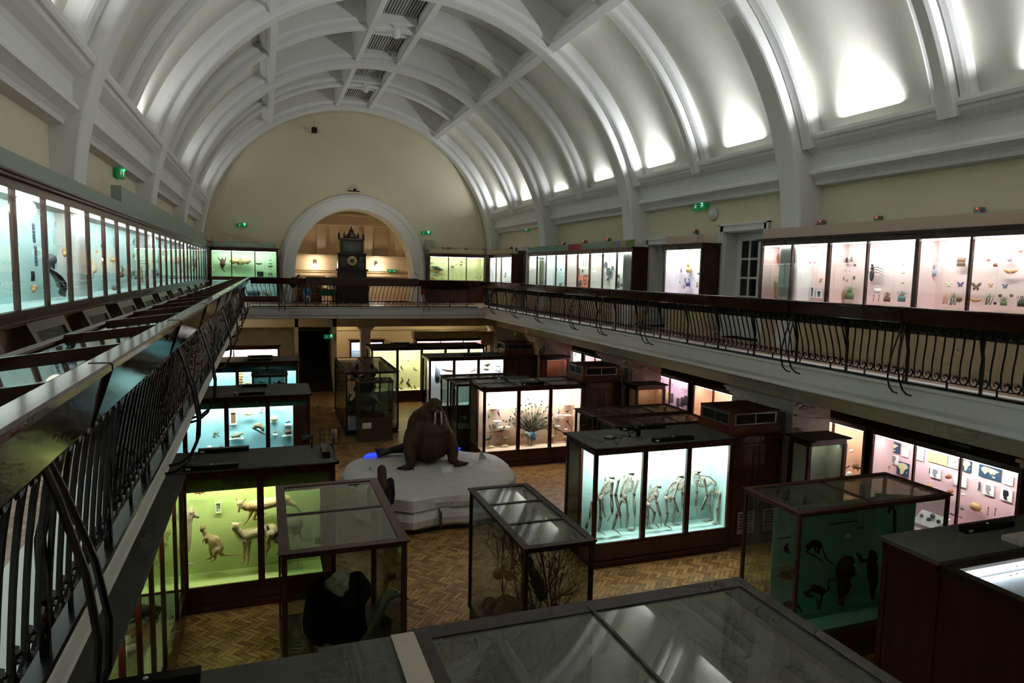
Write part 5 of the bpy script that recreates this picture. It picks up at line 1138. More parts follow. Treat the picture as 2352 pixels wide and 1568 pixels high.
def U_bat():
    m = MB()
    for s in (-1, 1): m.prism([(0, .06), (s*.12, .14), (s*.34, .2), (s*.5, .04), (s*.4, -.02), (s*.3, -.1), (s*.2, -.04), (s*.1, -.14), (0, -.08)], -.01, .01, 'y')
    return m.ell((0, -.02, 0), (.06, .05, .13)).ell((0, -.03, .15), (.04, .04, .05)).tube([(-.02, 0, -.1), (-.06, 0, -.24)], .012, 4).tube([(.02, 0, -.1), (.08, 0, -.24)], .012, 4)
def U_pelt():     # flying fox skin with curled tail
    m = MB().limb([(0, 0, .2), (.0, -.02, .0), (-.02, 0, -.2)], [.12, .17, .1], 10).limb([(-.05, 0, -.22), (.02, 0, -.38), (.14, 0, -.5)], [.05, .04, .02], 8)
    return m.limb([(-.08, 0, .2), (-.25, 0, .36), (-.3, 0, .48)], [.05, .03, .01], 6).limb([(.12, 0, .15), (.2, 0, .35), (.2, 0, .48)], [.05, .03, .01], 6).limb([(0, -.04, .28), (.02, -.06, .36)], [.07, .04], 8)
def U_coral():
    m = MB(); q = random.Random(3)
    for i in range(26): a = q.uniform(0, 2*PI); r = q.uniform(.25, .5); m.tube([(0, 0, 0), (r*.5*math.cos(a), -q.uniform(0, .15), r*.5*math.sin(a)), (r*math.cos(a+.3), -q.uniform(0, .1), r*math.sin(a+.3))], [.05, .04, .025], 5)
    return m
def U_spidercrab():
    m = MB().ell((0, 0, 0), (.12, .08, .1))
    for i in range(6): a = .5+i*PI/3; m.tube([(0, 0, 0), (.25*math.cos(a), -.06, .25*math.sin(a)), (.5*math.cos(a+.15), 0, .5*math.sin(a+.15))], [.04, .03, .012], 5)
    return m
def U_mammal():
    m = MB().limb([(-.3, 0, -.02), (0, -.02, .04), (.25, 0, 0)], [.15, .22, .14], 10).limb([(.28, 0, .03), (.44, -.02, .06), (.54, 0, .03)], [.1, .08, .03], 8)
    for x in (-.22, .2): m.limb([(x, -.06, -.1), (x+.02, -.07, -.28)], [.06, .04], 6)
    return m.limb([(-.38, 0, 0), (-.55, 0, -.08)], [.05, .02], 6)
def U_ball():
    return MB().ell((0, 0, 0), (.42, .3, .34), 14, 10).limb([(.3, 0, -.2), (.48, 0, -.3)], [.08, .03], 6)
def U_plantbox():
    m = MB().prism([(-.34, -.5), (.34, -.5), (.34, 0), (-.34, 0)], -.12, .06, 'y'); q = random.Random(9)
    for i in range(16): a = q.uniform(.3, 2.8); x = q.uniform(-.25, .25); m.tube([(x, -.03, 0), (x+.2*math.cos(a), -.06, .2), (x+.35*math.cos(a), -.03, .2+.28*math.sin(a))], [.014, .012, .03], 5)
    return m
def U_twigs():
    m = MB(); q = random.Random(4)
    for i in range(9): a = .9+q.uniform(-.3, .9); x = q.uniform(-.3, .2); m.tube([(x, 0, -.5), (x+.25*math.cos(a), -.03, 0), (x+.5*math.cos(a), 0, .45*math.sin(a))], [.03, .025, .01], 5)
    return m
def U_wood():
    m = MB()
    for i in range(8): m.limb([(-.4+i*.11, 0, -.4), (-.36+i*.1, -.04, 0), (-.38+i*.12, 0, .42)], [.05, .06, .02], 6)
    return m
def U_bone(): return MB().limb([(0, 0, .48), (.02, 0, .3), (-.02, 0, -.3), (0, 0, -.48)], [.09, .05, .05, .08], 8)
def U_card(): return MB().box(-.5, .5, -.01, .0, -.3, .3)
def U_rod(): return MB().box(-.06, .06, -.03, .0, -.5, .5)
def U_bird():
    return MB().limb([(.2, 0, .12), (0, 0, 0), (-.25, 0, -.08), (-.55, 0, -.2)], [.11, .16, .1, .03], 8).limb([(.25, 0, .2), (.3, 0, .3)], [.09, .085], 8).tube([(.36, 0, .3), (.5, 0, .27)], [.03, .008], 5).tube([(.02, 0, -.12), (.04, 0, -.4)], .014, 4)
def U_hermit():
    m = MB().ell((-.02, 0, -.1), (.22, .16, .2))
    for i in range(5): a = 1.0+i*.35; m.tube([(0, 0, .05), (.22*math.cos(a), -.1, .3*math.sin(a)), (.36*math.cos(a-.2), 0, .48*math.sin(a-.1))], [.045, .035, .012], 5)
    return m
def U_rock(): return MB().ell((0, 0, 0), (.42, .38, .40), 9, 6)
def U_tub(): return MB().lathe([(0, -.5), (.5, -.5), (.5, .4), (.42, .5), (0, .5)], n=10)
LIB = {}
def unit(kind, m):
    k_ = (kind, m.name)
    if k_ not in LIB:
        base = LIB.get(kind) or globals()['U_'+kind]().mesh(kind, None, True); LIB[kind] = base; me = base.copy(); me.materials.append(m); LIB[k_] = me
    return LIB[k_]
def spec(kind, name, label, c, u, v, size, m, cat=None, rot=0, flip=1, off=0, group=None, nod=0):
    p = c.p(u, v, off); s_ = size/c.k*dist(p)/FPX; o = put(name, unit(kind, m))
    if c.y is not None: R_ = Matrix.Identity(4)
    elif c.x > 0: R_ = Matrix(((0, 1, 0, 0), (-1, 0, 0, 0), (0, 0, 1, 0), (0, 0, 0, 1)))
    else: R_ = Matrix(((0, -1, 0, 0), (1, 0, 0, 0), (0, 0, 1, 0), (0, 0, 0, 1)))
    o.matrix_world = Matrix.Translation(p) @ R_ @ Matrix.Rotation(math.radians(-rot), 4, 'Y') @ Matrix.Diagonal((s_*flip, s_, s_, 1))
    return tag(o, label, cat or name.replace('_', ' '), group)
TAN = mat('tan_shell', 'c09a68', .5); RUST = mat('rust_brown', '8a4c34', .6); PURP = mat('purple_blue', '5a4f8c', .5); BLK = mat('near_black', '222026', .5); CREAMB = mat('cream_bone', 'd8cfb4', .6); GREENL = mat('leaf_green', '5f7a50', .7)
SLATE = mat('slate_grey', '5c6470', .6); BROWN = mat('mid_brown', '6e503a', .7); GREYB = mat('grey_blue', '8b9aa8', .6); ORNG = mat('pale_orange', 'd89a6c', .6); WHT = mat('specimen_white', 'e6e3dc', .6)
LAV = mat('lavender_glass', 'a8a0b8', .3)
# long pink case, positions read in a crop of the photograph at scale 3.632
c = Crop(1740, 540, 3.632, x=9.98)
W1 = 'first bay of the pink case'
for a in [('slab', 'wood_sample', 'tall carved grey panel at the upper left, '+W1, 120, 220, 170, SLATE), ('slab', 'wood_sample', 'tall dark panel at the lower left, '+W1, 110, 430, 170, SLATE),
          ('lobster', 'lobster', 'upright red brown lobster, upper middle, '+W1, 172, 200, 95, RUST), ('lobster', 'lobster', 'large tan spiny lobster with spread legs, '+W1, 162, 430, 190, TAN), ('shell', 'crab', 'small tan crustacean, upper right, '+W1, 250, 215, 55, TAN), ('fish', 'shrimp', 'pale grey shrimp hanging upright, right middle, '+W1, 241, 368, 70, GREYB), ('bone', 'crustacean', 'pale upright crustacean, lower right, '+W1, 238, 475, 70, CREAMB)]: spec(a[0], a[1], a[2], c, *a[3:])
W2 = 'second bay of the pink case'
for a in [('shell', 'barnacle', 'grey ring of barnacles near the top, '+W2, 345, 168, 36, GREYB), ('beetle', 'beetle', 'small red brown beetle, left of a pair, '+W2, 438, 230, 22, RUST), ('beetle', 'beetle', 'small red brown beetle, right of a pair, '+W2, 477, 228, 22, RUST), ('crab', 'crab', 'white crab with a tall stalk, left middle, '+W2, 345, 305, 60, WHT),
          ('ball', 'eggs', 'black round egg on the left of two, '+W2, 311, 398, 24, BLK), ('ball', 'eggs', 'black round egg on the right of two, '+W2, 331, 398, 24, BLK), ('slab', 'sponge', 'brown rectangular sponge, lower left, '+W2, 312, 475, 64, BROWN), ('coral', 'spider', 'pale tan spider at the right edge, '+W2, 530, 375, 60, TAN), ('rod', 'twig', 'slanting thin brown twig, upper right, '+W2, 470, 165, 30, BROWN), ('rod', 'twig', 'slanting thin twig touching the right post, '+W2, 545, 160, 34, BROWN)]: spec(a[0], a[1], a[2], c, *a[3:], rot=0 if a[1] != 'twig' else 60)
cw = Crop(1740, 540, 3.632, x=10.04)
DKP = mat('dark_teal_print', '2c4a50', .5, c2='6c7c7c', scale=25)
for l, u0, v0, u1, v1 in (('white framed upright picture, left of a pair, '+W2, 375, 370, 400, 420), ('white framed dark green picture, right of a pair, '+W2, 415, 370, 440, 420), ('blue square picture, bottom middle, '+W2, 365, 468, 400, 518), ('tall brown picture in a white frame, '+W2, 448, 428, 476, 520), ('large dark teal picture in the lower right corner, '+W2, 498, 455, 540, 525)): framed(l, cw, u0, v0, u1, v1, LABELM, DKP, .03)
W3 = 'third bay of the pink case'
for a in [('beetle', 'beetle', 'dark horned beetle, upper left of a pair, '+W3, 745, 205, 52, BLK), ('beetle', 'beetle', 'dark horned beetle, upper right of a pair, '+W3, 783, 200, 58, SLATE), ('beetle', 'beetle', 'tiny red beetle in the top left corner, '+W3, 698, 175, 20, RUST), ('beetle', 'beetle', 'small brown beetle left of the horned pair, '+W3, 690, 243, 24, BROWN), ('beetle', 'beetle', 'slim dark beetle right of the horned pair, '+W3, 812, 248, 32, BLK),
          ('beetle', 'beetle', 'brown stag beetle at the left, '+W3, 685, 370, 68, RUST), ('beetle', 'beetle', 'small blue grey beetle beside the stag beetle, '+W3, 717, 362, 42, SLATE), ('beetle', 'beetle', 'tiny brown beetle low in the middle, '+W3, 745, 378, 30, BROWN), ('beetle', 'beetle', 'blue black beetle on the right, '+W3, 806, 355, 45, BLK), ('beetle', 'beetle', 'faint small beetle inside the white square, left, '+W3, 731, 293, 24, GREYB), ('beetle', 'beetle', 'faint small beetle inside the white square, right, '+W3, 770, 297, 24, GREYB),
          ('wood', 'bored_wood', 'block of bored pale wood in the lower left, '+W3, 698, 492, 95, TAN), ('plantbox', 'soil_box', 'box of soil with a green plant, '+W3, 770, 480, 110, GREENL)]: spec(a[0], a[1], a[2], c, *a[3:])
W4 = 'fourth bay of the pink case'
for a in [('bug', 'insect_model', 'huge dark insect model with long jointed legs, '+W4, 985, 318, 150, BLK), ('moth', 'moth', 'small reddish moth near the top right, '+W4, 1218, 250, 22, RUST), ('moth', 'moth', 'small moth below it on the right, '+W4, 1216, 318, 30, TAN), ('moth', 'moth', 'small moth lowest of the column on the right, '+W4, 1212, 400, 28, RUST), ('bone', 'cocoon', 'brown cocoon, left of a pair, '+W4, 968, 525, 50, RUST), ('bone', 'cocoon', 'brown cocoon, right of a pair, '+W4, 1012, 525, 50, RUST),
          ('card', 'specimen_card', 'white framed card above the cocoons, '+W4, 1000, 465, 66, LABELM), ('plantbox', 'soil_box', 'low box of earth and stems, '+W4, 1082, 515, 80, BROWN), ('plantbox', 'leaf_box', 'teal water box with leaves, '+W4, 1205, 510, 90, mat('teal_box', '4f7a74', .5)), ('moth', 'moth', 'orange moth at the right post, '+W4, 1272, 205, 30, ORNG)]: spec(a[0], a[1], a[2], c, *a[3:])
c = Crop(2052, 500, 7.84, x=9.98)
W5 = 'fifth bay of the pink case'
for a in [('plantbox', 'plant_box', 'grey box with grass blades, upper left, '+W5, 700, 930, 230, GREYB), ('wood', 'bark', 'heap of dark bark strips on the right, '+W5, 1225, 790, 190, BROWN), ('butterfly', 'butterfly', 'pale cream butterfly, '+W5, 1000, 1205, 130, CREAMB), ('butterfly', 'butterfly', 'violet blue butterfly by the right post, '+W5, 1205, 1205, 130, PURP), ('twigs', 'twigs', 'pale slanting twig with insects, lower middle, '+W5, 940, 1450, 200, TAN), ('twigs', 'twigs', 'grey twigs with leaves, lower right, '+W5, 1080, 1450, 240, GREENL), ('rock', 'snail', 'dark brown round cocoon beside leaves, '+W5, 1185, 1470, 130, BROWN)]: spec(a[0], a[1], a[2], c, *a[3:])
framed('tall cream panel with tiny specimens, lower left, '+W5, Crop(2052, 500, 7.84, x=10.04), 575, 1225, 690, 1600, mat('cream_panel', 'cdb894', .7), DKP, .02, inset=0, name='specimen_board', cat='board')
W6 = 'sixth bay of the pink case'
for a in [('butterfly', 'butterfly', 'large dark butterfly with a pale hind wing, '+W6, 1490, 1240, 190, BROWN), ('butterfly', 'butterfly', 'orange and white butterfly, '+W6, 1752, 1215, 110, ORNG), ('butterfly', 'butterfly', 'black and blue butterfly, '+W6, 2010, 1235, 115, SLATE), ('moth', 'moth', 'wide pale orange moth, '+W6, 2112, 970, 250, ORNG), ('moth', 'moth', 'big tan moth near the bottom left, '+W6, 1480, 1490, 220, TAN), ('beetle', 'stick_insect', 'thin purple stick insect near the top, '+W6, 2095, 720, 180, LAV), ('crab', 'bug', 'rust coloured bug on the left of the top group, '+W6, 1715, 765, 80, RUST), ('ball', 'wasp_nest', 'brown paper nest, '+W6, 1835, 850, 95, RUST),
          ('twigs', 'twigs', 'green grey twig leaning right, lower middle, '+W6, 1720, 1450, 230, GREENL), ('rock', 'cocoon', 'dark oval cocoon, left of a pair, '+W6, 1922, 1400, 75, BROWN), ('rock', 'cocoon', 'dark oval cocoon, right of a pair, '+W6, 2125, 1400, 75, BROWN), ('plantbox', 'leaf_bundle', 'bundle of green leaves, '+W6, 1990, 1500, 160, GREENL), ('butterfly', 'moth', 'small reddish moth at the upper right edge, '+W6, 2290, 610, 70, RUST), ('rock', 'cocoon', 'dark round cocoon at the bottom, '+W6, 1830, 1540, 70, BLK), ('plantbox', 'plant_box', 'dark green plant box cut by the picture edge, '+W6, 2320, 1500, 200, mat('dark_green', '2c3c30', .7))]: spec(a[0], a[1], a[2], c, *a[3:])
# single bay of hermit crabs
c = Crop(1500, 540, 4.704, x=9.98)
WS = 'in the single bay case'
for a in [('hermit', 'hermit_crab', 'large tan hermit crab reaching upward, '+WS, 385, 355, 170, TAN), ('hermit', 'hermit_crab', 'small purple brown hermit crab left of the large one, '+WS, 305, 385, 60, mat('purple_brown', '6c5460', .6)), ('hermit', 'hermit_crab', 'yellow hermit crab at the far left, '+WS, 232, 380, 80, TAN), ('ball', 'shell', 'faint white shell at the upper left, '+WS, 235, 315, 60, WHT), ('shell', 'shell', 'small orange spiral shell at the lower left, '+WS, 230, 550, 52, ORNG), ('shell', 'shell', 'tiny grey shell beside the lower group, '+WS, 287, 503, 34, GREYB), ('crab', 'hermit_crab', 'big violet and grey cluster of shells, bottom middle, '+WS, 378, 530, 130, PURP), ('hermit', 'hermit_crab', 'tan crab legs below the violet cluster, '+WS, 330, 560, 60, TAN), ('hermit', 'hermit_crab', 'small tan crab at the lower right edge, '+WS, 480, 540, 80, TAN), ('ball', 'shell', 'small green grey shell at the right edge, '+WS, 492, 410, 50, GREYB)]: spec(a[0], a[1], a[2], c, *a[3:])
# nine bay case
c = Crop(1100, 540, 6.19, x=9.97); cw = Crop(1100, 540, 6.19, x=10.035)
JARM = mat('jar_grey', '6d7478', .3)
for i, (u, v, w_, h_) in enumerate(((1020, 430, 14, 70), (1020, 515, 18, 45), (1020, 630, 34, 80), (1718, 405, 22, 90), (1808, 410, 18, 60), (1785, 430, 14, 40), (1660, 560, 24, 100), (1693, 560, 24, 100), (1720, 585, 20, 55), (1660, 690, 20, 90), (1845, 520, 34, 110), (1884, 540, 16, 60), (1905, 470, 16, 60), (1843, 632, 26, 34), (1990, 585, 20, 50), (1985, 705, 26, 90), (2040, 710, 24, 50), (2112, 715, 40, 60), (2145, 705, 24, 70), (1423, 515, 20, 90), (1480, 510, 14, 40), (1410, 690, 24, 60), (1450, 670, 16, 70), (1435, 700, 14, 50))):
    framed('small dark framed jar, %s, %s of the nine bay case' % (('upper', 'middle', 'lower')[0 if v < 480 else 1 if v < 620 else 2]+' row, number %d from the left' % (i+1) if 0 else ('top row', 'middle row', 'bottom row')[0 if v < 480 else 1 if v < 620 else 2], ('third bay', 'sixth bay', 'seventh bay', 'eighth bay', 'ninth bay')[0 if u < 1090 else 1 if u < 1560 else 2 if u < 1750 else 3 if u < 1950 else 4]), cw, u-w_/2, v-h_/2, u+w_/2, v+h_/2, SLATE, DKP, .03, name='framed_specimen', cat='specimen', inset=.12, group='framed specimens of the nine bay case')
for i, (u, v) in enumerate(((1487, 405), (1512, 405), (1538, 405), (1490, 625), (1522, 625), (1500, 670), (1525, 665))): spec('bone', 'jar_specimen', 'dark red elongated specimen on the coral panel, %s group, sixth bay' % ('upper' if v < 500 else 'lower'), c, u, v, 60 if v < 500 else 75, RUST if v < 500 else BLK, group='specimens on the coral panel')
for a in [('ball', 'sponge', 'grey sponge in the first bay of the nine bay case', 785, 560, 60, GREYB), ('coral', 'coral', 'pink coral at the right of the second bay', 925, 440, 75, mat('dusty_pink', 'b08088', .7)), ('coral', 'coral', 'purple coral low in the second bay', 905, 635, 95, mat('dull_purple', '6c5468', .7)), ('shell', 'shell', 'orange spiral in the second bay', 872, 550, 45, ORNG), ('shell', 'shell', 'white shell low at the left of the fourth bay', 1085, 595, 60, WHT), ('shell', 'shell', 'large white shell in the middle of the fourth bay', 1185, 575, 90, WHT), ('ball', 'shell', 'dark oval shell in the fourth bay', 1165, 488, 40, SLATE), ('crab', 'crab', 'small dark crab at the upper left of the fourth bay', 1110, 495, 50, BROWN), ('fish', 'shell', 'blue slanting shell, upper left, fourth bay', 1120, 410, 45, GREYB), ('fish', 'shell', 'blue slanting shell, upper right, fourth bay', 1190, 425, 45, GREYB), ('ball', 'shell', 'dark shell on the floor of the fourth bay', 1160, 700, 60, BROWN), ('coral', 'coral', 'grey coral hanging in the first bay', 790, 430, 55, GREYB), ('ball', 'shell', 'yellowish shell on the floor of the seventh bay', 1697, 710, 34, TAN), ('bone', 'jar_specimen', 'long pale grey specimen on the floor of the eighth bay', 1785, 590, 120, LAV), ('bone', 'jar_specimen', 'thin upright dark tool near the top of the eighth bay', 1858, 350, 70, SLATE)]: spec(a[0], a[1], a[2], c, *a[3:])
framed('pale grey square picture on the coral panel of the sixth bay', cw, 1500, 475, 1536, 555, LABELM, mat('grey_print', 'b0b0a8', .6), .03)
framed('white framed picture of tubes in the ninth bay', cw, 2085, 475, 2145, 580, LABELM, mat('grey_print', 'b0b0a8', .6), .03)
# corner case and far cases
c = Crop(1100, 540, 6.19, x=9.98)
for a in [('ball', 'shell', 'white shell cluster in the middle bay of the corner case', 212, 515, 40, GREYB), ('ball', 'shell', 'white shell low in the middle bay of the corner case', 212, 600, 44, WHT), ('shell', 'shell', 'grey spiral shell high in the corner case', 212, 450, 40, SLATE)]: spec(a[0], a[1], a[2], c, *a[3:])
o = spec('coral', 'spot_display', 'cloud of small lilac dots in the right bay of the corner case', c, 385, 560, 120, LAV); 
c = Crop(975, 560, 8.96, y=29.98)
for a in [('dolphin', 'dolphin_model', 'dark dolphin model in the case right of the arch', 255, 500, 270, mat('dolphin_dark', '34444a', .35)), ('fish', 'fish_model', 'grey ray shaped fish low in the dolphin case', 185, 632, 130, GREYB), ('fish', 'fish_model', 'pale fish near the top left of the dolphin case', 148, 372, 90, CREAMB), ('fish', 'fish_model', 'pale fish near the top right of the dolphin case', 372, 376, 70, CREAMB), ('fish', 'fish_model', 'small pinkish fish low at the right of the dolphin case', 370, 630, 66, ORNG),
          ('butterfly', 'butterfly', 'blue grey butterfly in the bay beside the dolphin', 577, 475, 75, SLATE), ('ball', 'beetle', 'green round beetle at the upper right of the butterfly bay', 765, 365, 52, mat('olive', '8a8448', .6)), ('moth', 'moth', 'brown moth at the right of the butterfly bay', 755, 432, 66, BROWN), ('rod', 'stick_insect', 'slanting brown stick insect in the butterfly bay', 665, 420, 60, BROWN), ('ball', 'beetle', 'small orange beetle left of the stick insect', 562, 410, 26, ORNG),
          ('slab', 'wood_sample', 'dark oval object low in the third bay right of the arch', 1168, 685, 85, BLK), ('ball', 'shell', 'small round brown object in the third bay right of the arch', 1062, 535, 40, TAN), ('ball', 'shell', 'small olive object at the foot of the third bay right of the arch', 1070, 695, 34, mat('olive', '8a8448', .6))]: spec(a[0], a[1], a[2], c, *a[3:], rot=-45 if a[1] == 'stick_insect' else 0)
for i, (u, v) in enumerate(((588, 630), (658, 630), (758, 630), (574, 690), (666, 690), (758, 686), (760, 555))): spec('rod', 'insect', 'tiny upright dark insect in the grid of the butterfly bay', c, u, v, 38, BLK, group='insect grid right of the arch')
for i, (u, v) in enumerate(((258, 570), (158, 703), (362, 708))): spec('card', 'caption_strip', 'small orange caption strip in the dolphin case, %s' % ('under the dolphin', 'at the bottom left', 'at the bottom right')[i], c, u, v, 60 if i < 2 else 38, mat('orange_card', 'c8743c', .7), 'card')
c = Crop(475, 555, 5.97, y=29.90)
for a in [('pelt', 'flying_fox', 'brown hanging bat with a long curled tail in the pale green case', 215, 305, 210, mat('dark_rust', '5c3c34', .7)), ('bat', 'bat', 'wide cream winged bat in the middle bay left of the arch', 460, 280, 300, mat('cream_wing', 'b8a878', .7)), ('bat', 'bat', 'small folded purple bat in the bay beside the arch', 715, 305, 85, mat('dark_purple', '3c3048', .6)), ('moth', 'moth', 'tiny moth, top of the column beside the arch', 873, 255, 36, BLK), ('bat', 'bat', 'small bat, second in the column beside the arch', 873, 303, 56, SLATE), ('bat', 'bat', 'dark bat, third in the column beside the arch', 870, 340, 70, BLK), ('bat', 'bat', 'tiny bat, lowest in the column beside the arch', 873, 376, 34, SLATE), ('bone', 'specimen', 'tiny red specimen between the bat column and the purple bat', 797, 345, 44, ORNG)]: spec(a[0], a[1], a[2], c, *a[3:])
cw = Crop(475, 555, 5.97, y=30.04)
framed('dark framed picture low in the bay beside the arch', cw, 690, 408, 778, 520, BLK, BLK, .03); framed('small black framed picture in the bay beside the arch', cw, 848, 432, 896, 500, BLK, CREAMB, .03); spec('card', 'caption_card', 'white caption card at the lower left of the flying fox bay', cw, 80, 390, 50, LABELM, 'card')
c = Crop(475, 555, 5.97, y=29.86)
creature('armadillo', 'grey armadillo with its head to the left behind the far railing', 'armadillo', c, [[(545, 690, 12), (580, 700, 26), (640, 705, 42), (700, 705, 38)], [(590, 720, 12), (585, 745, 8)], [(690, 725, 14), (695, 748, 9)], [(575, 685, 8), (565, 665, 4)]], SLATE, .02)
creature('armadillo', 'smaller pale mammal right of the armadillo behind the far railing', 'mammal', c, [[(780, 670, 12), (795, 700, 24), (830, 725, 28), (860, 735, 14)]], mat('dim_tan', '9c8a74', .8), .02)
# left gallery case
c = Crop(0, 0, 1, x=-2.42)
c2 = Crop(0, 0, 1, x=-2.50)
WL_ = 'left gallery case'
for a in [('slab', 'carved_post', 'grey carved log hanging high in the bay nearest the camera, left', 78, 535, 42, SLATE), ('slab', 'carved_post', 'dark carved log below the first, '+WL_, 83, 588, 44, SLATE), ('wood', 'bark', 'dark square piece of bark below the logs, '+WL_, 75, 634, 26, BLK), ('skull', 'jaw', 'large tan jaw bone at the bottom of the second bay, '+WL_, 78, 664, 36, TAN), ('coral', 'antler', 'small cream antler at the top of the fourth bay, '+WL_, 176, 548, 14, TAN), ('bone', 'horn', 'small bent dark horn in the fourth bay, '+WL_, 187, 550, 18, SLATE), ('fish', 'skin', 'cream strip with brown marks in the fourth bay, '+WL_, 184, 575, 12, TAN), ('skull', 'skull', 'tan elongated skull in the fifth bay, '+WL_, 222, 578, 12, TAN), ('rod', 'bone', 'thin upright dark bone, left of a pair, sixth bay, '+WL_, 261, 557, 26, SLATE), ('rod', 'bone', 'thin upright dark bone, right of a pair, sixth bay, '+WL_, 269, 557, 22, SLATE),
          ('mammal', 'small_mammal', 'hunched grey brown animal at the bottom of the sixth bay, '+WL_, 262, 662, 24, mat('drab', '7c7460', .8)), ('crab', 'tail_roll', 'curled purple grey tail in the eighth bay, '+WL_, 307, 556, 18, SLATE), ('bird', 'parrot', 'dark bird with an orange belly in the eighth bay, '+WL_, 308, 588, 18, BROWN), ('bone', 'claw', 'slanting brown claw in the eighth bay, '+WL_, 311, 609, 20, BROWN), ('slab', 'hand', 'dark hand shaped object in the fourth bay, '+WL_, 186, 628, 40, mat('dark_taupe', '54504c', .8)), ('mammal', 'small_mammal', 'low grey creature at the foot of the fourth bay, '+WL_, 188, 676, 26, SLATE)]: spec(a[0], a[1], a[2], c, *a[3:])
creature('monkey_tail', 'long grey brown tail hanging between the fourth and fifth bay, '+WL_, 'tail', c, [[(206, 548, 2.5), (203, 570, 3.5), (206, 590, 3), (204, 610, 3), (210, 625, 3)]], mat('dark_taupe', '54504c', .8), .012)
creature('seal', 'glossy dark seal diving head down in the second and third bays of the left gallery case', 'seal', c, [[(104, 608, 3.5, .0), (112, 618, 4, 0), (124, 628, 7, -.04), (134, 638, 9, -.06), (142, 650, 9.5, -.06), (146, 662, 8, -.06), (143, 672, 8, -.06)], [(146, 668, 6, -.08), (149, 680, 3, -.08)], [(104, 604, 3), (101, 612, 2)], [(130, 645, 3, -.1), (133, 660, 2, -.12)]], mat('wet_seal', '23252c', .2, spec=.7), .012)
q = random.Random(12); kinds = ('mammal', 'skull', 'slab', 'bird', 'bone', 'fish', 'hermit')
names_ = {'mammal': 'small_mammal', 'skull': 'skull', 'slab': 'carved_post', 'bird': 'bird', 'bone': 'bone', 'fish': 'fish', 'hermit': 'claw'}
for i in range(26):
    kd = kinds[i % 7]; y = .95+8.6+i*.72; z = 5.1+q.random()*.55; o = put(names_[kd], unit(kd, (SLATE, TAN, BROWN, CREAMB)[i % 4])); s_ = .22+.16*q.random()
    o.matrix_world = Matrix.Translation((-2.42, y, z)) @ Matrix(((0, -1, 0, 0), (1, 0, 0, 0), (0, 0, 1, 0), (0, 0, 0, 1))) @ Matrix.Diagonal((s_, s_, s_, 1)); tag(o, '%s %s in the distant bays of the long left gallery case' % (('grey', 'tan', 'brown', 'cream')[i % 4], names_[kd].replace('_', ' ')), 'specimen', 'small specimens in the distant left bays, %s %s' % (('grey', 'tan', 'brown', 'cream')[i % 4], kd))
# ------------------------------------------------------------------ blue cases on the left of the hall
c = Crop(420, 900, 7.84, y=17.72); cs = Crop(420, 900, 7.84, y=17.88)
for a in [('spidercrab', 'starfish', 'pale thin armed starfish in the left bay of the blue case', 590, 460, 210, WHT, -.0), ('coral', 'crab_group', 'grey green crab with curling arms in the left bay of the blue case', 590, 760, 170, mat('sage_crab', '8a9c88', .7), 0), ('ball', 'sea_urchin', 'round white urchin at the bottom of the left bay', 478, 995, 100, WHT, 0), ('crab', 'crab', 'dark pink crab at the bottom of the left bay', 690, 995, 80, mat('deep_pink', 'a04c64', .6), 0),
          ('fish', 'boxfish', 'tan boxfish facing left at the top of the middle bay', 1200, 395, 190, TAN, 0), ('coral', 'sea_urchin', 'purple spined urchin at the top right of the middle bay', 1430, 315, 170, mat('mauve', 'a88ca0', .7), 0), ('ball', 'tortoise_shell', 'pale brown oval tortoise at the left of the right bay', 1640, 475, 175, CREAMB, 0), ('mammal', 'hedgehog', 'small grey spiny animal on a shelf, right bay', 1895, 535, 110, GREYB, 0), ('mammal', 'hedgehog', 'tiny animal on a small shelf, right bay', 1660, 722, 80, TAN, 0), ('ball', 'armadillo', 'brown grey rolled armadillo on a shelf, right bay', 1895, 720, 140, BROWN, 0), ('spidercrab', 'sea_spider', 'large pale spider crab at the top of the right bay', 1770, 285, 200, CREAMB, 0), ('ball', 'turtle', 'domed grey shell rising at the bottom of the right bay', 1780, 1010, 220, SLATE, 0)]: spec(a[0], a[1], a[2], c, *a[3:7], flip=-1 if a[1] == 'boxfish' else 1)
creature('opossum', 'shaggy cream porcupine on a white shelf in the middle bay of the blue case', 'mammal', c, [[(900, 795, 34), (960, 785, 44), (1020, 760, 34), (1060, 745, 16), (1095, 720, 5)], [(1060, 750, 12), (1105, 762, 5)], [(900, 820, 14), (895, 832, 10)], [(1020, 800, 12), (1030, 825, 10)]], fur('cream_shag', 'b8b49c', '8c8a70', 30), .01)
creature('pangolin', 'curled scaly pangolin on a slanting branch in the middle bay', 'pangolin', c, [[(1270, 640, 26), (1320, 600, 42), (1380, 600, 46), (1430, 640, 42), (1445, 690, 26)], [(1300, 640, 20), (1340, 640, 16)]], fur('scaly_tan', 'c0ac8c', '6a5640', 50), .01)
o = creature('branch', 'pale brown slanting branch under the pangolin', 'branch', c, [[(1250, 650, 12), (1340, 690, 15), (1420, 735, 15), (1480, 765, 10)]], BROWN, .01)
for a, b_, v, l in ((840, 1100, 835, 'white shelf under the shaggy cream porcupine'), (1570, 1710, 520, 'white shelf under the pale tortoise'), (1835, 1960, 575, 'white shelf under the small spiny animal'), (1615, 1700, 752, 'small white shelf under the tiny animal'), (1790, 1965, 775, 'white shelf under the rolled armadillo')): shelf(l, cs, a, b_, v, d=.16)
framed('white shadow box holding a brown skin, upper left of the middle bay', cs, 845, 345, 975, 575, WHT, mat('brown_skin', '8a6a48', .8), .08, name='shadow_box', cat='box', inset=.16)
for s_, u, v, z_ in (('SURFACE', 965, 205, .075), ('PROTECTION', 1275, 198, .075)):
    p = at(420+u/7.84, 900+v/7.84, y=17.398); text(s_, z_, mat('teal_lettering', '4c7468', .7), face(Vector((p.x, 17.397, p.z))-case_bl.location, (0, -1, 0)), case_bl)
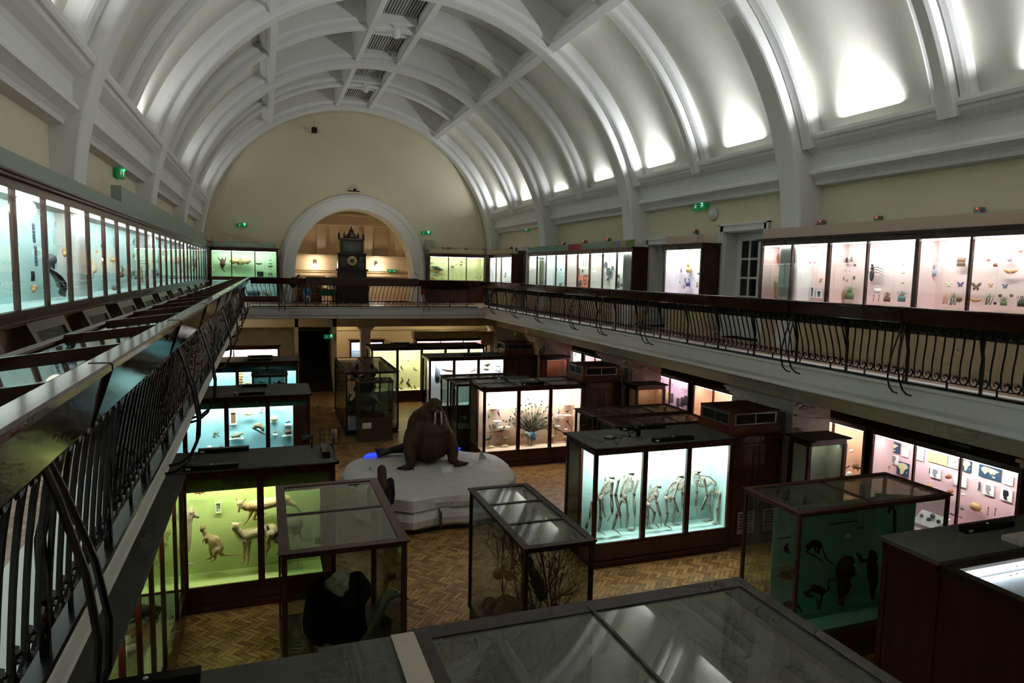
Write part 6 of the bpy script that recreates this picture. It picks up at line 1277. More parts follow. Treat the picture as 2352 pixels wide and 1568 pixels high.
c = Crop(500, 720, 7.84, y=24.1)
for a in [('fish', 'fish_model', 'small pale fish at the upper left of the third left bank', 108, 1060, 26, GREYB), ('fish', 'fish_model', 'small pale fish at the lower left of the third left bank', 115, 1160, 26, GREYB), ('fish', 'fish_model', 'small grey fish at the right of the left bay, third bank', 245, 1175, 34, GREYB), ('bird', 'bird', 'small tan bird high in the middle bay of the third left bank', 512, 1110, 50, TAN), ('ball', 'shell', 'brown round shell low in the middle bay of the third left bank', 550, 1260, 110, TAN), ('bird', 'bird', 'tiny blue bird in the right bay of the third left bank', 1320, 1060, 44, GREYB), ('slab', 'trunk', 'tall pale trunk standing in the middle bay of the third left bank', 425, 1150, 300, TAN)]: spec(a[0], a[1], a[2], c, *a[3:])
c = Crop(500, 720, 7.84, y=23.0)
for a in [('mammal', 'badger', 'large dark bristly animal on the right of the small blue glass case', 1110, 1250, 190, mat('dim_grey_fur', '4c5c5c', .8)), ('mammal', 'small_mammal', 'smaller dark animal on the left of the small blue glass case', 795, 1230, 110, mat('dim_grey_fur', '4c5c5c', .8))]: spec(a[0], a[1], a[2], c, *a[3:], flip=-1)
c = Crop(500, 720, 7.84, y=29.8)
bird('cuckoo', 'grey and black bird with a long tail in the case left of the stairs', c, 870, 640, 80, -1, GRF, tail=.9, tilt=48, leg=.5)
spec('bird', 'bird', 'small dark green bird on a perch at the left of the far wooden case', c, 345, 620, 80, mat('dark_green', '2c3c30', .7)); spec('bird', 'bird', 'small red brown bird low in the far wooden case', c, 300, 750, 44, RUST)
# ------------------------------------------------------------------ seals and birds of the far right banks
c = Crop(770, 780, 3.897, y=27.6)
bird('turkey', 'black game bird standing upright in the middle bay of the yellow case', c, 655, 400, 62, -1, mat('black_bird', '1c1a18', .5), tail=.7, tilt=42, leg=.72, neck=.25)
bird('grouse', 'brown game bird left of the black one in the yellow case', c, 597, 375, 50, 1, BR, tail=.5, tilt=45, leg=.7, neck=.15)
bird('partridge', 'reddish brown bird sitting low on the right in the yellow case', c, 715, 430, 42, -1, mat('rust_feather2', '8a5c3c', .7), tail=.6, tilt=35, leg=.5)
bird('duck', 'black and white duck on a wall shelf in the yellow case', c, 715, 268, 40, -1, GRF, tail=.5, tilt=20, leg=0)
bird('dove', 'grey bird clinging at the left of the middle bay in the yellow case', c, 592, 252, 38, -1, GRF, tail=.7, tilt=55, leg=0)
bird('quail', 'small grey bird near the top of the middle bay in the yellow case', c, 652, 190, 20, 1, BR, tail=.3, leg=0); bird('quail', 'grey bird lying at the lower left of the middle bay, yellow case', c, 592, 438, 40, -1, GRF, tail=.3, leg=.2)
bird('guineafowl', 'dim grey bird seen through the eagle case in the yellow case', c, 395, 425, 48, 1, GRF, tail=.5, tilt=10, leg=.6); bird('swallow', 'dark bird hanging in the left bay of the yellow case', c, 488, 285, 34, -1, BR, tail=.8, tilt=50, leg=0)
bird('quail', 'small bird on the right bay of the yellow case', c, 800, 380, 40, -1, BR, tail=.4, tilt=30, leg=.4)
c = Crop(770, 780, 3.897, y=24.0)
creature('seal', 'grey walrus like seal hanging head up at the left of the white case', 'seal', c, [[(905, 215, 10), (915, 260, 20), (920, 330, 30), (915, 370, 22)], [(890, 215, 8), (930, 235, 5)], [(935, 330, 10), (950, 400, 6)]], SLATE, .025)
creature('seal', 'cream seal lying along the top of the left bay in the white case', 'seal', c, [[(960, 255, 18), (1010, 265, 26), (1060, 275, 16)]], CREAMB, .025)
creature('whale_model', 'pale whale shape in the middle bay of the white case', 'whale', c, [[(1215, 280, 12), (1260, 255, 14), (1295, 245, 10)]], CREAMB, .025)
c = Crop(1080, 720, 7.84, y=24.0)
creature('turtle', 'large pale skull shape in the right bay of the white case', 'skull', c, [[(270, 890, 50), (330, 880, 60)], [(260, 980, 40), (310, 990, 40)]], CREAMB, .03)
for a in [('fish', 'boat_model', 'small dark boat shaped object on a shelf, right bay of the white case', 495, 945, 110, SLATE), ('fish', 'fish_model', 'small dark fish at the top of the right bay, white case', 555, 870, 50, SLATE), ('fish', 'fish_model', 'grey flat object at the bottom of the right bay, white case', 490, 1025, 120, GREYB)]: spec(a[0], a[1], a[2], c, *a[3:])
# eagles, secretary bird
c = Crop(770, 780, 3.897, y=23.2)
EG = fur('eagle_brown', '2c241d', '17130f', 20)
bird('eagle', 'large dark eagle in the left half of the black framed case', c, 175, 300, 130, -1, EG, tail=.3, tilt=68, leg=0); bird('eagle', 'dark eagle with a pale hood in the middle of the black framed case', c, 245, 380, 130, -1, EG, tail=.3, tilt=70, leg=0, hm=mat('pale_hood', '8c8070', .8))
bird('eagle', 'dark hunched eagle in the right half of the black framed case', c, 345, 300, 130, 1, EG, tail=.3, tilt=66, leg=0); bird('vulture', 'brown ruffled vulture low in the left of the black framed case', c, 120, 560, 120, -1, BR, tail=.3, tilt=66, leg=0)
creature('rock', 'grey artificial rock inside the black framed eagle case', 'rock', c, [[(130, 640, 40), (220, 560, 70), (330, 520, 60)], [(200, 440, 40), (330, 420, 40)]], mat('grey_rock', '5c5a50', .9), .04)
c = Crop(770, 780, 3.897, y=21.4)
bird('secretary_bird', 'grey secretary bird on long legs in the small case before the eagles', c, 345, 510, 110, -1, mat('secretary_grey', '8a8680', .7), tail=.6, tilt=38, leg=1.15, neck=.15)
o = creature('grass_tuft', 'dry grass mound under the secretary bird', 'grass', c, [[(230, 660, 30), (330, 670, 26), (420, 665, 24)], [(240, 620, 34)]], fur('dry_grass', '5c4c34', '3a2e20', 30), .02)
# dry grasses
def grass(label, x0, x1, y0, y1, z0, h, m, n=60, seed=1):
    q = random.Random(seed); mb = MB()
    for i in range(n):
        x = q.uniform(x0, x1); y = q.uniform(y0, y1); dx, dy = q.uniform(-.2, .2), q.uniform(-.1, .1); mb.tube([(x, y, z0), (x+dx*.4, y+dy*.4, z0+h*q.uniform(.4, .6)), (x+dx, y+dy, z0+h*q.uniform(.7, 1))], [.006, .004, .002], 3, False)
    for i in range(6): mb.ell((q.uniform(x0, x1), q.uniform(y0, y1), z0), (.2, .12, .08), 8, 5)
    return tag(mb.build('dry_grass', m), label, 'grass', kind='stuff')
grass('tangle of reddish dry grass in the dark framed case behind the peacock case', 5.3, 7.4, 18.95, 19.55, .78, .7, fur('red_grass', '8a5c44', '5c4030', 20))
grass('dry grass in the farther dark framed case behind the peacock case', 5.3, 7.3, 19.85, 20.5, .78, .6, fur('red_grass', '8a5c44', '5c4030', 20), seed=2)
c = Crop(1050, 740, 4.612, y=13.5)
bird('crow', 'blue grey bird perched on a dark branch in the brown roofed case', c, 1380, 1035, 70, 1, SLATE, tail=.5, tilt=-50, leg=.3); creature('branch', 'dark forked branch in the brown roofed case', 'branch', c, [[(1310, 1095, 8), (1380, 1080, 9), (1425, 1120, 6)]], BROWN, .012)
# ------------------------------------------------------------------ foxes among twigs
c = Crop(1050, 1080, 4.6125, y=8.1)
FOX = fur('fox_dull', '8a7450', '5c4a34', 14)
creature('fox', 'pale brown fox curled at the back of the twig case', 'fox', Crop(1050, 1080, 4.6125, y=8.4), [[(430, 1100, 60), (500, 1080, 50), (560, 1120, 50)], [(480, 990, 22), (470, 940, 6)], [(500, 1010, 30), (520, 985, 8)], [(590, 1110, 22), (620, 1140, 12)]], FOX, .02)
creature('fox', 'brown fox standing near the right front post of the twig case', 'fox', Crop(1050, 1080, 4.6125, y=7.5), [[(790, 1000, 30), (775, 930, 24)], [(800, 880, 8), (803, 850, 3)], [(800, 1060, 50), (860, 1200, 70), (900, 1330, 60)]], fur('fox_brown', '7a5c44', '4a3626', 14), .02)
creature('fox', 'small dark eared fox head at the bottom edge of the twig case', 'fox', Crop(1050, 1080, 4.6125, y=7.1), [[(1040, 1430, 26), (1040, 1480, 34)], [(1015, 1410, 8), (1013, 1395, 3)], [(1066, 1410, 8), (1074, 1392, 3)]], fur('fox_dark', '4a3c30', '2c241c', 14), .014)
tw_ = MB(); q = random.Random(21)
def twig(p, d, L, r, dep):
    pts = [p]; 
    for i in range(5): d = (d+Vector((q.uniform(-.35, .35), q.uniform(-.3, .3), q.uniform(-.2, .25)))*.45).normalized(); pts.append(pts[-1]+d*L/5)
    ok = lambda w_: 2.76 < w_.x < 3.54 and 6.92 < w_.y < 9.0 and .5 < w_.z < 2.17
    pts = [w_ for w_ in pts if ok(w_)]
    if len(pts) < 2: return
    tw_.tube(pts, [r*(1-.6*i/len(pts)) for i in range(len(pts))], 4, False)
    if dep:
        for i in range(1, len(pts)):
            for _ in range(2):
                if q.random() < .75: twig(pts[i], (d+Vector((q.uniform(-1, 1), q.uniform(-.8, .8), q.uniform(-.3, .7)))).normalized(), L*.55, r*.55, dep-1)
for p, d in (((3.3, 7.1, .55), (-.1, .0, 1)), ((3.2, 7.3, .55), (-.3, .1, .9)), ((3.42, 7.5, .55), (-.1, .2, 1)), ((3.0, 8.4, .6), (.1, 0, 1)), ((3.4, 8.8, .6), (-.3, -.1, 1))): twig(Vector(p), Vector(d), 1.5, .013, 3)
tag(tw_.build('bare_twigs', mat('twig_dark', '33281f', .8)), 'tangle of thin bare dark twigs filling the fox case', 'twigs', kind='stuff')
o = creature('ground_mound', 'mossy green brown ground inside the twig case', 'ground', c, [[('w', 3.0, 7.5, .50, .16), ('w', 3.1, 8.3, .52, .2), ('w', 3.2, 8.8, .55, .16)], [('w', 2.95, 8.8, .6, .12)]], fur('moss_ground', '4a4634', '2c3024', 8), .03)
# ------------------------------------------------------------------ monkeys on the sea green panel
SG = mat('sea_green_panel', '9be0c0', .8)
pA_ = at(1770, 1400, z=.5)
t = thing('display_panel', 'sea green folded panel board standing inside the monkey case', 'panel', (6.9, 7.6, .42))
box(-.03, 1.88, 0, .02, 0, 1.60).build('back_board', SG, t); MB().add([(1.88, 0, 0), (2.4, -.28, 0), (2.4, -.28, 1.66), (1.88, 0, 1.66), (1.88, .02, 0), (2.42, -.26, 0), (2.42, -.26, 1.66), (1.88, .02, 1.66)], [(0, 1, 2, 3), (7, 6, 5, 4), (0, 4, 5, 1), (1, 5, 6, 2), (2, 6, 7, 3), (3, 7, 4, 0)]).build('wing_board', SG, t)
box(-.03, 2.4, -.6, 0, 0, .015).build('floor_board', SG, t); box(-.03, 2.3, -.30, 0, .015, .10).build('step', mat('sea_green_step', '6fb498', .8), t)
dt = mat('green_lettering', '35584c', .8)
for u0, v0, wd in ((553, 78, .32), (545, 145, .55), (150, 248, .25), (657, 180, .16)):
    p = at(1750+u0/2.892, 1150+v0/2.892, y=7.59)
    box(p.x-wd/2-6.9, p.x+wd/2-6.9, -.003, -.0005, p.z-.42-.008, p.z-.42+.008).build('caption_line', dt, t)
c = Crop(1750, 1150, 2.892, y=7.35)
MK = fur('monkey_dark', '3c3428', '1e1a15', 30); MKB = fur('monkey_brown', '5e4630', '3a2a1c', 24)
creature('stuffed_monkey', 'grey monkey walking down a stick with its long tail hanging, sea green panel', 'monkey', c, [[(315, 295, 14), (345, 275, 18), (375, 285, 20), (385, 300, 14)], [(305, 300, 13)], [(330, 300, 9), (300, 335, 6)], [(350, 300, 8), (360, 350, 5)], [(380, 310, 10), (375, 350, 6)], [(390, 285, 6), (405, 320, 5), (420, 370, 5), (450, 405, 5), (485, 420, 4)]], MK, .01)
creature('branch', 'short slanting branch under the grey monkey', 'branch', c, [[(290, 338, 5), (340, 358, 7), (400, 400, 6)]], BROWN, .01)
creature('stuffed_monkey', 'large brown monkey seen from behind standing on a stump, sea green panel', 'monkey', c, [[(565, 395, 30), (555, 430, 48), (545, 480, 52), (540, 530, 42), (550, 570, 34)], [(600, 400, 18), (590, 385, 20)], [(605, 450, 16), (600, 490, 14), (628, 482, 8)], [(525, 560, 26), (520, 600, 18), (530, 640, 16)], [(575, 560, 22), (560, 600, 14), (545, 630, 12)]], MKB, .014)
creature('stump', 'brown stump below the large brown monkey', 'stump', c, [[(527, 650, 22), (527, 685, 22)]], BROWN, .02)
creature('stuffed_monkey', 'small crouching monkey with a curled tail on a forked stump', 'monkey', c, [[(345, 580, 22), (380, 590, 28), (405, 600, 22)], [(345, 570, 20)], [(325, 595, 9), (285, 610, 10), (300, 630, 8), (345, 635, 8)], [(400, 615, 12), (395, 640, 8)], [(425, 600, 7), (445, 585, 6), (440, 545, 6), (450, 522, 6), (485, 520, 5)]], MKB, .012)
creature('stump', 'forked stump under the small crouching monkey', 'stump', c, [[(380, 715, 12), (380, 680, 12), (365, 650, 8)], [(380, 685, 9), (400, 650, 8)]], BROWN, .014)
creature('lemur', 'tiny brown primate sitting upright at the left of the sea green panel', 'monkey', Crop(1750, 1150, 2.892, y=7.5), [[(170, 290, 10)], [(160, 310, 12), (162, 330, 14)], [(168, 315, 5), (182, 325, 4)], [(160, 342, 5), (185, 345, 4), (203, 355, 2)]], MK, .008)
creature('slow_loris', 'curled pale furry animal on a dark branch at the left of the sea green panel', 'mammal', Crop(1750, 1150, 2.892, y=7.48), [[(140, 460, 26), (175, 455, 28), (195, 465, 20)]], fur('pale_loris', '8a7c58', '6a5c40', 20), .012)
creature('branch', 'dark branch under the curled furry animal', 'branch', Crop(1750, 1150, 2.892, y=7.48), [[(105, 495, 10), (150, 505, 13), (200, 515, 10)]], BROWN, .012)
creature('tarsier', 'dark bushy animal at the bottom left of the monkey case', 'mammal', c, [[(150, 700, 20), (185, 690, 26), (215, 700, 20)], [(235, 690, 7), (265, 725, 6), (262, 755, 6), (245, 755, 5)]], MK, .014)
creature('chimpanzee', 'dark ape with an outstretched arm at the right of the monkey case', 'ape', Crop(1750, 1150, 2.892, y=7.25), [[(735, 350, 26), (740, 380, 28)], [(735, 430, 36), (735, 500, 34), (740, 560, 26)], [(710, 390, 14), (660, 400, 12), (650, 365, 12), (625, 348, 7)], [(735, 570, 18), (735, 640, 14)]], MK, .016)
creature('hooked_branch', 'grey hooked branch at the top right of the monkey case', 'branch', Crop(1750, 1150, 2.892, y=7.25), [[(840, 75, 10), (850, 45, 10), (870, 38, 9), (882, 70, 10), (882, 140, 11), (880, 200, 11)]], mat('grey_bark', '5c5a50', .8), .012)
spec('skull', 'skull', 'small cream skull fixed high on the sea green panel', Crop(1750, 1150, 2.892, y=7.5), 568, 238, 64, CREAMB)
# ------------------------------------------------------------------ right aisle cases
cw = Crop(1950, 960, 5.851, x=12.12); c = Crop(1950, 960, 5.851, x=12.0)
NAVY = mat('navy_map', '24405c', .6); LAND = mat('map_land', 'd6cc9c', .7)
A_ = 'rose lined case'
def mapp(label, u0, v0, u1, v1, shapes):
    t = framed(label, cw, u0, v0, u1, v1, NAVY, NAVY, .03, 'map_poster', 'map', inset=0); a = cw.p(u0, v0); b_ = cw.p(u1, v1); w2 = abs(a.y-b_.y); h = abs(a.z-b_.z)
    for s_ in shapes: MB().prism([((x-.5)*w2, (.5-y)*h) for x, y in s_], -.016, -.011, 'y').build('landmass', LAND, t)
    return t
EUR = [[(.10, .30), (.22, .10), (.45, .14), (.75, .18), (.92, .28), (.78, .42), (.70, .58), (.62, .52), (.55, .62), (.48, .48), (.40, .46), (.36, .60), (.28, .72), (.22, .58), (.12, .44)], [(.62, .74), (.74, .72), (.76, .82), (.64, .84)], [(.60, .62), (.66, .64), (.62, .68)]]
AFR = [[(.15, .12), (.55, .05), (.80, .10), (.95, .30), (.70, .50), (.55, .85), (.35, .92), (.30, .60), (.10, .40)], [(.80, .62), (.88, .60), (.84, .78)]]
mapp('dark blue map of Europe, Asia and Africa, left, '+A_, 470, 280, 685, 485, EUR); mapp('dark blue map of Africa low in the left bay, '+A_, 655, 570, 800, 800, AFR); mapp('dark blue map of Africa cut by the post, right bay, '+A_, 1530, 545, 1638, 740, AFR); mapp('dark blue map of Europe, Asia and Africa, right, '+A_, 1760, 610, 2040, 860, EUR)
SIL = mat('grey_silhouette', '8c868a', .7)
for l, u0, v0, u1, v1 in (('white card with a grey profile in the left bay, '+A_, 565, 480, 668, 635), ('white card in the upper right of the left bay, '+A_, 722, 395, 802, 530), ('white card at the upper left of the middle bay, '+A_, 880, 370, 1003, 580), ('white card with a grey profile in the middle bay, '+A_, 1105, 655, 1235, 825), ('white card behind the second post, '+A_, 1425, 750, 1580, 940), ('white card with grey profiles in the right bay, '+A_, 1820, 865, 1950, 1055), ('white card with a dark skull print at the right edge, '+A_, 2050, 930, 2195, 1135), ('white card at the upper right edge, '+A_, 2080, 760, 2210, 915)):
    t = framed(l, cw, u0, v0, u1, v1, LABELM, SIL, .05, 'picture_card', 'card', inset=0); a = cw.p(u0, v0); b_ = cw.p(u1, v1); w2 = abs(a.y-b_.y)/2; h = abs(a.z-b_.z)/2
    if 'profile' in l or 'skull' in l: MB().prism([(-.5*w2, .8*h), (.3*w2, .8*h), (.45*w2, .1*h), (.1*w2, -.3*h), (.3*w2, -.8*h), (-.2*w2, -.8*h), (-.5*w2, -.1*h)], -.026, -.021, 'y').build('print', SIL if 'profile' in l else BLK, t)
framed('tan chart with thin lines, top of the middle bay, '+A_, cw, 1070, 440, 1330, 650, mat('tan_chart', 'c8b888', .7), SIL, .04, 'chart', 'chart', inset=0); framed('grey photograph beside the tan chart, '+A_, cw, 1338, 490, 1465, 690, mat('grey_photo', '7c8088', .6, c2='d8d8d8', scale=25), SIL, .04, 'photograph', 'picture', inset=0)
for a in [('skull', 'skull', 'reddish fossil skull in the middle bay, '+A_, 1335, 790, 130, RUST), ('skull', 'skull', 'orange skull with a tail of bone, '+A_, 1360, 985, 120, mat('orange_bone', 'b06a44', .6)), ('ball', 'skull', 'round tan skull behind the monkey case roof, '+A_, 1085, 905, 80, TAN), ('skull', 'skull', 'cream skull near the second post, '+A_, 1535, 1030, 80, CREAMB), ('ball', 'tortoise_shell', 'tan domed fossil low in the right bay, '+A_, 1700, 1190, 180, TAN), ('bone', 'bone', 'upright reddish bone, left of a pair in the right bay, '+A_, 1868, 1250, 110, RUST), ('bone', 'bone', 'upright reddish bone, right of a pair in the right bay, '+A_, 1965, 1260, 100, RUST), ('shell', 'skull', 'small golden skull in the left bay, '+A_, 545, 645, 60, TAN), ('fish', 'jaw', 'dark jaw low in the middle bay, '+A_, 1378, 1290, 90, BLK), ('ball', 'fossil', 'dark round fossil by the second post, '+A_, 1520, 1215, 60, SLATE), ('fish', 'bone', 'dark slanting bone at the foot of the right bay, '+A_, 1500, 1330, 60, BLK)]: spec(a[0], a[1], a[2], c, *a[3:])
for i, (u, v, w_) in enumerate(((510, 520, 40), (1085, 710, 75), (1750, 920, 120))):
    p = cw.p(u, v); s_ = w_/5.851*dist(p)/FPX
    o = MB().limb([(0, 0, .4), (0, 0, .3)], [.1, .08], 6).limb([(0, 0, .25), (0, 0, -.05)], [.1, .09], 6).limb([(0, 0, -.05), (.14, 0, -.45)], [.07, .04], 6).limb([(0, 0, -.05), (-.12, 0, -.45)], [.07, .04], 6).limb([(0, 0, .2), (.14, 0, -.02)], [.05, .03], 6).build('walking_figure', mat('navy_figure', '2a2c48', .7), None, True)
    o.matrix_world = Matrix.Translation(p) @ Matrix(((0, 1, 0, 0), (-1, 0, 0, 0), (0, 0, 1, 0), (0, 0, 0, 1))) @ Matrix.Diagonal((s_*1.1, s_*.3, s_*1.1, 1)); tag(o, 'dark blue cut-out of a walking figure, %s, %s' % (('small, left bay', 'middle bay', 'tall, right bay')[i], A_), 'cut-out')
t = thing('sloping_plinth', 'white sloping plinth carrying four grey stones, low '+A_, 'plinth'); P4 = [Crop(1950, 960, 5.851, x=xx).p(u, v) for u, v, xx in ((845, 1385, 11.75), (985, 1225, 12.0), (1370, 1360, 12.0), (1110, 1480, 11.75))]
MB().add([tuple(p) for p in P4]+[(p.x, p.y, p.z-.2) for p in P4], [(0, 1, 2, 3), (7, 6, 5, 4), (0, 4, 5, 1), (1, 5, 6, 2), (2, 6, 7, 3), (3, 7, 4, 0)]).build('plinth', mat('pinkish_white', 'ecd8da', .7), t)
for i, (u, v, w_) in enumerate(((978, 1305, 58), (1125, 1315, 84), (1078, 1365, 84), (1205, 1385, 66))): spec('rock', 'stone', 'grey round stone on the sloping plinth, %s' % ('leftmost', 'upper of the middle two', 'lower of the middle two', 'rightmost')[i], Crop(1950, 960, 5.851, x=11.88), u, v, w_, SLATE if i else mat('dull_tan', '8c8070', .8))
c = Crop(1640, 760, 3.303, x=12.0)
A2 = 'in the apricot lined aisle case'
for a in [('skull', 'skull', 'white skull with teeth high up, '+A2, 1000, 838, 50, WHT), ('skull', 'skull', 'white skull lower down, '+A2, 1040, 910, 56, WHT), ('mammal', 'animal_head', 'brown furry head at the right edge, '+A2, 1082, 1030, 90, BROWN), ('skull', 'skull', 'white and black skull at the bottom, '+A2, 1020, 1088, 90, WHT), ('ball', 'skull', 'round cream skull at the left, '+A2, 925, 960, 50, CREAMB), ('rod', 'cord', 'dark slanting cord across the lower left, '+A2, 1000, 1040, 90, BLK)]: spec(a[0], a[1], a[2], c, *a[3:], rot=-50 if a[1] == 'cord' else 0)
c = Crop(1500, 760, 2.7606, x=12.0)
for i, u in enumerate((65, 90, 118, 158, 183, 205)): spec('jar', 'specimen_jar', 'tall dark specimen jar on the lower shelf of the mauve case, number %s from the left' % ('one', 'two', 'three', 'four', 'five', 'six')[i], c, u, (405, 410, 425, 455, 450, 440)[i], 60, (BLK, TAN, BLK, BLK, BLK, BLK)[i], 'jar')
for i, u in enumerate((55, 75, 95, 120)): spec('jar', 'specimen_jar', 'small pink specimen jar on the upper shelf of the mauve case', c, u, 320+i*7, 26, mat('pinkish', 'c08a98', .5), 'jar', group='pink jars on the upper shelf')
spec('skull', 'skull', 'white skull on the upper shelf of the mauve aisle case', c, 180, 362, 50, WHT); spec('fish', 'specimen', 'pale upright fish in the apricot case between the pillars', c, 318, 430, 30, WHT, rot=80); spec('hermit', 'specimen', 'pale branching specimen low in the apricot case between the pillars', c, 308, 515, 34, WHT)
c = Crop(1050, 740, 4.612, x=12.0); q = random.Random(3)
for i in range(14): spec(('shell', 'hermit', 'crab')[i % 3], 'small_shell', 'small dark shell in the pale aisle case between the second and third pillars', c, q.uniform(1155, 1310), q.uniform(320, 500), 30, (BROWN, SLATE, TAN)[i % 3], 'shell', group='shells of the pale aisle case')
# ------------------------------------------------------------------ light units and gear lying on the case tops
def unit_box(label, x0, x1, y, z, group=None, w_=.11, h=.075):
    t = thing('light_unit', label, 'light unit', ((x0+x1)/2, y, z), 0, group); L = (x1-x0)/2
    box(-L, L, -w_/2, w_/2, 0, h).build('casing', BLACKP, t); box(-L+.03, -L+.10, -w_/2-.002, -w_/2, .02, .05).build('type_label', LABELM, t); MB().ell((0, 0, h), (.02, .02, .01)).build('knob', LABELM, t, True)
for l, x0, x1, y in (('black light unit on the far edge of the green case top', -1.08, -.30, 12.06), ('black light unit on the front edge of the green case top', -1.20, -.43, 11.06), ('black light unit at the far edge of the skeleton case top', 6.62, 7.62, 11.72), ('black light unit at the front edge of the skeleton case top', 6.75, 7.62, 10.72),
    ('black light unit at the front of the peacock case top', 6.62, 7.28, 17.3), ('black light unit at the back of the peacock case top', 6.25, 7.25, 18.4), ('black light unit on the back edge of the second left bank top', -.70, 0.0, 18.6), ('black light unit on the front edge of the second left bank top', -.75, -.05, 17.45), ('black light unit on the back of the third left bank top', -.60, .20, 24.8), ('black light unit on the front of the third left bank top', -.70, .15, 23.95),
    ('black light unit on the white seal case top', 6.7, 7.5, 23.9), ('black light unit on the front of the yellow case top', 5.3, 6.2, 27.4), ('black light unit on the back of the yellow case top', 4.9, 5.7, 28.3), ('black light unit on the grey top of the bottom right bank', 8.1, 8.95, 5.72), ('long black light unit on the near case top, bottom left', -1.24, -.50, 5.32)):
    unit_box(l, x0, x1, y, 2.253 if y > 5.8 else 2.241)
unit_box('black light unit on top of the rose lined aisle case', 11.6, 11.75, 8.9, 2.37) if 0 else None
t = thing('light_unit', 'black light unit lying on top of the rose lined aisle case', 'light unit', (11.75, 8.75, 2.362)); box(-.06, .06, -.5, .5, 0, .09).build('casing', BLACKP, t)
t = thing('light_unit', 'upright black unit at the right end of the green case top', 'light unit', (.9, 11.5, 2.253)); box(-.06, .06, -.3, .3, 0, .11).build('casing', BLACKP, t)
o = MB().tube([(6.15, 11.25, 2.27), (6.3, 11.1, 2.258), (6.45, 11.3, 2.258), (6.55, 11.15, 2.258), (6.7, 11.0, 2.258), (6.62, 10.9, 2.258)], .006, 5).build('cable', BLACKP); tag(o, 'thin black cable curling over the skeleton case top', 'cable')
t = thing('round_equipment_box', 'round grey base unit on the skeleton case top', 'equipment', (6.1, 11.2, 2.253)); MB().lathe([(0, 0), (.1, 0), (.1, .06), (0, .07)]).build('body', CHROME, t, True)
t = thing('clip_lamp', 'black jointed lamp lying on the skeleton case top', 'lamp', (6.55, 11.2, 2.253)); MB().tube([(0, 0, 0), (-.08, 0, .14), (.03, 0, .06), (.10, 0, .15)], .013).build('arm', BLACKP, t); MB().ell((.11, -.02, .15), (.055, .04, .055)).build('lamp_head', BLACKP, t, True); box(.14, .20, -.03, .03, 0, .12).build('clamp', BLACKP, t)
t = thing('clip_lamp', 'black spotlight on a stalk at the back of the green case top', 'lamp', (.72, 12.0, 2.253)); MB().tube([(0, 0, 0), (0, 0, .2)], .014).build('stalk', BLACKP, t); MB().tube([(.02, 0, .2), (-.16, 0, .15)], [.03, .07], 12).build('lamp_head', BLACKP, t)
t = thing('wire_cage', 'black wire cage with a pink roll at the back of the green case top', 'cage', (.98, 12.05, 2.253)); m = MB()
for x in (-.12, -.04, .04, .12, .2): m.tube([(x, 0, 0), (x, 0, .3)], .004, 4)
for z in (.02, .1, .2, .3): m.tube([(-.12, 0, z), (.2, 0, z)], .004, 4)
m.build('grid', BLACKP, t); MB().lathe([(0, 0), (.045, 0), (.045, .26), (0, .26)], (.13, .07, 0)).build('roll', mat('pink_roll', 'b8988c', .7), t, True)
# ------------------------------------------------------------------ sensors and exit signs
LED = mat('red_led', 'ff3020', emit=3); GLED = mat('green_led', '30ff80', emit=6); EXG = mat('exit_green', '0f7a48', .5, emit=.25)
def sensor(px, py, lb, **k):
    p = at(px, py, **k); t = thing('case_sensor', lb, 'sensor', p, 0, 'small grey sensors above the gallery cases'); box(-.05, .05, -.05, .05, -.06, .05).build('housing', CHROME, t)
    if 'y' in k: MB().ell((0, -.055, .03), .012, 6, 4).build('led', LED, t)
    else: s_ = -1 if k['x'] > 0 else 1; MB().ell((s_*.055, 0, .03), .012, 6, 4).build('led', LED, t)
for px, py in ((1888, 512), (2017, 503), (2249, 484), (1597, 532), (1468, 545), (1397, 551), (1343, 556), (1295, 560), (1258, 563), (1173, 569), (1143, 571)): sensor(px, py, 'small grey box with a red light on the right gallery wall', x=10.12)
for px, py in ((1112, 572), (1070, 571), (1031, 569), (1019, 569), (590, 557), (558, 557), (511, 554), (480, 553)): sensor(px, py, 'small grey box with a red light on the far gallery wall', y=30.22)
for px, py in ((20, 374), (136, 421), (156, 430), (218, 452), (270, 476)): sensor(px, py, 'small grey box with a red light above the left gallery case', x=-2.53)
def exitsign(lb, p, w_, h, axis, arrow=1, box_=True):
    t = thing('exit_sign', lb, 'sign'); M_ = {'y': Matrix.Identity(4), 'x': Matrix(((0, 1, 0, 0), (-1, 0, 0, 0), (0, 0, 1, 0), (0, 0, 0, 1))), '-x': Matrix(((0, -1, 0, 0), (1, 0, 0, 0), (0, 0, 1, 0), (0, 0, 0, 1)))}[axis]
    t.matrix_world = Matrix.Translation(p) @ M_
    box(-w_/2, w_/2, -.03, .03, -h/2, h/2).build('panel', EXG, t); m = MB(); u = h*.3; a = w_*.22*arrow
    m.bar((a-u, -.034, 0), (a+u, -.034, 0), .006, u*.25).bar((a+arrow*u, -.034, 0), (a, -.034, u*.8), .006, u*.25).bar((a+arrow*u, -.034, 0), (a, -.034, -u*.8), .006, u*.25)
    m.ell((-a, -.034, u*.9), (u*.2, .004, u*.2), 6, 4).bar((-a, -.034, u*.6), (-a-u*.2, -.034, -u*.1), .006, u*.3).bar((-a-u*.2, -.034, -u*.1), (-a+u*.4, -.034, -u*.9), .006, u*.2).bar((-a-u*.2, -.034, -u*.1), (-a-u*.8, -.034, -u*.6), .006, u*.2).bar((-a, -.034, u*.4), (-a+u*.6, -.034, u*.1), .006, u*.18)
    m.build('pictogram', mat('sign_white', 'f0f4f0', emit=.3), t)
    if box_: MB().ell((w_*.25, -.04, h*.35), (.035, .02, .03), 8, 6).build('lamp', GLED, t, True)
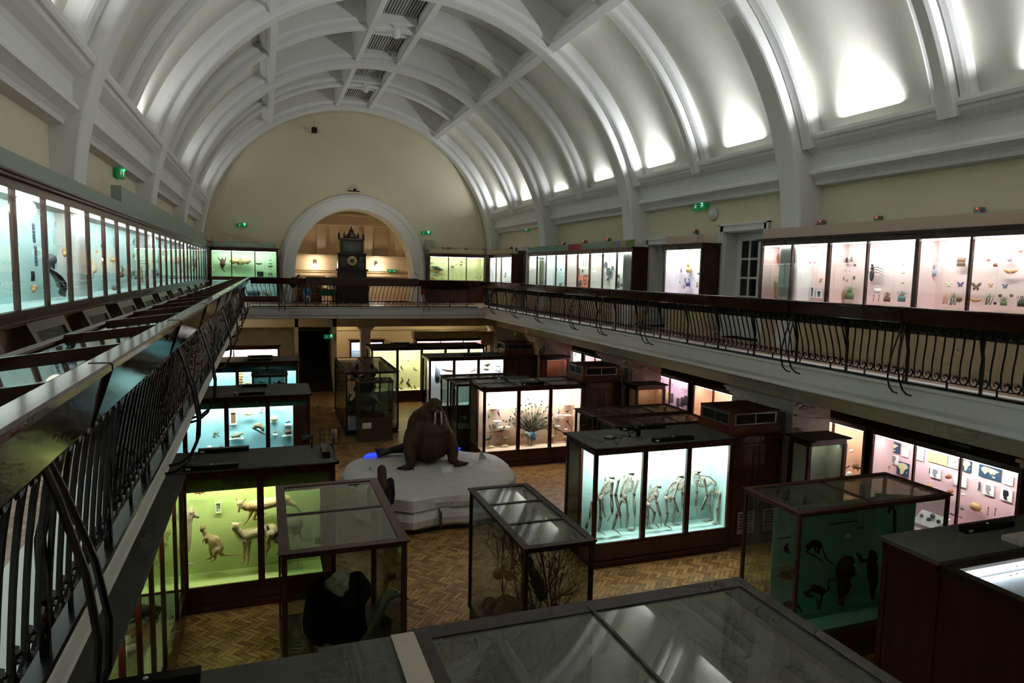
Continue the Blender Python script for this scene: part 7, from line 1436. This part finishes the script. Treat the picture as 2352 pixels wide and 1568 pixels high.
exitsign('green exit sign on the far wall left of the arch', at(556, 517, y=30.25), .40, .15, 'y'); exitsign('green exit sign on the far wall right of the arch', at(978, 535, y=30.25), .46, .14, 'y'); exitsign('green running man exit sign beside the stairs', at(755, 773, y=30.27), .42, .19, 'y'); exitsign('green running man sign on the cream partition, lower far right', at(1177, 766, y=30.34), .34, .16, 'y', 1, False); exitsign('green exit sign in the room beyond the arch', at(900, 622, y=33.9), .46, .15, 'y', 1, False)
exitsign('grey backed green exit sign high on the right wall', at(1607, 473, x=10.12), .55, .2, 'x'); exitsign('small green exit light on the right wall near the far end', at(1210, 527, x=10.12), .3, .15, 'x'); exitsign('green exit light high on the left wall', at(276, 397, x=-2.54), .5, .2, '-x')
t = thing('smoke_sensor', 'round white disc sensor on the right wall by the exit sign', 'sensor', at(1641, 492, x=10.19)); MB().lathe([(0, 0), (.15, 0), (.13, .07), (0, .09)]).xf(Matrix.Rotation(-PI/2, 4, 'Y')).build('disc', WHITE, t, True)
t = thing('speaker', 'small black square speaker hanging high on the far wall', 'speaker', at(722, 299, y=30.0)); box(-.11, .11, -.1, .1, -.11, .11).build('cabinet', BLACKP, t); MB().tube([(0, .0, .11), (0, .0, .55)], .008).build('wire', CHROME, t)
t = thing('camera_unit', 'small dark camera unit on top of the far arch', 'camera', at(812, 440, y=30.1)); box(-.25, .25, -.04, .04, 0, .05).ell((.05, -.05, .08), (.07, .07, .06)).build('body', BLACKP, t) if 0 else MB().box(-.25, .25, -.04, .04, 0, .05).ell((.05, -.05, .08), (.07, .07, .06)).build('body', BLACKP, t)
t = thing('junction_box', 'pale grey metal box on the far wall right of the arch', 'box', at(985, 563, y=30.2)); box(-.17, .17, -.09, .09, -.22, .22).build('door', mat('pale_grey_metal', 'a8a89c', .5), t)
t = thing('fire_extinguisher', 'red fire extinguisher behind the far railing right of the clock', 'fire extinguisher', (6.62, 29.9, 4.3)); MB().lathe([(0, 0), (.09, 0), (.09, .45), (.05, .52), (.03, .58), (0, .58)]).build('cylinder', mat('fire_red', 'b01c24', .35), t, True); MB().box(-.03, .08, -.02, .02, .56, .62).build('valve', BLACKP, t)
# ------------------------------------------------------------------ tall clock behind the far railing
CK = mat('clock_black_oak', '1c120e', .4); t = thing('monumental_clock', 'tall dark carved astronomical clock with pinnacles standing behind the far railing', 'clock', (3.42, 29.3, G))
def ckb(nm, *a, m_=CK): return MB().box(*a).build(nm, m_, t)
ckb('base', -.66, .66, -.3, .3, 0, .95); ckb('lower_stage', -.60, .60, -.28, .28, .95, 1.35); ckb('cornice', -.66, .66, -.32, .32, 1.35, 1.42); ckb('dial_stage', -.57, .57, -.26, .26, 1.42, 2.0); ckb('cornice', -.60, .60, -.3, .3, 2.0, 2.08); ckb('top_stage', -.46, .46, -.22, .22, 2.08, 2.62); ckb('cornice', -.52, .52, -.27, .27, 2.62, 2.70)
MB().lathe([(0, 0), (.20, 0), (.20, .02), (0, .03)], n=24).xf(Matrix.Translation((.0, -.265, 1.76)) @ Matrix.Rotation(PI/2, 4, 'X')).build('dial', mat('dial_cream', 'a89c80', .5), t); MB().lathe([(0, .03), (.09, .03), (.09, .045), (0, .05)], n=20).xf(Matrix.Translation((.0, -.265, 1.76)) @ Matrix.Rotation(PI/2, 4, 'X')).build('dial_centre', mat('dial_dark', '3a3428', .5), t)
box(-.36, .36, -.228, -.222, 2.14, 2.52).build('glazed_stage', mat('clock_glass', '3c423e', .1), t)
for x in (-.36, .36): MB().prism([(x-.13, 1.5), (x+.13, 1.5), (x+.13, 1.82), (x, 1.95), (x-.13, 1.82)], -.272, -.262, 'y').build('side_window', mat('clock_glass', '3c423e', .1), t); MB().prism([(x-.12, .98), (x+.12, .98), (x+.12, 1.2), (x, 1.3), (x-.12, 1.2)], -.292, -.282, 'y').build('lower_window', mat('clock_glass', '3c423e', .1), t)
MB().lathe([(0, 2.7), (.24, 2.7), (.20, 2.82), (.11, 2.95), (.09, 3.05), (.03, 3.1), (.03, 3.18), (0, 3.2)]).build('dome', CK, t, True); MB().box(-.015, .015, -.015, .015, 3.15, 3.36).box(-.09, .09, -.012, .012, 3.24, 3.28).build('finial', CK, t)
for x in (-.5, -.28, .28, .5): MB().lathe([(0, 2.7), (.05, 2.7), (.04, 2.8), (.06, 2.84), (.02, 2.92), (0, 2.95 if abs(x) > .4 else 3.02)], (x, 0, 0), 8).build('pinnacle', CK, t, True)
# furniture on the far gallery
t = thing('wooden_shelf_unit', 'pale wooden shelf unit behind the sitting child on the far gallery', 'shelf', (1.75, 30.1, G)); SW = mat('pale_wood', 'b08a5c', .5)
MB().box(-.5, .5, .0, .02, 0, .95).box(-.5, -.47, -.3, 0, 0, .95).box(.47, .5, -.3, 0, 0, .95).box(-.5, .5, -.3, 0, .3, .33).box(-.5, .5, -.3, 0, .62, .65).box(-.5, .5, -.3, 0, .92, .95).build('carcass', SW, t)
t = thing('green_bin', 'dark green play bin with red things inside, left of the clock', 'bin', (2.45, 29.6, G)); box(-.28, .28, -.15, .15, .28, .55).build('tub', mat('bin_green', '14603c', .5), t); box(-.26, -.02, -.12, .12, .5, .6).build('contents', mat('bin_red', 'c03428', .6), t)
for x in (-.25, .25): box(x-.02, x+.02, -.12, .12, 0, .28).build('leg', BLACKP, t)
# ------------------------------------------------------------------ people
SKIN = mat('skin', 'c89a80', .6); HAIRB = mat('brown_hair', '4a2e1c', .6, var=.3, scale=20, stretch=(1, 1, .1)); HAIRD = mat('dark_hair', '1a1210', .6)
def person(label, loc, rz, h, top, bottom, hair, hairlen, pose='stand'):
    t = thing('person', label, 'person', loc, rz); k_ = h/1.65; m = MB()
    if pose == 'stand':
        legs = [[(s*.09, 0, .82), (s*.10, -.01, .45), (s*.10, .02, .08)] for s in (-1, 1)]; hip = Vector((0, 0, .85)); ch = Vector((0, 0, 1.2)); nk = Vector((0, 0, 1.40)); hd = Vector((0, -.01, 1.53))
    elif pose == 'bend':
        legs = [[(s*.09, 0, .80), (s*.10, -.02, .44), (s*.10, .03, .08)] for s in (-1, 1)]; hip = Vector((0, 0, .84)); ch = Vector((0, -.22, 1.10)); nk = Vector((0, -.36, 1.22)); hd = Vector((0, -.47, 1.28))
    else:
        legs = [[(s*.09, 0, .38), (s*.11, -.36, .36), (s*.11, -.40, .05)] for s in (-1, 1)]; hip = Vector((0, 0, .40)); ch = Vector((0, -.03, .75)); nk = Vector((0, -.03, .92)); hd = Vector((0, -.06, 1.05))
    for l in legs: m.limb(l, [.10, .075, .05]); m.limb([l[-1], Vector(l[-1])+Vector((0, -.14, -.02))], [.05, .04])
    m.limb([hip, ch, nk], [.155, .17, .06]); m.limb([nk, hd], [.055, .07]); m.ell(hd, (.078, .098, .115)); m.ell(hd+Vector((0, -.10, -.015)), (.016, .02, .022))
    for s in (-1, 1):
        sh = ch+Vector((s*.17, 0, .12)); el = sh+Vector((s*.05, -.06, -.27)); wr = el+Vector((-s*.05, -.22, -.02) if pose == 'sit' else (0, -.05, -.24)); m.limb([sh, el, wr], [.06, .048, .032]); m.ell(hd+Vector((s*.078, .01, 0)), (.014, .02, .03))
        for j in range(4): m.cap2(wr+Vector((s*(j-1.5)*.016, -.01, -.02)), wr+Vector((s*(j-1.5)*.02, -.03, -.10)), .012, .008, 6)
        m.cap2(wr+Vector((-s*.02, -.01, -.01)), wr+Vector((-s*.045, -.04, -.06)), .012, .009, 6)
    S_ = Matrix.Scale(k_, 4); put('body', smoothed(m.xf(S_), .016*k_, 'body', SKIN, 1), t)
    g = MB(); g.limb([hip+Vector((0, 0, .02)), ch, nk-Vector((0, 0, .04))], [.172, .188, .085])
    for s in (-1, 1): sh = ch+Vector((s*.17, 0, .12)); el = sh+Vector((s*.05, -.06, -.27)); wr = el+Vector((-s*.04, -.18, -.01) if pose == 'sit' else (0, -.04, -.19)); g.limb([sh, el, wr], [.076, .062, .048])
    put('top', smoothed(g.xf(S_), .02*k_, 'top', top, 1), t)
    g = MB(); g.ell(hip, (.17, .15, .13))
    for l in legs: g.limb(l, [.118, .092, .07])
    put('trousers', smoothed(g.xf(S_), .02*k_, 'trousers', bottom, 1), t)
    g = MB(); g.ell(hd+Vector((0, .022, .025)), (.092, .098, .112)); g.limb([hd+Vector((0, .06, 0)), hd+Vector((0, .10, -hairlen*.5)), hd+Vector((0, .13, -hairlen))], [.09, .095, .07])
    put('hair', smoothed(g.xf(S_), .014*k_, 'hair', hair, 1), t)
    g = MB()
    for s in (-1, 1): g.ell((hd+Vector((s*.03, -.088, .01)))*k_, .011*k_, 6, 4)
    g.build('eyes', EYE, t)
    g = MB().tube([(hd+Vector((x, -.092, -.05)))*k_ for x in (-.024, 0, .024)], .006*k_, 5); g.build('mouth', mat('lip', 'a05c54', .5), t)
    return t
NAVYC = mat('black_coat', '0d0d10', .8); JEANS = mat('pale_jeans', 'b4bcc4', .8); BLUED = mat('blue_dress', '3c86b0', .8); WTR = mat('pale_trousers', 'c4d4dc', .8)
person('person with long brown hair in a black coat looking at the iceberg, seen from behind', (2.04, 12.72, 0), PI, 1.62, NAVYC, mat('dark_trousers', '17181c', .8), HAIRB, .42)
person('small child with dark hair in a blue top sitting on the far gallery', (1.62, 29.55, G), 0, 1.05, BLUED, WTR, HAIRD, .25, 'sit')
t = thing('stool', 'low stool under the sitting child on the far gallery', 'stool', (1.62, 29.62, G)); box(-.16, .16, -.13, .13, .16, .19).build('seat', SW, t)
for sx in (-1, 1):
    for sy in (-1, 1): box(sx*.13-.015, sx*.13+.015, sy*.10-.015, sy*.10+.015, 0, .16).build('leg', SW, t)
person('person in a black jacket and pale jeans bending over on the far gallery', (1.0, 29.2, G), .9, 1.35, NAVYC, JEANS, HAIRD, .1, 'bend')
# every thing keeps its label inside the sixteen words asked for
for o in bpy.data.objects:
    l = o.get('label')
    if l and len(l.split()) > 16: o['label'] = ' '.join(l.split()[:16]).rstrip(',')
